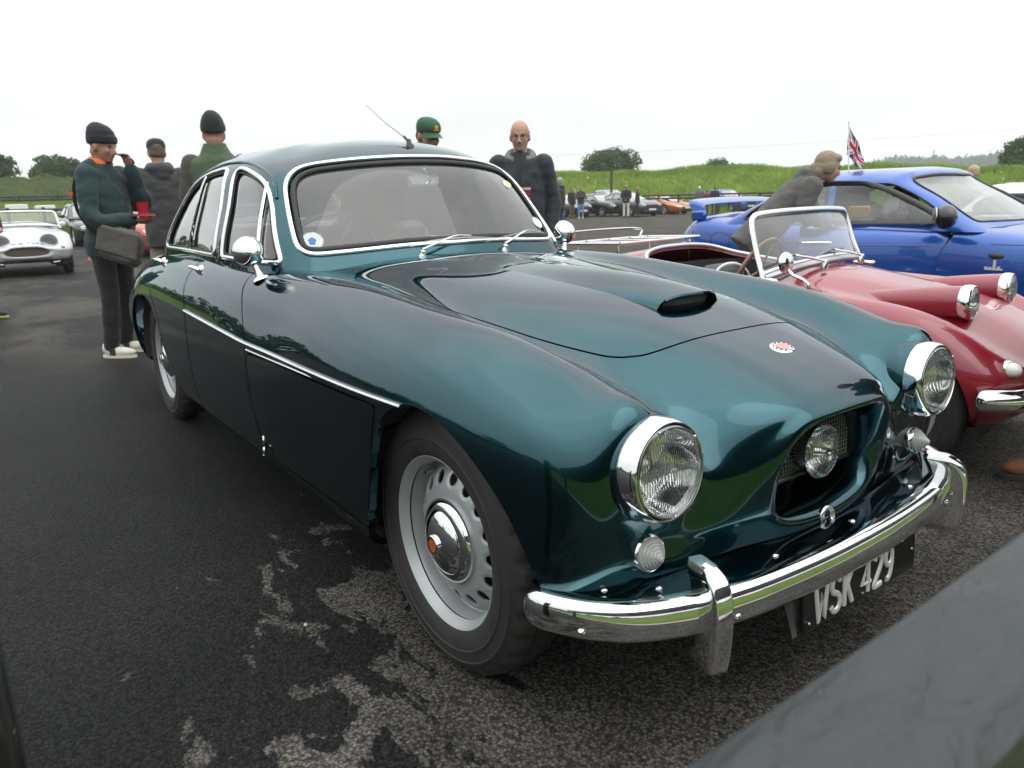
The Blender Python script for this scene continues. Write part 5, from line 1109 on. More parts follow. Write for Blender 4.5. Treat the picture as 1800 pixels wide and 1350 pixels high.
# cars across the far side of the tarmac
def polar(px, dist): pass
BLK = car_paint('black_paint', (.006, .006, .007), .2, .3, 1.0, .3); GRYP = car_paint('dark_grey_paint', (.05, .055, .06), .5, .33, 1, .6); ORNG = car_paint('orange_paint', (.50, .13, .008), .4, .3, 1, .35)
SILB = car_paint('pale_silver_blue_paint', (.30, .35, .42), .5, .33, 1, .5); WHP = car_paint('white_paint', (.72, .73, .73), .0, .35, .8, 0); SKYB = car_paint('pale_blue_paint', (.33, .50, .66), 0, .4, .8, 0); REDP = car_paint('tomato_red_paint', (.45, .05, .03), 0, .4, .8, 0); BLUE2 = car_paint('mid_blue_paint', (.03, .10, .33), .3, .35, 1, .3)
FAR = [
 ('hatchback_car', 'glossy black car with silver alloy wheel, left of the pale saloon roof', BLK, (-31.5, 30.4), -.12, dict(wb=2.55, fo=.85, ro=.75, H=1.36, belt=.92, hood=.90, nose=.68, deck=.96, ws=-.35, hd=-1.1, rr=-2.4, rb=-3.0, hw=.86)),
 ('saloon_car', 'dark grey saloon with white number plate, nose towards the orange sports car', GRYP, (-29.4, 30.75), -.15, dict(wb=2.8, fo=.9, ro=1.0, H=1.42, belt=.96, hood=.92, nose=.70, deck=1.0, ws=-.5, hd=-1.3, rr=-2.5, rb=-3.2, hw=.92)),
 ('sports_car', 'low orange sports car with black wheels, parked below the grass bank', ORNG, (-30.6, 34.9), -.05, dict(wb=2.65, fo=1.05, ro=.75, H=1.16, belt=.78, hood=.72, nose=.50, deck=.86, ws=.10, hd=-.85, rr=-1.6, rb=-2.9, hw=.95, roofw=.52)),
 ('estate_car', 'dark brown estate car behind the orange sports car', car_paint('dark_brown_paint', (.045, .036, .033), .4, .35, 1, .4), (-33.0, 39.0), -.15, dict(wb=2.75, fo=.85, ro=.95, H=1.50, belt=.98, hood=.95, nose=.74, deck=1.0, ws=-.45, hd=-1.2, rr=-3.1, rb=-3.55, hw=.90)),
 ('saloon_car', 'mid blue saloon partly hidden by the boot spoiler of the bright blue car', BLUE2, (-28.6, 38.9), -.2, dict(wb=2.65, fo=.85, ro=.9, H=1.45, belt=.95, hood=.92, nose=.70, deck=.98, ws=-.5, hd=-1.2, rr=-2.4, rb=-3.1, hw=.88)),
 ('saloon_car', 'pale silver saloon whose roof shows behind the black car', SILB, (-34.6, 34.6), -.1, dict(wb=2.8, fo=.9, ro=1.0, H=1.62, belt=1.1, hood=1.05, nose=.80, deck=1.1, ws=-.5, hd=-1.3, rr=-2.6, rb=-3.3, hw=.92)),
 ('saloon_car', 'black saloon with round lamps beyond the man in blue jeans', BLK, (-32.3, 28.1), -.1, dict(wb=2.7, fo=.85, ro=.9, H=1.38, belt=.92, hood=.88, nose=.68, deck=.95, ws=-.5, hd=-1.25, rr=-2.4, rb=-3.1, hw=.88)),
]
for nm, lb, pt, (x, y), rz, kw in FAR: modern_car(nm, lb, pt, (x, y, float(gz(x, y))), rz, group='cars parked along the far edge', **kw)
modern_car('hatchback_car', 'white sports saloon with blue side stripe seen through the windscreen', WHP, (-14.6, 9.55, float(gz(-15, 9.4))), .94, H=1.25, belt=.80, hood=.80, nose=.6, deck=.84, hw=.80)
modern_car('classic_saloon', 'pale blue and white old saloon glimpsed through the rear side window', SKYB, (-16.6, 7.0, float(gz(-16, 7))), 1.3, H=1.28, belt=.86, roofpaint=WHP, hw=.78)
modern_car('hatchback_car', 'dark blue car with white roof at the right edge, beyond the bright blue saloon', car_paint('navy_paint', (.012, .045, .20), .3, .35, 1, .3), (-.9, 9.6, float(gz(-.4, 9))), .05, wb=2.1, fo=.6, ro=.6, H=1.205, belt=.80, hood=.78, nose=.6, deck=.82, ws=.35, hd=-.15, rr=-1.85, rb=-2.25, hw=.72, roofw=.58, roofpaint=WHP, trim=CHROME)
modern_car('hatchback_car', 'small red car with white roof behind the man in the dark beanie', REDP, (-18.9, 2.6, float(gz(-17.5, 4))), .1, H=1.35, belt=.88, roofpaint=WHP, hw=.78, ws=-.3, hd=-.9, rr=-2.2, rb=-2.8)
def white_car_stripe():
    w = [o for o in COL.objects if o.get('label', '').startswith('white sports saloon')][0]
    b = MB(); b.add([(.62, -.815, .50), (-2.6, -.835, .50), (-2.6, -.835, .58), (.62, -.815, .58), (.74, -.77, .54)], [(0, 4, 3, 2, 1)]); o = b.build('side_stripe', mat('stripe_blue', (.05, .13, .38), .4), w, smooth=False)
white_car_stripe()
modern_car('hatchback_car', 'black car nose-on behind the man in navy beanie, one tyre showing beside the silver roadster', BLK, (-26.55, 2.29, float(gz(-26.55, 2.29))), .05, H=1.38, belt=.90, hw=.84, ws=-.3, hd=-.95, rr=-2.2, rb=-2.8)

# ---------------------------------------------------------------- people
from mathutils import noise as mnoise
def cloth(name, col, rough=.85, bump=.35, bs=24, sheen=.1, var=.12): return mat(name, col, rough, var=var, scale=9, bump=bump, bscale=bs, sheen=sheen)
SKIN = mat('skin', (.36, .19, .13), .5, var=.10, scale=14, bump=.05, bscale=80, spec=.4)
SKINP = mat('skin_pale', (.42, .25, .18), .5, var=.09, scale=14, bump=.05, bscale=80, spec=.4)
EYEM = mat('eye_dark', (.03, .02, .018), .2)
def remesh(mb, name, m, parent, vox, smooth=3, disp=0, seed=0, dscale=9):
    o = mesh_obj(name+'_tmp', mb.V, mb.F, None); md = o.modifiers.new('r', 'REMESH'); md.mode = 'VOXEL'; md.voxel_size = vox
    sm = o.modifiers.new('s', 'SMOOTH'); sm.factor = .5; sm.iterations = smooth
    dg = bpy.context.evaluated_depsgraph_get(); me = bpy.data.meshes.new_from_object(o.evaluated_get(dg)); old = o.data; bpy.data.objects.remove(o); bpy.data.meshes.remove(old)
    me.name = name
    if disp:
        n = len(me.vertices); co = np.empty(n*3); me.vertices.foreach_get('co', co); no = np.empty(n*3); me.vertices.foreach_get('normal', no); co = co.reshape(-1, 3); no = no.reshape(-1, 3)
        d = np.array([mnoise.noise(Vector((c[0]*dscale+seed, c[1]*dscale, c[2]*dscale*1.5)))+.5*mnoise.noise(Vector((c[0]*dscale*2.3, c[1]*dscale*2.3+seed, c[2]*dscale*3.2))) for c in co])
        me.vertices.foreach_set('co', (co+no*d[:, None]*disp).ravel())
    me.materials.clear(); me.materials.append(m); me.shade_smooth()
    ob = bpy.data.objects.new(name, me); COL.objects.link(ob); ob.parent = parent; return ob
def stack(mb, rings, n=18, M=None, ex=2.3):
    V = []; F = []
    for cx, cy, cz, rx, ry in rings:
        for j in range(n):
            a = 2*math.pi*j/n; ca, sa = math.cos(a), math.sin(a); V.append((cx+rx*math.copysign(abs(ca)**(2/ex), ca), cy+ry*math.copysign(abs(sa)**(2/ex), sa), cz))
    for i in range(len(rings)-1):
        for j in range(n): F.append((i*n+j, i*n+(j+1) % n, (i+1)*n+(j+1) % n, (i+1)*n+j))
    F.append(tuple(range(n))[::-1]); F.append(tuple((len(rings)-1)*n+j for j in range(n))); mb.add(V, F, M)
def limb(mb, pts, r, n=10, k=4):
    P = spl(pts, k) if len(pts) > 2 else np.array(pts); mb.tube(P, np.interp(np.linspace(0, 1, len(P)), np.linspace(0, 1, len(r)), r), n)
    for q, rr in ((P[0], r[0]), (P[-1], r[-1])): mb.ell(q, (rr, rr, rr), 10, 8)
def hand(mb, w, d, palm, curl=.5, s=1, thumb=1):
    """w wrist, d pointing direction, palm normal; fingers bend towards the palm normal"""
    w = np.array(w, float); d = np.array(d, float); d /= np.linalg.norm(d); p = np.array(palm, float); p -= d*(p@d); p /= np.linalg.norm(p); sd_ = np.cross(d, p)
    M = np.eye(4); M[:3, 0] = d; M[:3, 1] = sd_; M[:3, 2] = p
    mb.ell(w+d*.045*s, (.052*s, .042*s, .018*s), 12, 8, M); mb.ell(w, (.03*s, .026*s, .022*s), 10, 8, M)
    for k, L in enumerate((.070, .082, .076, .058)):
        b = w+d*.082*s+sd_*(.031-.0205*k)*s; q = [b-d*.03*s, b]; ang = 0; pos = b
        for j, f in enumerate((.45, .32, .23)):
            ang += curl*(.9, 1.1, .7)[j]; pos = pos+(d*math.cos(ang)+p*math.sin(ang))*L*f*s; q.append(pos)
        mb.tube(q, [.0088*s, .0092*s, .0085*s, .008*s, .0068*s], 7)
    b = w+d*.025*s+sd_*thumb*.032*s; mb.tube([b-sd_*thumb*.012*s, b+(d*.6+sd_*thumb*.7+p*.3)*.03*s, b+(d*.95+sd_*thumb*.55+p*(.4+curl*.3))*.056*s, b+(d*1.2+sd_*thumb*.3+p*(.6+curl*.5))*.068*s], [.012*s, .0115*s, .010*s, .0075*s], 7)
def head_shape(mb, M, nose=1.0):
    A = np.array(M); R = A[:3, :3]
    def e(c, r): mb.ell((R@np.array(c))+A[:3, 3], r, 14, 10, R)
    e((-.004, 0, .028), (.099, .077, .092)); e((.030, 0, -.030), (.067, .064, .085)); e((.052, 0, -.092), (.036, .038, .028)); e((-.02, 0, -.05), (.07, .066, .06))
    e((.084, 0, .020), (.014, .046, .009)); e((.066, .036, -.028), (.024, .020, .022)); e((.066, -.036, -.028), (.024, .020, .022))
    e((.088, 0, -.060), (.010, .024, .007)); e((.086, 0, -.071), (.010, .021, .007))
    mb.tube([(R@np.array(c))+A[:3, 3] for c in ((.086, 0, .012), (.104, 0, -.012), (.116*nose, 0, -.036), (.098, 0, -.046))], [.008, .010, .0125, .010], 8)
    for s in (-1, 1): e((.098, s*.012, -.042), (.010, .008, .007)); e((-.004, s*.078, -.016), (.020, .009, .031))
def person(label, loc, rz, h=1.75, cat='person', group=None, jacket=(.03, .03, .03), trousers=(.02, .02, .025), shoes=(.05, .05, .05), sole=None, hair=None, hat=None, hatcol=(.015, .015, .02), skin=None, lean=0, armL=None, armR=None, legL=None, legR=None, head_yaw=0, head_pitch=0, hood=False, hoodcol=None, vox=.014, vest=None, glasses=False, collar=None, belly=0, quilt=False, hem=.82, hands=True, baldband=False, headdx=0, stance=0, longhair=False, upper_only=False, lower_only=False):
    T = thing('person', label, cat, loc, rz, group); k = h/1.75; T.scale = (k, k, k); skin = skin or SKIN
    cl, sl = math.cos(lean), math.sin(lean)
    def up(p):   # lean the upper body about the hips
        x, y, z = p; z0 = .95; return np.array([x*cl+(z-z0)*sl if z > z0 else x, y, z0+(z-z0)*cl-x*sl if z > z0 else z])
    Mu = np.eye(4); Mu[:3, :3] = [[cl, 0, sl], [0, 1, 0], [-sl, 0, cl]]; Mu[:3, 3] = np.array([0, 0, .95])-Mu[:3, :3]@np.array([0, 0, .95])
    sh = [up((0, .185, 1.415)), up((0, -.185, 1.415))]
    armL = armL or [(-.01, .245, 1.14), (.05, .235, .90)]; armR = armR or [(-.01, -.245, 1.14), (.05, -.235, .90)]
    arms = [[sh[0]]+[np.array(a, float) for a in armL], [sh[1]]+[np.array(a, float) for a in armR]]
    legs = [legL or [(0, .095, .92), (.02, .105+stance, .50), (-.02, .11+stance, .085)], legR or [(0, -.095, .92), (.02, -.105-stance, .50), (-.02, -.11-stance, .085)]]
    # the continuous body
    hz = up((.015+headdx, 0, 1.635)); cy, sy = math.cos(head_yaw), math.sin(head_yaw); cp, sp_ = math.cos(head_pitch), math.sin(head_pitch)
    Rh = np.array([[cy, -sy, 0], [sy, cy, 0], [0, 0, 1]])@np.array([[cp, 0, sp_], [0, 1, 0], [-sp_, 0, cp]]); Mh = np.eye(4); Mh[:3, :3] = Rh; Mh[:3, 3] = hz
    b = MB(); head_shape(b, Mh); limb(b, [up((-.02, 0, 1.42)), up((-.012, 0, 1.50)), hz+Rh@np.array([-.02, 0, -.06])], [.062, .058, .058])
    stack(b, [(0, 0, .86, .09, .13), (0, 0, 1.0, .085, .125), (0, 0, 1.25, .095, .145), (0, 0, 1.40, .07, .15), (0, 0, 1.46, .05, .07)], 14, Mu)
    for a in arms: limb(b, a, [.042, .038, .026])
    for l in legs: limb(b, l, [.065, .048, .035])
    if hands:
        for i, a in enumerate(arms):
            d = a[2]-a[1]; d = d/np.linalg.norm(d); s_ = 1 if i == 0 else -1; pn = np.array([.0, -s_, 0.]) if abs(d[2]) > .7 else np.array([0, -s_*.5, .8]); hand(b, a[2]+d*.02, d, pn, .55, 1, 1 if i == 0 else -1)
    body = remesh(b, 'body', skin, T, (.0085 if vox < .0126 else .013) if vox < .02 else vox*.8, 2)
    for s in (-1, 1):
        e = MB(); e.ell(hz+Rh@np.array([.0845, s*.031, .003]), (.008, .011, .0065), 10, 8, Rh); e.build('eye', EYEM, T)
        if not baldband or True:
            e = MB(); e.ell(hz+Rh@np.array([.091, s*.032, .021]), (.007, .018, .0035), 8, 6, Rh); e.build('eyebrow', mat('eyebrow', (.10, .065, .04), .9), T)
    # clothes
    if jacket is not None:
        j = MB(); jm = jacket if hasattr(jacket, 'node_tree') else cloth('cloth_%.3f_%.3f_%.3f' % tuple(jacket), jacket)
        stack(j, [(.0+belly*.3, 0, hem, .142, .200), (.005+belly*.5, 0, hem+.06, .145+belly*.4, .20), (.005+belly, 0, 1.05, .144+belly*.5, .192), (0+belly*.4, 0, 1.22, .138+belly*.2, .198), (-.005, 0, 1.34, .128, .20), (-.01, 0, 1.42, .105, .185), (-.012, 0, 1.465, .085, .115), (-.01, 0, 1.51, .070, .076)], 20, Mu)
        for a in arms: limb(j, [a[0], a[1], a[2]], [.082, .064, .052] if vest is None else [.075, .055, .048])
        if hood: 
            for c, r in (((-.075, 0, 1.475), (.075, .125, .060)), ((-.04, .07, 1.49), (.06, .06, .05)), ((-.04, -.07, 1.49), (.06, .06, .05)), ((-.09, 0, 1.42), (.05, .09, .06))): j.ell(up(c), r, 14, 10)
        if quilt:
            for z in np.arange(.86, 1.42, .052): stack(j, [(0, 0, z-.018, .13, .185), (0, 0, z, .150, .205), (0, 0, z+.018, .13, .185)], 20, Mu)
        remesh(j, 'jacket', jm, T, vox, 4, .011 if vox < .02 else .004, seed=h*10, dscale=7)
    if vest is not None:
        j = MB(); stack(j, [(0, 0, hem+.02, .14, .20), (.01, 0, 1.05, .145, .20), (0, 0, 1.25, .150, .205), (-.005, 0, 1.36, .14, .215), (-.01, 0, 1.43, .12, .20), (-.012, 0, 1.48, .095, .12), (-.01, 0, 1.535, .082, .086), (-.008, 0, 1.56, .080, .084)], 20, Mu); remesh(j, 'gilet', cloth('gilet_%.3f' % vest[1], vest), T, vox, 4, .008, 3)
    if hoodcol is not None:   # thick folded-down hood round the neck
        j = MB(); V = []; na = 26
        for a in np.linspace(.42, 2*math.pi-.42, na):
            ca, sa = math.cos(a), math.sin(a); fr_ = (1+ca)/2
            for r_, z in ((.066, 1.452), (.072, 1.50), (.090, 1.553-.075*fr_), (.112, 1.556-.085*fr_), (.134, 1.520-.075*fr_), (.136, 1.470-.05*fr_), (.115, 1.43)): V.append(up((-.014+r_*ca*(.92 if ca < 0 else .80), r_*sa*1.0, z)))
        F = [(i*7+k, i*7+(k+1) % 7, (i+1)*7+(k+1) % 7, (i+1)*7+k) for i in range(na-1) for k in range(7)]+[tuple(range(7))[::-1], tuple((na-1)*7+k for k in range(7))]; j.add(V, F); remesh(j, 'hood', cloth('hood_%.3f' % hoodcol[0], hoodcol), T, .009, 3, .004, 2)
    if False:
        j = MB(); P = [up((-.01+.092*math.cos(a), .112*math.sin(a), 1.505-.045*math.cos(a))) for a in np.linspace(.25, 2*math.pi-.25, 22)]; P = [p+np.array([0, 0, .028*math.sin((i/21)*math.pi)]) for i, p in enumerate(P)]; j.tube(P, [.012]+[.024]*20+[.012], 10, flat=2.0, up=(1, 0, 0)); remesh(j, 'hood', cloth('hood_%.3f' % hoodcol[0], hoodcol), T, .010, 3, .003)
    if collar is not None:
        j = MB(); P = [up((-.012+.072*math.cos(a), .076*math.sin(a), 1.515-.015*math.cos(a))) for a in np.linspace(.5, 2*math.pi-.5, 18)]; j.tube(P, [.010]+[.016]*16+[.010], 8, flat=1.6); j.build('collar', cloth('collar_%.3f' % collar[0], collar), T)
    t = MB(); stack(t, [(0, 0, .82, .115, .165), (-.005, 0, .90, .125, .172), (0, 0, 1.0, .118, .168)], 18)
    for l in legs: limb(t, [l[0], l[1], (l[2][0], l[2][1], l[2][2]+.02)], [.098, .070, .062])
    remesh(t, 'trousers', cloth('trousers_%.3f_%.3f_%.3f' % tuple(trousers), trousers, .9, .3, 18), T, vox, 3, .006 if vox < .02 else .003, seed=h*3)
    for l in legs:
        a = np.array(l[2]); s = MB(); s.ell((a[0]+.06, a[1], .048), (.145, .046, .042), 16, 10); s.ell((a[0]-.03, a[1], .075), (.055, .042, .06), 14, 10); so_ = remesh(s, 'shoe', cloth('shoe_%.3f_%.3f' % tuple(shoes[:2]), shoes, .6, .1), T, .010 if vox < .02 else .02, 2)
        s = MB(); V = [(a[0]+.06+.148*math.cos(q), a[1]+.050*math.sin(q)*(1-.15*math.cos(q)), z) for z in (0.002, .024) for q in np.linspace(0, 2*math.pi, 20, endpoint=False)]; s.add(V, [(i, (i+1) % 20, 20+(i+1) % 20, 20+i) for i in range(20)]+[tuple(range(20))[::-1], tuple(range(20, 40))]); s.build('sole', cloth('sole_%.2f' % (sole or (.02,))[0], sole or (.02, .02, .02)), so_)
    # hair and hats
    hp = lambda c: hz+Rh@np.array(c)
    if hair is not None:
        s = MB(); hm = cloth('hair_%.3f_%.3f' % tuple(hair[:2]), hair, .7, .6, 120)
        if baldband:
            for sgn in (-1, 1): s.ell(hp((-.035, sgn*.058, .008)), (.052, .024, .045), 14, 10, Rh)
            s.ell(hp((-.075, 0, -.005)), (.033, .062, .050), 14, 10, Rh); remesh(s, 'hair', hm, T, .008, 2, .002)
        else: s.ell(hp((-.016, 0, .034)), (.098, .083, .094), 18, 12, Rh); s.ell(hp((-.05, 0, -.01)), (.058, .076, .06), 16, 10, Rh); longhair and [s.ell(hp(c), r, 14, 10, Rh) for c, r in (((-.055, 0, -.055), (.055, .075, .075)), ((-.005, .064, -.005), (.06, .026, .06)), ((-.005, -.064, -.005), (.06, .026, .06)), ((-.105, 0, -.03), (.03, .035, .04)), ((.045, 0, .075), (.05, .07, .04)))]; remesh(s, 'hair', hm, T, .008 if vox < .02 else .014, 2, .003)
    if hat == 'beanie':
        s = MB(); Mt = Mh.copy(); Rt = Matrix.Rotation(-.20, 3, 'Y'); Mt[:3, :3] = Rh@np.array(Rt); Mt[:3, 3] = hp((0, 0, .012))
        stack(s, [(0, 0, .000, .103, .084), (0, 0, .016, .110, .091), (0, 0, .05, .110, .091), (-.005, 0, .054, .105, .087), (-.008, 0, .09, .098, .080), (-.018, 0, .125, .078, .062), (-.030, 0, .150, .045, .038), (-.034, 0, .162, .018, .018)], 24, Mt); remesh(s, 'beanie', cloth('beanie_%.3f_%.3f' % tuple(hatcol[:2]), hatcol, .95, .8, 90), T, .007, 2, .002)
    if hat == 'cap':
        s = MB(); Mt = Mh.copy(); Mt[:3, 3] = hp((0, 0, .036)); stack(s, [(-.004, 0, -.004, .103, .084), (-.004, 0, .03, .103, .085), (-.008, 0, .06, .090, .076), (-.012, 0, .082, .062, .054), (-.012, 0, .092, .02, .02)], 22, Mt); ca = remesh(s, 'cap', cloth('cap_%.3f_%.3f' % tuple(hatcol[:2]), hatcol, .8, .2, 60), T, .007, 2)
        V = []; F = []; n = 15
        for i in range(5):
            for q in range(n):
                u = -1+2*q/(n-1); r = i/4; V.append((Rh@np.array([.075*math.sqrt(max(0, 1-.45*u*u))+r*.085*(1-u*u*.75), u*.078, .036-.002-r*.022-.022*u*u])+hz))
        F = [(i*n+q, i*n+q+1, (i+1)*n+q+1, (i+1)*n+q) for i in range(4) for q in range(n-1)]; nV = len(V); V += [v-np.array([0, 0, .004]) for v in V]; F += [tuple(i+nV for i in f[::-1]) for f in F]
        for q in range(n-1): F.append((4*n+q, 4*n+q+1, nV+4*n+q+1, nV+4*n+q))
        MB().add(V, F).build('cap_peak', cloth('cap_peak_%.3f' % hatcol[1], [min(1, c*1.25) for c in hatcol], .8, .1), ca)
    if glasses:
        g = MB()
        for s in (-1, 1):
            g.tube([hp((.103-.006*abs(math.cos(a)), s*.033+.024*math.cos(a), .000+.019*math.sin(a))) for a in np.linspace(0, 2*math.pi, 20, endpoint=False)], .0022, 6, closed=True); g.tube([hp((.096, s*.058, .006)), hp((.05, s*.080, .008)), hp((-.01, s*.083, .0))], .002, 6)
        g.tube([hp((.108, -.009, .004)), hp((.110, 0, .007)), hp((.108, .009, .004))], .0022, 6); g.build('glasses', mat('tortoiseshell', (.05, .022, .010), .2, coat=.5), T)
    return T, hp, Rh, up
def facing(px_dir): return px_dir
def yaw_to_cam(x, y): return math.atan2(CAM_LOC[1]-y, CAM_LOC[0]-x)
def toz(x, y): return (x, y, float(gz(x, y)))
RIGHTV = math.atan2(_r[1], _r[0])   # heading of someone walking to the right of the picture
# 1 the man with the phone
a = RIGHTV-.15
T1, hp, Rh, up_ = person('man in dark bottle green jacket and navy beanie holding a phone and red cup', (-5.15, -.62, -.01), a, 1.735, jacket=(.010, .030, .030), trousers=(.010, .010, .012), shoes=(.62, .58, .50), sole=(.60, .57, .48), hat='beanie', hatcol=(.008, .010, .018), hair=None, lean=.08, belly=.03, vox=.012, head_pitch=.22, hood=True, collar=(.62, .13, .03), hem=.80,
    armR=[(.10, -.27, 1.10), (.335, -.16, 1.075)], armL=[(.215, .205, 1.20), (.215, .10, 1.45)], legR=[(0, -.095, .92), (.03, -.12, .50), (-.02, -.125, .085)], legL=[(0, .095, .92), (.01, .10, .50), (-.07, .12, .085)])
cupred = mat('red_paper_cup', (.45, .012, .022), .4, var=.05)
mb = MB(); mb.add(*lathe([(0, 0), (.033, 0), (.044, .125), (.0455, .128), (.043, .126)], 24), Matrix.Translation((.375, -.06, 1.08))); c_ = mb.build('paper_cup', cupred, None); c_.parent = None
def place_like(o, T):   # put a free object where the person's own frame says, keeping it top-level
    o.location = T.location; o.rotation_euler = T.rotation_euler; o.scale = T.scale; return o
tag(place_like(c_, T1), 'plain red paper cup held beside the phone', 'cup')
ph = MB(); ph.box((.435, -.155, 1.115), (.150, .075, .012), rz=.2, bev=.005); po = tag(place_like(ph.build('mobile_phone', BLACKP), T1), 'dark phone in a red case held by the man in navy beanie', 'phone'); MB().box((.438, -.155, 1.107), (.156, .081, .010), rz=.2, bev=.005).build('phone_case', cupred, po)
bagm = cloth('bag_canvas', (.085, .078, .068), .9, .5, 60)
bag = MB(); bag.box((0, 0, 0), (.36, .11, .28), bev=.05, M=Matrix.Translation((.27, -.225, .89)) @ Matrix.Rotation(.28, 4, 'Y')); bo_ = remesh(bag, 'messenger_bag', bagm, None, .012, 5, .008, 2); tag(place_like(bo_, T1), 'grey canvas messenger bag hanging at the hip of the man in navy beanie', 'bag')
st = MB(); st.tube(spl([(.04, -.215, .99), (-.06, -.21, 1.15), (-.10, -.155, 1.33), (-.075, -.05, 1.50), (.0, .06, 1.52), (.10, .10, 1.40), (.20, .02, 1.20), (.30, -.15, 1.02)], 6), .020, 6, flat=.25); st.build('shoulder_strap', cloth('strap_black', (.014, .014, .014)), bo_)
fl = MB(); fl.box((0, 0, 0), (.34, .018, .20), bev=.008, M=Matrix.Translation((.285, -.286, .92)) @ Matrix.Rotation(.28, 4, 'Y')); remesh(fl, 'bag_flap', bagm, bo_, .008, 3, .004, 4)
pt = MB(); pt.box((-.115, -.17, 1.265), (.02, .07, .055), rz=.5, bev=.004); pt.build('sleeve_patch', cloth('orange_patch', (.55, .09, .02)), T1)
for l in (-.125, .12):
    s = MB(); s.box((.01 if l < 0 else -.04, l-.047, .055), (.05, .012, .055), rz=0, bev=.004, M=None); s.build('shoe_stripe', cloth('shoe_black', (.02, .02, .025)), T1)
# 2, 3 the two men with their backs to us
person('man seen from behind in dark grey hooded jacket and black cap', toz(-6.77, .16), yaw_to_cam(-6.77, .16)+math.pi+.12, 1.80, jacket=(.038, .038, .040), trousers=(.25, .22, .17), hat='cap', hatcol=(.012, .012, .012), hair=(.10, .08, .07), hood=True, vox=.013, hem=.74, armL=[(.10, .30, 1.16), (.28, .10, 1.15)], armR=[(.10, -.30, 1.16), (.28, -.08, 1.18)], skin=SKINP)
person('tall man seen from behind in moss green quilted gilet and knitted hat', toz(-4.93, .21), yaw_to_cam(-4.93, .21)+math.pi-.1, 1.83, jacket=(.055, .055, .045), vest=(.055, .085, .045), trousers=(.03, .03, .035), hat='beanie', hatcol=(.022, .026, .026), vox=.013, hem=.86)
# 4, 5 the two men beyond the windscreen
T4, hp4, Rh4, _u4 = person('man in green peaked cap looking down behind the roof aerial', toz(-3.56, 1.37), yaw_to_cam(-3.56, 1.37)+.55, 1.735, jacket=(.02, .022, .03), trousers=(.35, .31, .24), hat='cap', hatcol=(.012, .075, .035), hair=(.06, .04, .028), head_pitch=.25, vox=.012)
eb = MB(); M_ = np.eye(4); M_[:3, :3] = Rh4; M_[:3, 3] = hp4((.099, 0, .072)); eb.box((0, .004, 0), (.006, .026, .024), bev=.003, M=M_); eb.box((0, .004, -.019), (.006, .040, .007), M=M_); e_ = eb.build('cap_emblem', mat('cap_yellow', (.70, .42, .02), .7), T4); e_['kind'] = 'stuff'
T5, hp5, Rh5, _u5 = person('bald man in glasses and dark slate anorak holding a paper cup', toz(-3.64, 2.30), yaw_to_cam(-3.64, 2.30)-.05, 1.765, jacket=(.018, .024, .030), trousers=(.03, .032, .04), hair=(.06, .045, .035), baldband=True, glasses=True, hoodcol=(.16, .16, .155), head_pitch=.14, vox=.0125, skin=SKINP, armR=[(-.02, -.275, 1.12), (.22, -.06, 1.13)], armL=[(-.02, .27, 1.13), (.06, .25, .89)], hem=.80)
sh_ = MB(); sh_.ell((.036, 0, 1.462), (.030, .044, .034), 12, 8); sh_.build('tee_shirt', cloth('tee_coral', (.55, .17, .15)), T5)
z_ = MB(); z_.tube([(.137, 0, 1.10), (.140, 0, 1.25), (.125, 0, 1.38), (.085, 0, 1.455)], .0035, 6); z_.build('zip', BLACKP, T5)
cw = MB(); cw.add(*lathe([(0, 0), (.028, 0), (.038, .10), (.040, .103), (.037, .101)], 22), Matrix.Translation((.285, .055, 1.12))); co_ = tag(place_like(cw.build('paper_cup', WHITEP), T5), 'white and maroon paper cup in the hand of the bald man', 'cup')
cb = MB(); cb.add(*lathe([(.0292, .012), (.0372, .085)], 22), Matrix.Translation((.285, .055, 1.12))); cb.build('cup_band', mat('maroon_print', (.22, .01, .03), .5), co_)
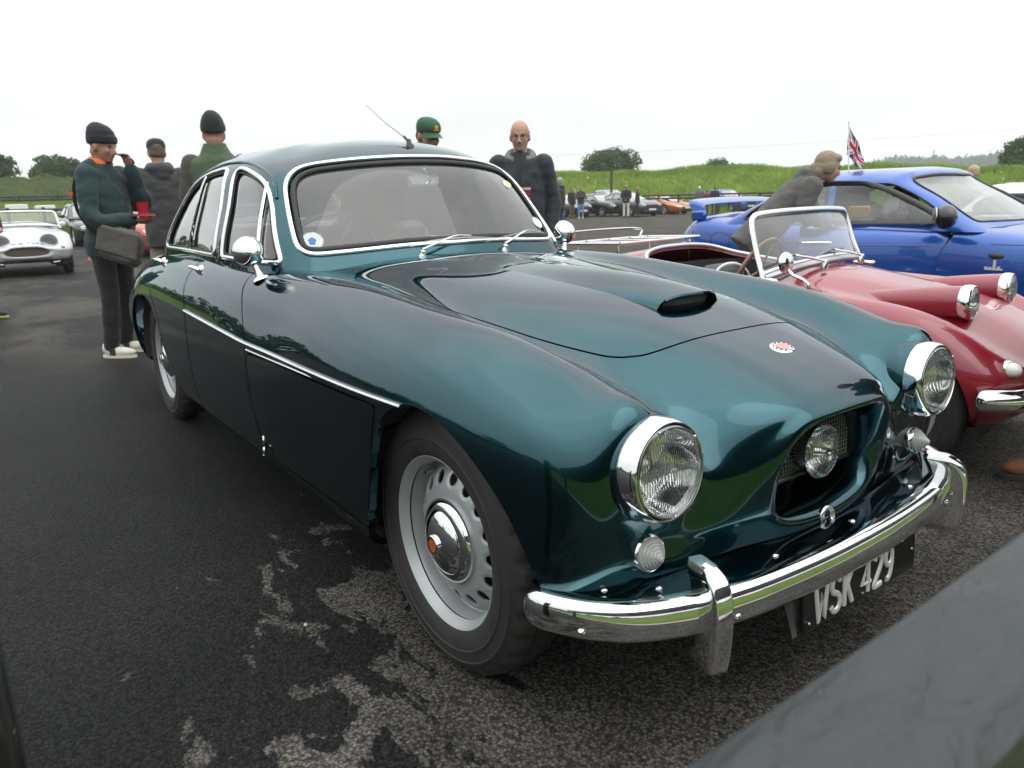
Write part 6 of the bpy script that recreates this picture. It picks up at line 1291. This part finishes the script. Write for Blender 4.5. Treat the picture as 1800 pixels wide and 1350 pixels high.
# far people
RGT = RIGHTV; AWAY = CAM_YAW
person('grey haired man walking away in black quilted jacket and blue jeans', toz(-16.07, 13.23), RGT+math.pi-.5, 1.74, jacket=(.020, .021, .024), trousers=(.035, .07, .13), shoes=(.35, .33, .30), hair=(.30, .29, .28), quilt=True, hood=True, vox=.016, hem=.80, legL=[(0, .095, .92), (.12, .10, .50), (.05, .10, .085)], legR=[(0, -.095, .92), (-.03, -.10, .50), (-.16, -.10, .11)])
fa = [
 ('man in black jacket and brown trousers beside the man in jeans', (-31.0, 26.71), RGT-.9, 1.70, (.012, .012, .014), (.12, .08, .06), (.05, .04, .03), (.05, .04, .03), None),
 ('man in dark jacket, light blue jeans and white trainers reading a phone', (-30.36, 26.83), -.6, 1.73, (.03, .03, .028), (.12, .22, .38), (.6, .6, .58), (.07, .05, .04), 'phone'),
 ('man in black anorak and cream trousers with hands behind his back', (-28.15, 28.16), AWAY-.2, 1.74, (.010, .010, .011), (.55, .52, .45), (.10, .06, .05), None, 'back'),
 ('balding man in navy suit and white shirt facing the black anorak', (-28.2, 29.09), AWAY+1.4, 1.62, (.010, .012, .02), (.012, .012, .018), (.02, .02, .02), None, None),
 ('white haired man in grey coat behind the boot spoiler', (-27.31, 33.22), AWAY, 1.62, (.10, .105, .10), (.05, .05, .05), (.02, .02, .02), (.62, .62, .60), None),
 ('person in dark red top between the grey coat and the navy jumper', (-26.82, 33.27), AWAY+.3, 1.40, (.13, .02, .04), (.03, .03, .04), (.02, .02, .02), (.10, .06, .04), None),
 ('man in navy jumper and white collar behind the boot spoiler', (-26.29, 33.32), AWAY-.2, 1.60, (.008, .016, .035), (.03, .03, .04), (.02, .02, .02), (.14, .09, .06), None),
 ('person with fair hair whose head shows above the bright blue roof', (-3.55, 10.6), AWAY+.5, 1.47, (.30, .30, .28), (.03, .03, .04), (.02, .02, .02), (.42, .30, .18), None),
 ('person in dark coat cut off at the right edge beyond the white roof', (-1.72, 13.9), AWAY, 1.72, (.012, .012, .014), (.03, .03, .04), (.02, .02, .02), (.05, .04, .03), None),
 ('person in grey and pink patterned top behind the man in navy beanie', (-29.23, 2.14), 0.5, 1.68, (.28, .22, .19), (.02, .02, .02), (.3, .3, .3), (.10, .06, .04), None)]
for lb, (x, y), rz, h, jc, tr, shc, hr, ps in fa:
    kw = {}
    if ps == 'phone': kw = dict(armL=[(.08, .23, 1.13), (.30, .06, 1.20)], armR=[(.08, -.23, 1.13), (.30, -.06, 1.20)])
    if ps == 'back': kw = dict(armL=[(-.12, .25, 1.13), (-.17, .04, .98)], armR=[(-.12, -.25, 1.13), (-.17, -.04, .98)], baldband=True); hr = (.08, .06, .05)
    if ps is None and hr is None: kw = dict(baldband=True); hr = (.10, .08, .06)
    person(lb, toz(x, y), rz, h, jacket=jc, trousers=tr, shoes=shc, sole=shc, hair=hr, vox=.026, **kw)
# the woman leaning in at the open door, and someone bent inside the car
person('woman with fair tied hair in grey-brown waterproof leaning in at the open blue door', toz(-2.10, 3.50), .85, 1.62, jacket=(.070, .068, .064), trousers=(.045, .045, .04), hair=(.25, .195, .135), longhair=True, hood=True, lean=.76, vox=.014, head_pitch=.25, hem=.72, skin=SKINP, armR=[(.26, -.25, 1.08), (.46, -.15, .98)], armL=[(.42, .22, 1.00), (.60, .14, .86)])
tag(MB().box((-1.60, 3.98, .985), (.16, .03, .09), rz=.9, bev=.01).build('yellow_folder', mat('amber_card', (.62, .30, .02), .6)), 'amber yellow folder held at the open blue door', 'folder')
person('person in grey-green clothes bent double inside the bright blue car', toz(-2.15, 4.45), .12, 1.50, jacket=(.14, .15, .14), trousers=(.10, .105, .095), hair=(.62, .60, .58), lean=1.25, vox=.015, hem=.80, armR=[(.62, -.22, .86), (.78, -.15, .80)], armL=[(.62, .22, .86), (.78, .15, .80)])
# people at the edges of the picture
person('passer-by cut off at the left edge, dark sleeve and bare leg with black trainer', toz(-8.53, -1.45), yaw_to_cam(-8.53, -1.45)+.75, 1.70, jacket=(.012, .012, .014), trousers=(.42, .24, .17), shoes=(.02, .02, .022), sole=(.45, .5, .1), hair=(.05, .03, .02), vox=.014, hem=.86, armL=[(.0, .33, 1.16), (.16, .22, 1.02)])
person('child in navy leggings and coral red trainers running behind the silver roadster', toz(-18.41, 1.13), RGT-.1, 1.15, jacket=(.02, .03, .07), trousers=(.012, .022, .06), shoes=(.60, .09, .08), sole=(.7, .65, .55), hair=(.10, .06, .03), vox=.018, legL=[(0, .095, .92), (.20, .10, .58), (.22, .10, .10)], legR=[(0, -.095, .92), (-.05, -.10, .55), (-.42, -.10, .36)])
T9, *_ = person('person standing at the right edge with a laced tan leather boot', (.60, 1.70, 0), -2.35, 1.75, jacket=(.05, .05, .05), trousers=(.06, .05, .04), shoes=(.26, .10, .05), sole=(.05, .045, .04), hair=(.05, .03, .02), vox=.014, stance=.05)

# ---------------------------------------------------------------- land, trees, fences
def leaf_mat(name, c0, c1):
    m = bpy.data.materials.new(name); m.use_nodes = True; t = m.node_tree; b = t.nodes['Principled BSDF']
    tcn = N(t, 'ShaderNodeTexCoord'); n = N(t, 'ShaderNodeTexNoise'); n.inputs['Scale'].default_value = .55; n.inputs['Detail'].default_value = 8; n.inputs['Roughness'].default_value = .7; t.links.new(tcn.outputs['Object'], n.inputs['Vector'])
    mr = N(t, 'ShaderNodeMapRange'); t.links.new(n.outputs['Fac'], mr.inputs['Value']); mr.inputs['From Min'].default_value = .35; mr.inputs['From Max'].default_value = .65
    mx = N(t, 'ShaderNodeMix', data_type='RGBA'); mx.inputs['A'].default_value = (*c0, 1); mx.inputs['B'].default_value = (*c1, 1); t.links.new(mr.outputs[0], mx.inputs['Factor']); t.links.new(mx.outputs['Result'], b.inputs['Base Color'])
    b.inputs['Roughness'].default_value = .7; b.inputs['Specular IOR Level'].default_value = .2
    tl = N(t, 'ShaderNodeBsdfTranslucent'); t.links.new(mx.outputs['Result'], tl.inputs[0]); ms = N(t, 'ShaderNodeMixShader'); ms.inputs[0].default_value = .45; out = [k for k in t.nodes if k.type == 'OUTPUT_MATERIAL'][0]
    t.links.new(b.outputs[0], ms.inputs[1]); t.links.new(tl.outputs[0], ms.inputs[2]); t.links.new(ms.outputs[0], out.inputs[0]); return m
GRASSM = leaf_mat('meadow_grass', (.19, .28, .038), (.30, .41, .075)); LAWNM = leaf_mat('lawn_grass', (.13, .20, .028), (.20, .28, .052)); ROUGHM = leaf_mat('rough_grass', (.10, .14, .045), (.18, .22, .09))
OAK = leaf_mat('oak_leaves', (.035, .070, .018), (.095, .15, .045)); ASH = leaf_mat('ash_leaves', (.045, .085, .020), (.11, .165, .045)); GORSE = leaf_mat('yellow_green_leaves', (.09, .11, .015), (.17, .18, .03)); FARW = leaf_mat('far_wood_leaves', (.03, .06, .025), (.06, .095, .04))
BARK = mat('bark', (.06, .048, .038), .9, var=.3, scale=12, bump=.5, bscale=30)
rng = np.random.default_rng(5)
def pol(px, dist, z=0):
    """a place given by its compass direction from the photographer's stand and its distance"""
    a = math.radians(AZ(px)); return np.array([1.454+dist*math.cos(a), -1.578+dist*math.sin(a), z])
def AZ(px):   # compass direction (degrees) of columns of the view near the horizon
    return float(np.interp(px, [-600, 0, 450, 900, 1350, 1800, 2400], [197, 177.27, 161.98, 143.49, 125.0, 109.72, 95]))
def blades(Pb, h, w, m, name, lean=.35, seed=0):
    """tufts: one thin triangle pair per point"""
    r = np.random.default_rng(seed); n = len(Pb); a = r.uniform(0, 2*math.pi, n); hh = h*r.uniform(.55, 1.25, n); ww = w*r.uniform(.6, 1.3, n)
    dx = np.stack([np.cos(a), np.sin(a), 0*a], 1)*ww[:, None]*.5; l = np.stack([r.normal(0, lean, n), r.normal(0, lean, n), np.ones(n)], 1)*hh[:, None]
    V = np.concatenate([Pb-dx, Pb+dx, Pb+l], 0); F = np.stack([np.arange(n), np.arange(n)+n, np.arange(n)+2*n], 1)
    me = bpy.data.meshes.new(name); me.vertices.add(3*n); me.vertices.foreach_set('co', V.ravel()); me.loops.add(3*n); me.loops.foreach_set('vertex_index', F.ravel().astype(np.int32)); me.polygons.add(n); me.polygons.foreach_set('loop_start', np.arange(0, 3*n, 3, dtype=np.int32)); me.update(); me.validate()
    me.materials.append(m); o = bpy.data.objects.new(name, me); COL.objects.link(o); o['kind'] = 'stuff'; return o
def sheet(name, rows, m, kind='structure'):
    V = [p for r in rows for p in r]; n = len(rows[0]); F = [(i*n+j, i*n+j+1, (i+1)*n+j+1, (i+1)*n+j) for i in range(len(rows)-1) for j in range(n-1)]
    o = mesh_obj(name, V, F, m); tag(o, kind=kind); return o
# long grass bank behind the far cars
pxs = np.linspace(380, 2300, 170)
def bank_pt(px, t):
    """t 0 foot .. 1 crest .. 1.6 back"""
    z1 = float(np.interp(px, [300, 960, 1100, 1300, 1500, 1700, 1800, 2300], [2.2, 2.42, 2.55, 2.60, 2.40, 2.18, 1.92, 1.8])); wob = .10*math.sin(px*.021)+.07*math.sin(px*.057+1)
    tt = min(t, 1); s = tt*tt*(3-2*tt)*.55+tt*.45; return pol(px, 49.5+8.5*t, -.16+(z1+.16+wob*tt)*s-(0 if t < 1 else (t-1)*.5))
sheet('grass_bank', [[tuple(bank_pt(p, t)) for p in pxs] for t in (0, .15, .3, .45, .6, .75, .9, 1, 1.2, 1.6, 2.6)], GRASSM)
n = 30000; q = rng.uniform(900, 1850, n); t = np.concatenate([rng.uniform(0, 1.0, n//2), rng.normal(1.0, .05, n-n//2)]); blades(np.array([bank_pt(a, b) for a, b in zip(q, t)]), .40, .11, GRASSM, 'bank_long_grass', .35, 1)
q = rng.uniform(960, 1800, 130); t = rng.uniform(.15, 1, 130); pts = np.array([bank_pt(a, b) for a, b in zip(q, t)]); pts[:, 2] += .38; blades(pts, .08, .11, mat('cow_parsley_white', (.55, .56, .48), .9), 'bank_white_flowers', .8, 2)
# lawn on the left, rising to a rough hedge bank
px2 = np.linspace(-560, 430, 70)
lz = lambda r: float(np.interp(r, [29, 33, 60], [-.07, .08, 1.6]))
sheet('lawn', [[tuple(pol(p, r, lz(r)+.004)) for p in px2] for r in np.linspace(29.5, 60, 16)], LAWNM)
n = 16000; q = rng.uniform(-60, 380, n); r_ = rng.uniform(29.8, 60, n); blades(np.array([pol(a, b, lz(b)) for a, b in zip(q, r_)]), .10, .12, LAWNM, 'lawn_grass_blades', .4, 3)
def hb(px, t):
    z1 = 2.85+.20*math.sin(px*.03)+.15*math.sin(px*.083); return pol(px, 59.8+9*t, 1.55+(z1-1.55)*min(1, t)**.8-(0 if t < 1 else (t-1)*.3))
sheet('hedge_bank', [[tuple(hb(p, t)) for p in px2] for t in (0, .12, .3, .5, .75, 1, 1.5, 3)], ROUGHM)
n = 26000; q = rng.uniform(-60, 400, n); t = np.concatenate([rng.uniform(0, 1, n*2//3), rng.normal(1, .05, n-n*2//3)]); blades(np.array([hb(a, max(0, b)) for a, b in zip(q, t)]), .40, .20, ROUGHM, 'hedge_bank_growth', .5, 4)
# open ground beyond, and the grass on the photographer's side of the rail
rows = []
for r in (70, 110, 200, 420, 900, 1500): rows.append([(1.45+r*math.cos(a), -1.58+r*math.sin(a), -.35) for a in np.linspace(0, 2*math.pi, 65)])
sheet('fields', rows, ROUGHM)
ys = np.linspace(-62, 62, 42); sheet('grass_field', [[(x, y, float(gz(x, y))+.010) for y in ys] for x in (1.46, 2.5, 4, 7, 12, 20, 32, 46, 62)], LAWNM)
n = 20000; gx = rng.uniform(1.8, 9, n); gy = rng.uniform(-9, 9, n); blades(np.stack([gx, gy, gz(gx, gy)+.005], 1), .06, .012, LAWNM, 'field_grass_blades', .4, 6)
def tree(name, label, loc, h, w, leaves, nclump=70, per=60, leaf=.26, trunk=.25, group=None, base=.18, squash=1.0, seed=0, cat='tree'):
    T = thing(name, label, cat, tuple(loc), 0, group); r = np.random.default_rng(seed); mb = MB()
    hc = h*(base+(1-base)*.5); mb.tube([(0, 0, -.3), (.05*w*.1, 0, h*base), (0, .02*w, hc)], [trunk, trunk*.75, trunk*.4], 8)
    cen = []
    for i in range(nclump):
        u = r.normal(size=3); u /= np.linalg.norm(u); k = r.uniform(.35, 1)**.5; p = np.array([u[0]*w*.5*k, u[1]*w*.5*k, hc+u[2]*h*(1-base)*.5*k*squash]); p[:2] *= 1+.12*math.sin(3*math.atan2(u[1], u[0])+seed); cen.append(p)
    for p in cen[::6]: mb.tube([(0, 0, h*base*r.uniform(.7, 1.2)), p*np.array([.5, .5, .8])+np.array([0, 0, .02]), p], [trunk*.45, trunk*.25, trunk*.06], 5)
    mb.build('trunk', BARK, T)
    P = []
    for p in cen:
        rad = w*r.uniform(.09, .17); d = r.normal(size=(per, 3)); d /= np.linalg.norm(d, axis=1, keepdims=True); P.append(p+d*rad*r.uniform(.5, 1.05, (per, 1))*np.array([1, 1, .75]))
    P = np.concatenate(P); n = len(P); a = r.normal(size=(n, 3)); a /= np.linalg.norm(a, axis=1, keepdims=True); b_ = np.cross(a, r.normal(size=(n, 3))); b_ /= np.linalg.norm(b_, axis=1, keepdims=True); s = leaf*r.uniform(.5, 1.2, (n, 1))
    V = np.concatenate([P-a*s*.5, P+b_*s*.32, P+a*s*.5, P-b_*s*.32]); F = np.stack([np.arange(n), np.arange(n)+n, np.arange(n)+2*n, np.arange(n)+3*n], 1)
    mesh_obj('crown', V, F.tolist(), leaves, T, smooth=False); return T
tree('oak_tree', 'broad dark oak on the crest of the grass bank, left of the two', pol(1079, 78, 1.9), 3.55, 5.6, OAK, 90, 70, .30, .3, 'trees along the skyline', .16, 1, 11)
tree('oak_tree', 'low rounded tree top peeping over the grass bank, right of the oak', pol(1269, 82, 1.6), 2.6, 4.6, OAK, 80, 55, .26, .25, 'trees along the skyline', .1, 1, 12)
tree('oak_tree', 'dark tree standing at the right edge beyond the bank', pol(1806, 70, .8), 3.9, 4.0, OAK, 80, 70, .28, .3, 'trees along the skyline', .15, 1, 13)
tree('oak_tree', 'dark oak at the left edge above the hedge bank', pol(-14, 76, 2.3), 3.4, 3.9, OAK, 90, 80, .3, .3, 'trees along the skyline', .12, 1, 14)
tree('hedgerow_tree', 'wide green tree above the hedge bank, left of the man in navy beanie', pol(94, 80, 2.3), 3.2, 4.3, OAK, 100, 80, .3, .3, 'trees along the skyline', .1, 1, 15)
tree('hedgerow_tree', 'smaller pale tree between the two left oaks', pol(47, 84, 2.3), 1.0, 1.8, ASH, 50, 60, .25, .2, 'trees along the skyline', .1, 1, 16)
tree('yellow_bush', 'yellow green bush at the foot of the wide left tree', pol(82, 71, 2.6), 1.1, 2.6, GORSE, 40, 60, .2, .1, None, .05, 1, 17, 'bush')
tree('hedgerow_tree', 'green tree behind the waving hand of the man in navy beanie', pol(150, 79, 2.3), 2.4, 4.0, ASH, 70, 70, .28, .25, 'trees along the skyline', .1, 1, 18)
tree('hedgerow_tree', 'green tree hidden behind the man in dark grey hooded jacket', pol(262, 78, 2.0), 1.4, 4.0, OAK, 70, 70, .28, .25, 'trees along the skyline', .1, 1, 19)
# hedges and a few trees round the rest of the field (mirrored in the paint and the chrome)
P = []
for i in range(1500):
    a = math.radians(rng.uniform(-172, 92)); r_ = rng.uniform(52, 62) if not -40 < math.degrees(a) < 60 else rng.uniform(64, 76); hgt = 2.1+.9*math.sin(a*17)+.6*math.sin(a*41+1)+(2.6 if math.sin(a*9+2) > .90 else 0); c = np.array([1.45+r_*math.cos(a), -1.58+r_*math.sin(a), rng.uniform(0, 1)*hgt]); P.append(c+rng.normal(size=(12, 3))*np.array([.9, .9, .5]))
blades(np.concatenate(P), .9, .9, OAK, 'field_hedge', .7, 9)
# far wooded hill
hp_ = np.linspace(1500, 2300, 40)
hzf = lambda p: 9+4.5*math.sin((p-1500)*.0042)+1.5*math.sin(p*.021)
sheet('far_hill', [[tuple(pol(p, 560+d, hzf(p)*k-.4)) for p in hp_] for d, k in ((-220, 0), (-80, .55), (0, 1), (60, 1.05), (400, .8))], ROUGHM)
P = []
for i in range(900):
    p = rng.uniform(1560, 2000); d = rng.uniform(-60, 40); c = pol(p, 560+d, hzf(p)*(1+.0006*d)+rng.uniform(0, 4)*(.5+.5*math.sin(p*.09)**2)); k = rng.normal(size=(26, 3))*np.array([2.2, 2.2, 1.6]); P.append(c+k)
blades(np.concatenate(P), 2.2, 2.2, FARW, 'far_wood', .6, 8)
# fences, posts, blocks, wire
FENCE = mat('black_stained_timber', (.012, .012, .012), .6, var=.3, scale=6)
def fence(label, pts, h, rails, post_every=1, name='rail_fence', th=.10):
    T = thing(name, label, 'fence', tuple(pts[0])); o = np.array(pts[0])
    for p in pts: mb = MB(); mb.box(tuple(p-o+np.array([0, 0, h/2-.1])), (th, th, h+.2), bev=.01); mb.build('post', FENCE, T)
    for z in rails:
        for a, b in zip(pts[:-1], pts[1:]): MB().tube([a-o+np.array([0, 0, z]), b-o+np.array([0, 0, z])], .055, 4).build('rail', FENCE, T)
fence('black two-rail fence in front of the left lawn', [pol(p, 33.5, lz(33.5)) for p in np.linspace(-220, 400, 12)], 1.08, (.98, .50))
fence('dark low fence at the top of the left lawn', [pol(p, 59.5, lz(59.5)) for p in np.linspace(-160, 400, 10)], .42, (.34, .12))
fence('dark low fence along the foot of the grass bank behind the far cars', [pol(p, 48.6, -.14) for p in np.linspace(960, 1480, 16)], 1.22, (1.16, .96))
pw = thing('marker_post', 'tall dark wooden post at the foot of the grass bank', 'post', tuple(pol(1083, 49.3, -.14))); MB().box((0, 0, 1.45), (.13, .13, 3.0), bev=.02).build('shaft', mat('weathered_timber', (.05, .042, .035), .85, var=.3), pw)
WB = mat('white_painted_block', (.66, .66, .64), .7, var=.08, scale=5)
for p, r_, lb, wd in ((20, 51, 'white block on the left lawn, nearest the left edge', 1.05), (65, 49.5, 'white block in the middle of the left lawn', .95), (100, 46.5, 'white block on the left lawn, nearest the man in navy beanie', .85)):
    c = pol(p, r_, lz(r_)+.14); o = MB().box((0, 0, 0), (.45, wd, .30), bev=.04).build('lawn_block', WB); o.location = tuple(c); o.rotation_euler = (0, .05, math.radians(AZ(p))+.2); tag(o, lb, 'barrier block', 'white blocks on the lawn')
pp = pol(905, 70, -.3); po_ = thing('telegraph_pole', 'telegraph pole carrying the thin wire, behind the bald man', 'pole', tuple(pp)); MB().tube([(0, 0, 0), (0, 0, 5.1)], [.12, .09], 10).build('shaft', BARK, po_)
p2 = pol(2150, 62, -.3); po2 = thing('telegraph_pole', 'telegraph pole carrying the thin wire, beyond the right edge', 'pole', tuple(p2)); MB().tube([(0, 0, 0), (0, 0, 5.3)], [.12, .09], 10).build('shaft', BARK, po2)
A_ = pp+np.array([0, 0, 5.0]); B_ = p2+np.array([0, 0, 5.2]); wire = [A_+(B_-A_)*t-np.array([0, 0, 1.3*t*(1-t)]) for t in np.linspace(0, 1, 30)]; tag(MB().tube(wire, .007, 5).build('overhead_wire', mat('wire_grey', (.25, .25, .26), .6)), 'thin overhead wire crossing the pale sky', 'wire')
# flag on the blue roof
def union_jack(u, v):
    """u 0..1 along the fly (2:1), v 0..1 down the hoist"""
    x, y = (u-.5)*2, (v-.5); red, white, blue = (.42, .012, .028), (.72, .72, .74), (.014, .022, .10)
    if abs(y) < .1 or abs(x) < .1: return red
    if abs(y) < .167 or abs(x) < .167: return white
    L = math.sqrt(1.25)
    d1 = (y*2-x)/math.sqrt(5)*1.0; d2 = (y*2+x)/math.sqrt(5)*1.0
    for d, s in ((d1, 1), (d2, -1)):
        if abs(d) < .1:
            dd = d*(1 if x > 0 else -1)*s
            return red if 0 < dd < .067 else white
    return blue
fb = np.array([-2.06, 4.60, 1.255]); FT = thing('flag', 'small union flag drooping from a stick on the bright blue roof', 'flag', tuple(fb))
MB().tube([(0, 0, -.02), (-.035, -.01, .44)], [.006, .004], 8).build('flagstick', WHITEP, FT); MB().ell((-.036, -.01, .445), (.009, .009, .009), 8, 6).build('finial', WHITEP, FT)
nu, nv = 81, 41; V = []; cols = []; rv = np.array([_r[0], _r[1], 0])
for i in range(nu):
    for j in range(nv):
        u, v = i/(nu-1), j/(nv-1); p = np.array([-.034, -.01, .425])+np.array([.012, 0, -1])*v*.235*(1-.25*u); s = u*.40
        p = p+rv*(s*.42-.03*v*u)+np.array([0, 0, -1])*(s*.66*(1-.28*v))+_f*(.022*math.sin(u*9+v*2.5)*u+.02*u); V.append(p); cols.append(union_jack(u, v))
F = [(i*nv+j, (i+1)*nv+j, (i+1)*nv+j+1, i*nv+j+1) for i in range(nu-1) for j in range(nv-1)]
FM = bpy.data.materials.new('flag_print'); FM.use_nodes = True; vc = N(FM.node_tree, 'ShaderNodeVertexColor'); vc.layer_name = 'print'; FM.node_tree.links.new(vc.outputs[0], FM.node_tree.nodes['Principled BSDF'].inputs['Base Color']); FM.node_tree.nodes['Principled BSDF'].inputs['Roughness'].default_value = .8
fo_ = mesh_obj('flag_cloth', V, F, FM, FT); ca_ = fo_.data.color_attributes.new('print', 'FLOAT_COLOR', 'POINT')
for i, c in enumerate(cols): ca_.data[i].color = (*c, 1)
# wet black rail the photographer leans over, and the post at the left
def rail_mat():
    m = mat('wet_black_rail_paint', (.016, .020, .022), .38, var=.55, scale=16, rvar=.7, bump=.0); t = m.node_tree; b = t.nodes['Principled BSDF']
    tcn = N(t, 'ShaderNodeTexCoord'); mp_ = N(t, 'ShaderNodeMapping'); mp_.inputs['Scale'].default_value = (3, 1, 3); t.links.new(tcn.outputs['Object'], mp_.inputs[0]); n1 = N(t, 'ShaderNodeTexNoise'); n1.inputs['Scale'].default_value = 15; n1.inputs['Detail'].default_value = 6; n1.inputs['Distortion'].default_value = 1.0; t.links.new(mp_.outputs[0], n1.inputs['Vector'])
    bp = N(t, 'ShaderNodeBump'); bp.inputs['Strength'].default_value = .8; bp.inputs['Distance'].default_value = .012; t.links.new(n1.outputs['Fac'], bp.inputs['Height']); t.links.new(bp.outputs[0], b.inputs['Normal']); return m
RM = rail_mat(); RT = thing('foreground_rail', 'wet dark grey painted rail blurred across the lower right corner', 'rail', (1.333, 0, .913))
rb = MB(); ns = 90; sec = [(-.036, .030), (-.030, .0365), (-.015, .0375), (.015, .0372), (.030, .036), (.036, .030), (.037, -.40), (-.037, -.40)]; V = []
for i in range(ns):
    y = -4+8*i/(ns-1)
    for k, (a, c) in enumerate(sec): V.append((a+.0008*math.sin(y*13+k), y, c+.0007*math.sin(y*17+k*2)))
m_ = len(sec); rb.add(V, [(i*m_+j, (i+1)*m_+j, (i+1)*m_+(j+1) % m_, i*m_+(j+1) % m_) for i in range(ns-1) for j in range(m_)]+[tuple(range(m_)), tuple((ns-1)*m_+j for j in range(m_))[::-1]]); rb.build('plank', RM, RT)
for y in (-3.2, 2.4): MB().box((0, y, -.5), (.09, .09, .86), bev=.008).build('post', FENCE, RT)
dm = MB()
for i in range(45):
    y = rng.uniform(-1.5, -.7); x = rng.uniform(-.03, .03); s = rng.uniform(.0004, .0010); dm.ell((x, y, .0372), (s*1.3, s*1.3, s*.8), 8, 6)
do = dm.build('rain_drops', mat('water_drop', (1, 1, 1), .0, trans=1, ior=1.33, var=0, rvar=0), RT); do['kind'] = 'stuff'
PT = thing('fence_post', 'glossy black post edge at the lower left corner', 'post', (.47, -1.665, 0)); MB().box((0, 0, .39), (.10, .10, .78), bev=.012).build('shaft', mat('gloss_black_post', (.010, .010, .011), .3, coat=.4, var=.3), PT)
pb = MB(); pb.ell((0, 0, 0), (.007, .0055, .0045), 10, 8); o = pb.build('pebble', mat('cream_stone', (.42, .36, .24), .8, var=.3, scale=200)); o.location = (-.395, -.965, .003); tag(o, 'single cream pebble on the tarmac beside the front wheel', 'stone')


# ---------------------------------------------------------------- air
hm = bpy.data.materials.new('haze_air'); hm.use_nodes = True; hm.node_tree.nodes.clear(); ho = N(hm.node_tree, 'ShaderNodeOutputMaterial'); pv = N(hm.node_tree, 'ShaderNodeVolumePrincipled'); pv.inputs['Color'].default_value = (.93, .97, 1, 1); pv.inputs['Density'].default_value = .0008; pv.inputs['Anisotropy'].default_value = .2; hm.node_tree.links.new(pv.outputs[0], ho.inputs['Volume'])
hb_ = MB().box((0, 0, 11.25), (3300, 3300, 25.5)).build('haze', hm, None, smooth=False); hb_['kind'] = 'stuff'
C.cycles.volume_bounces = 1
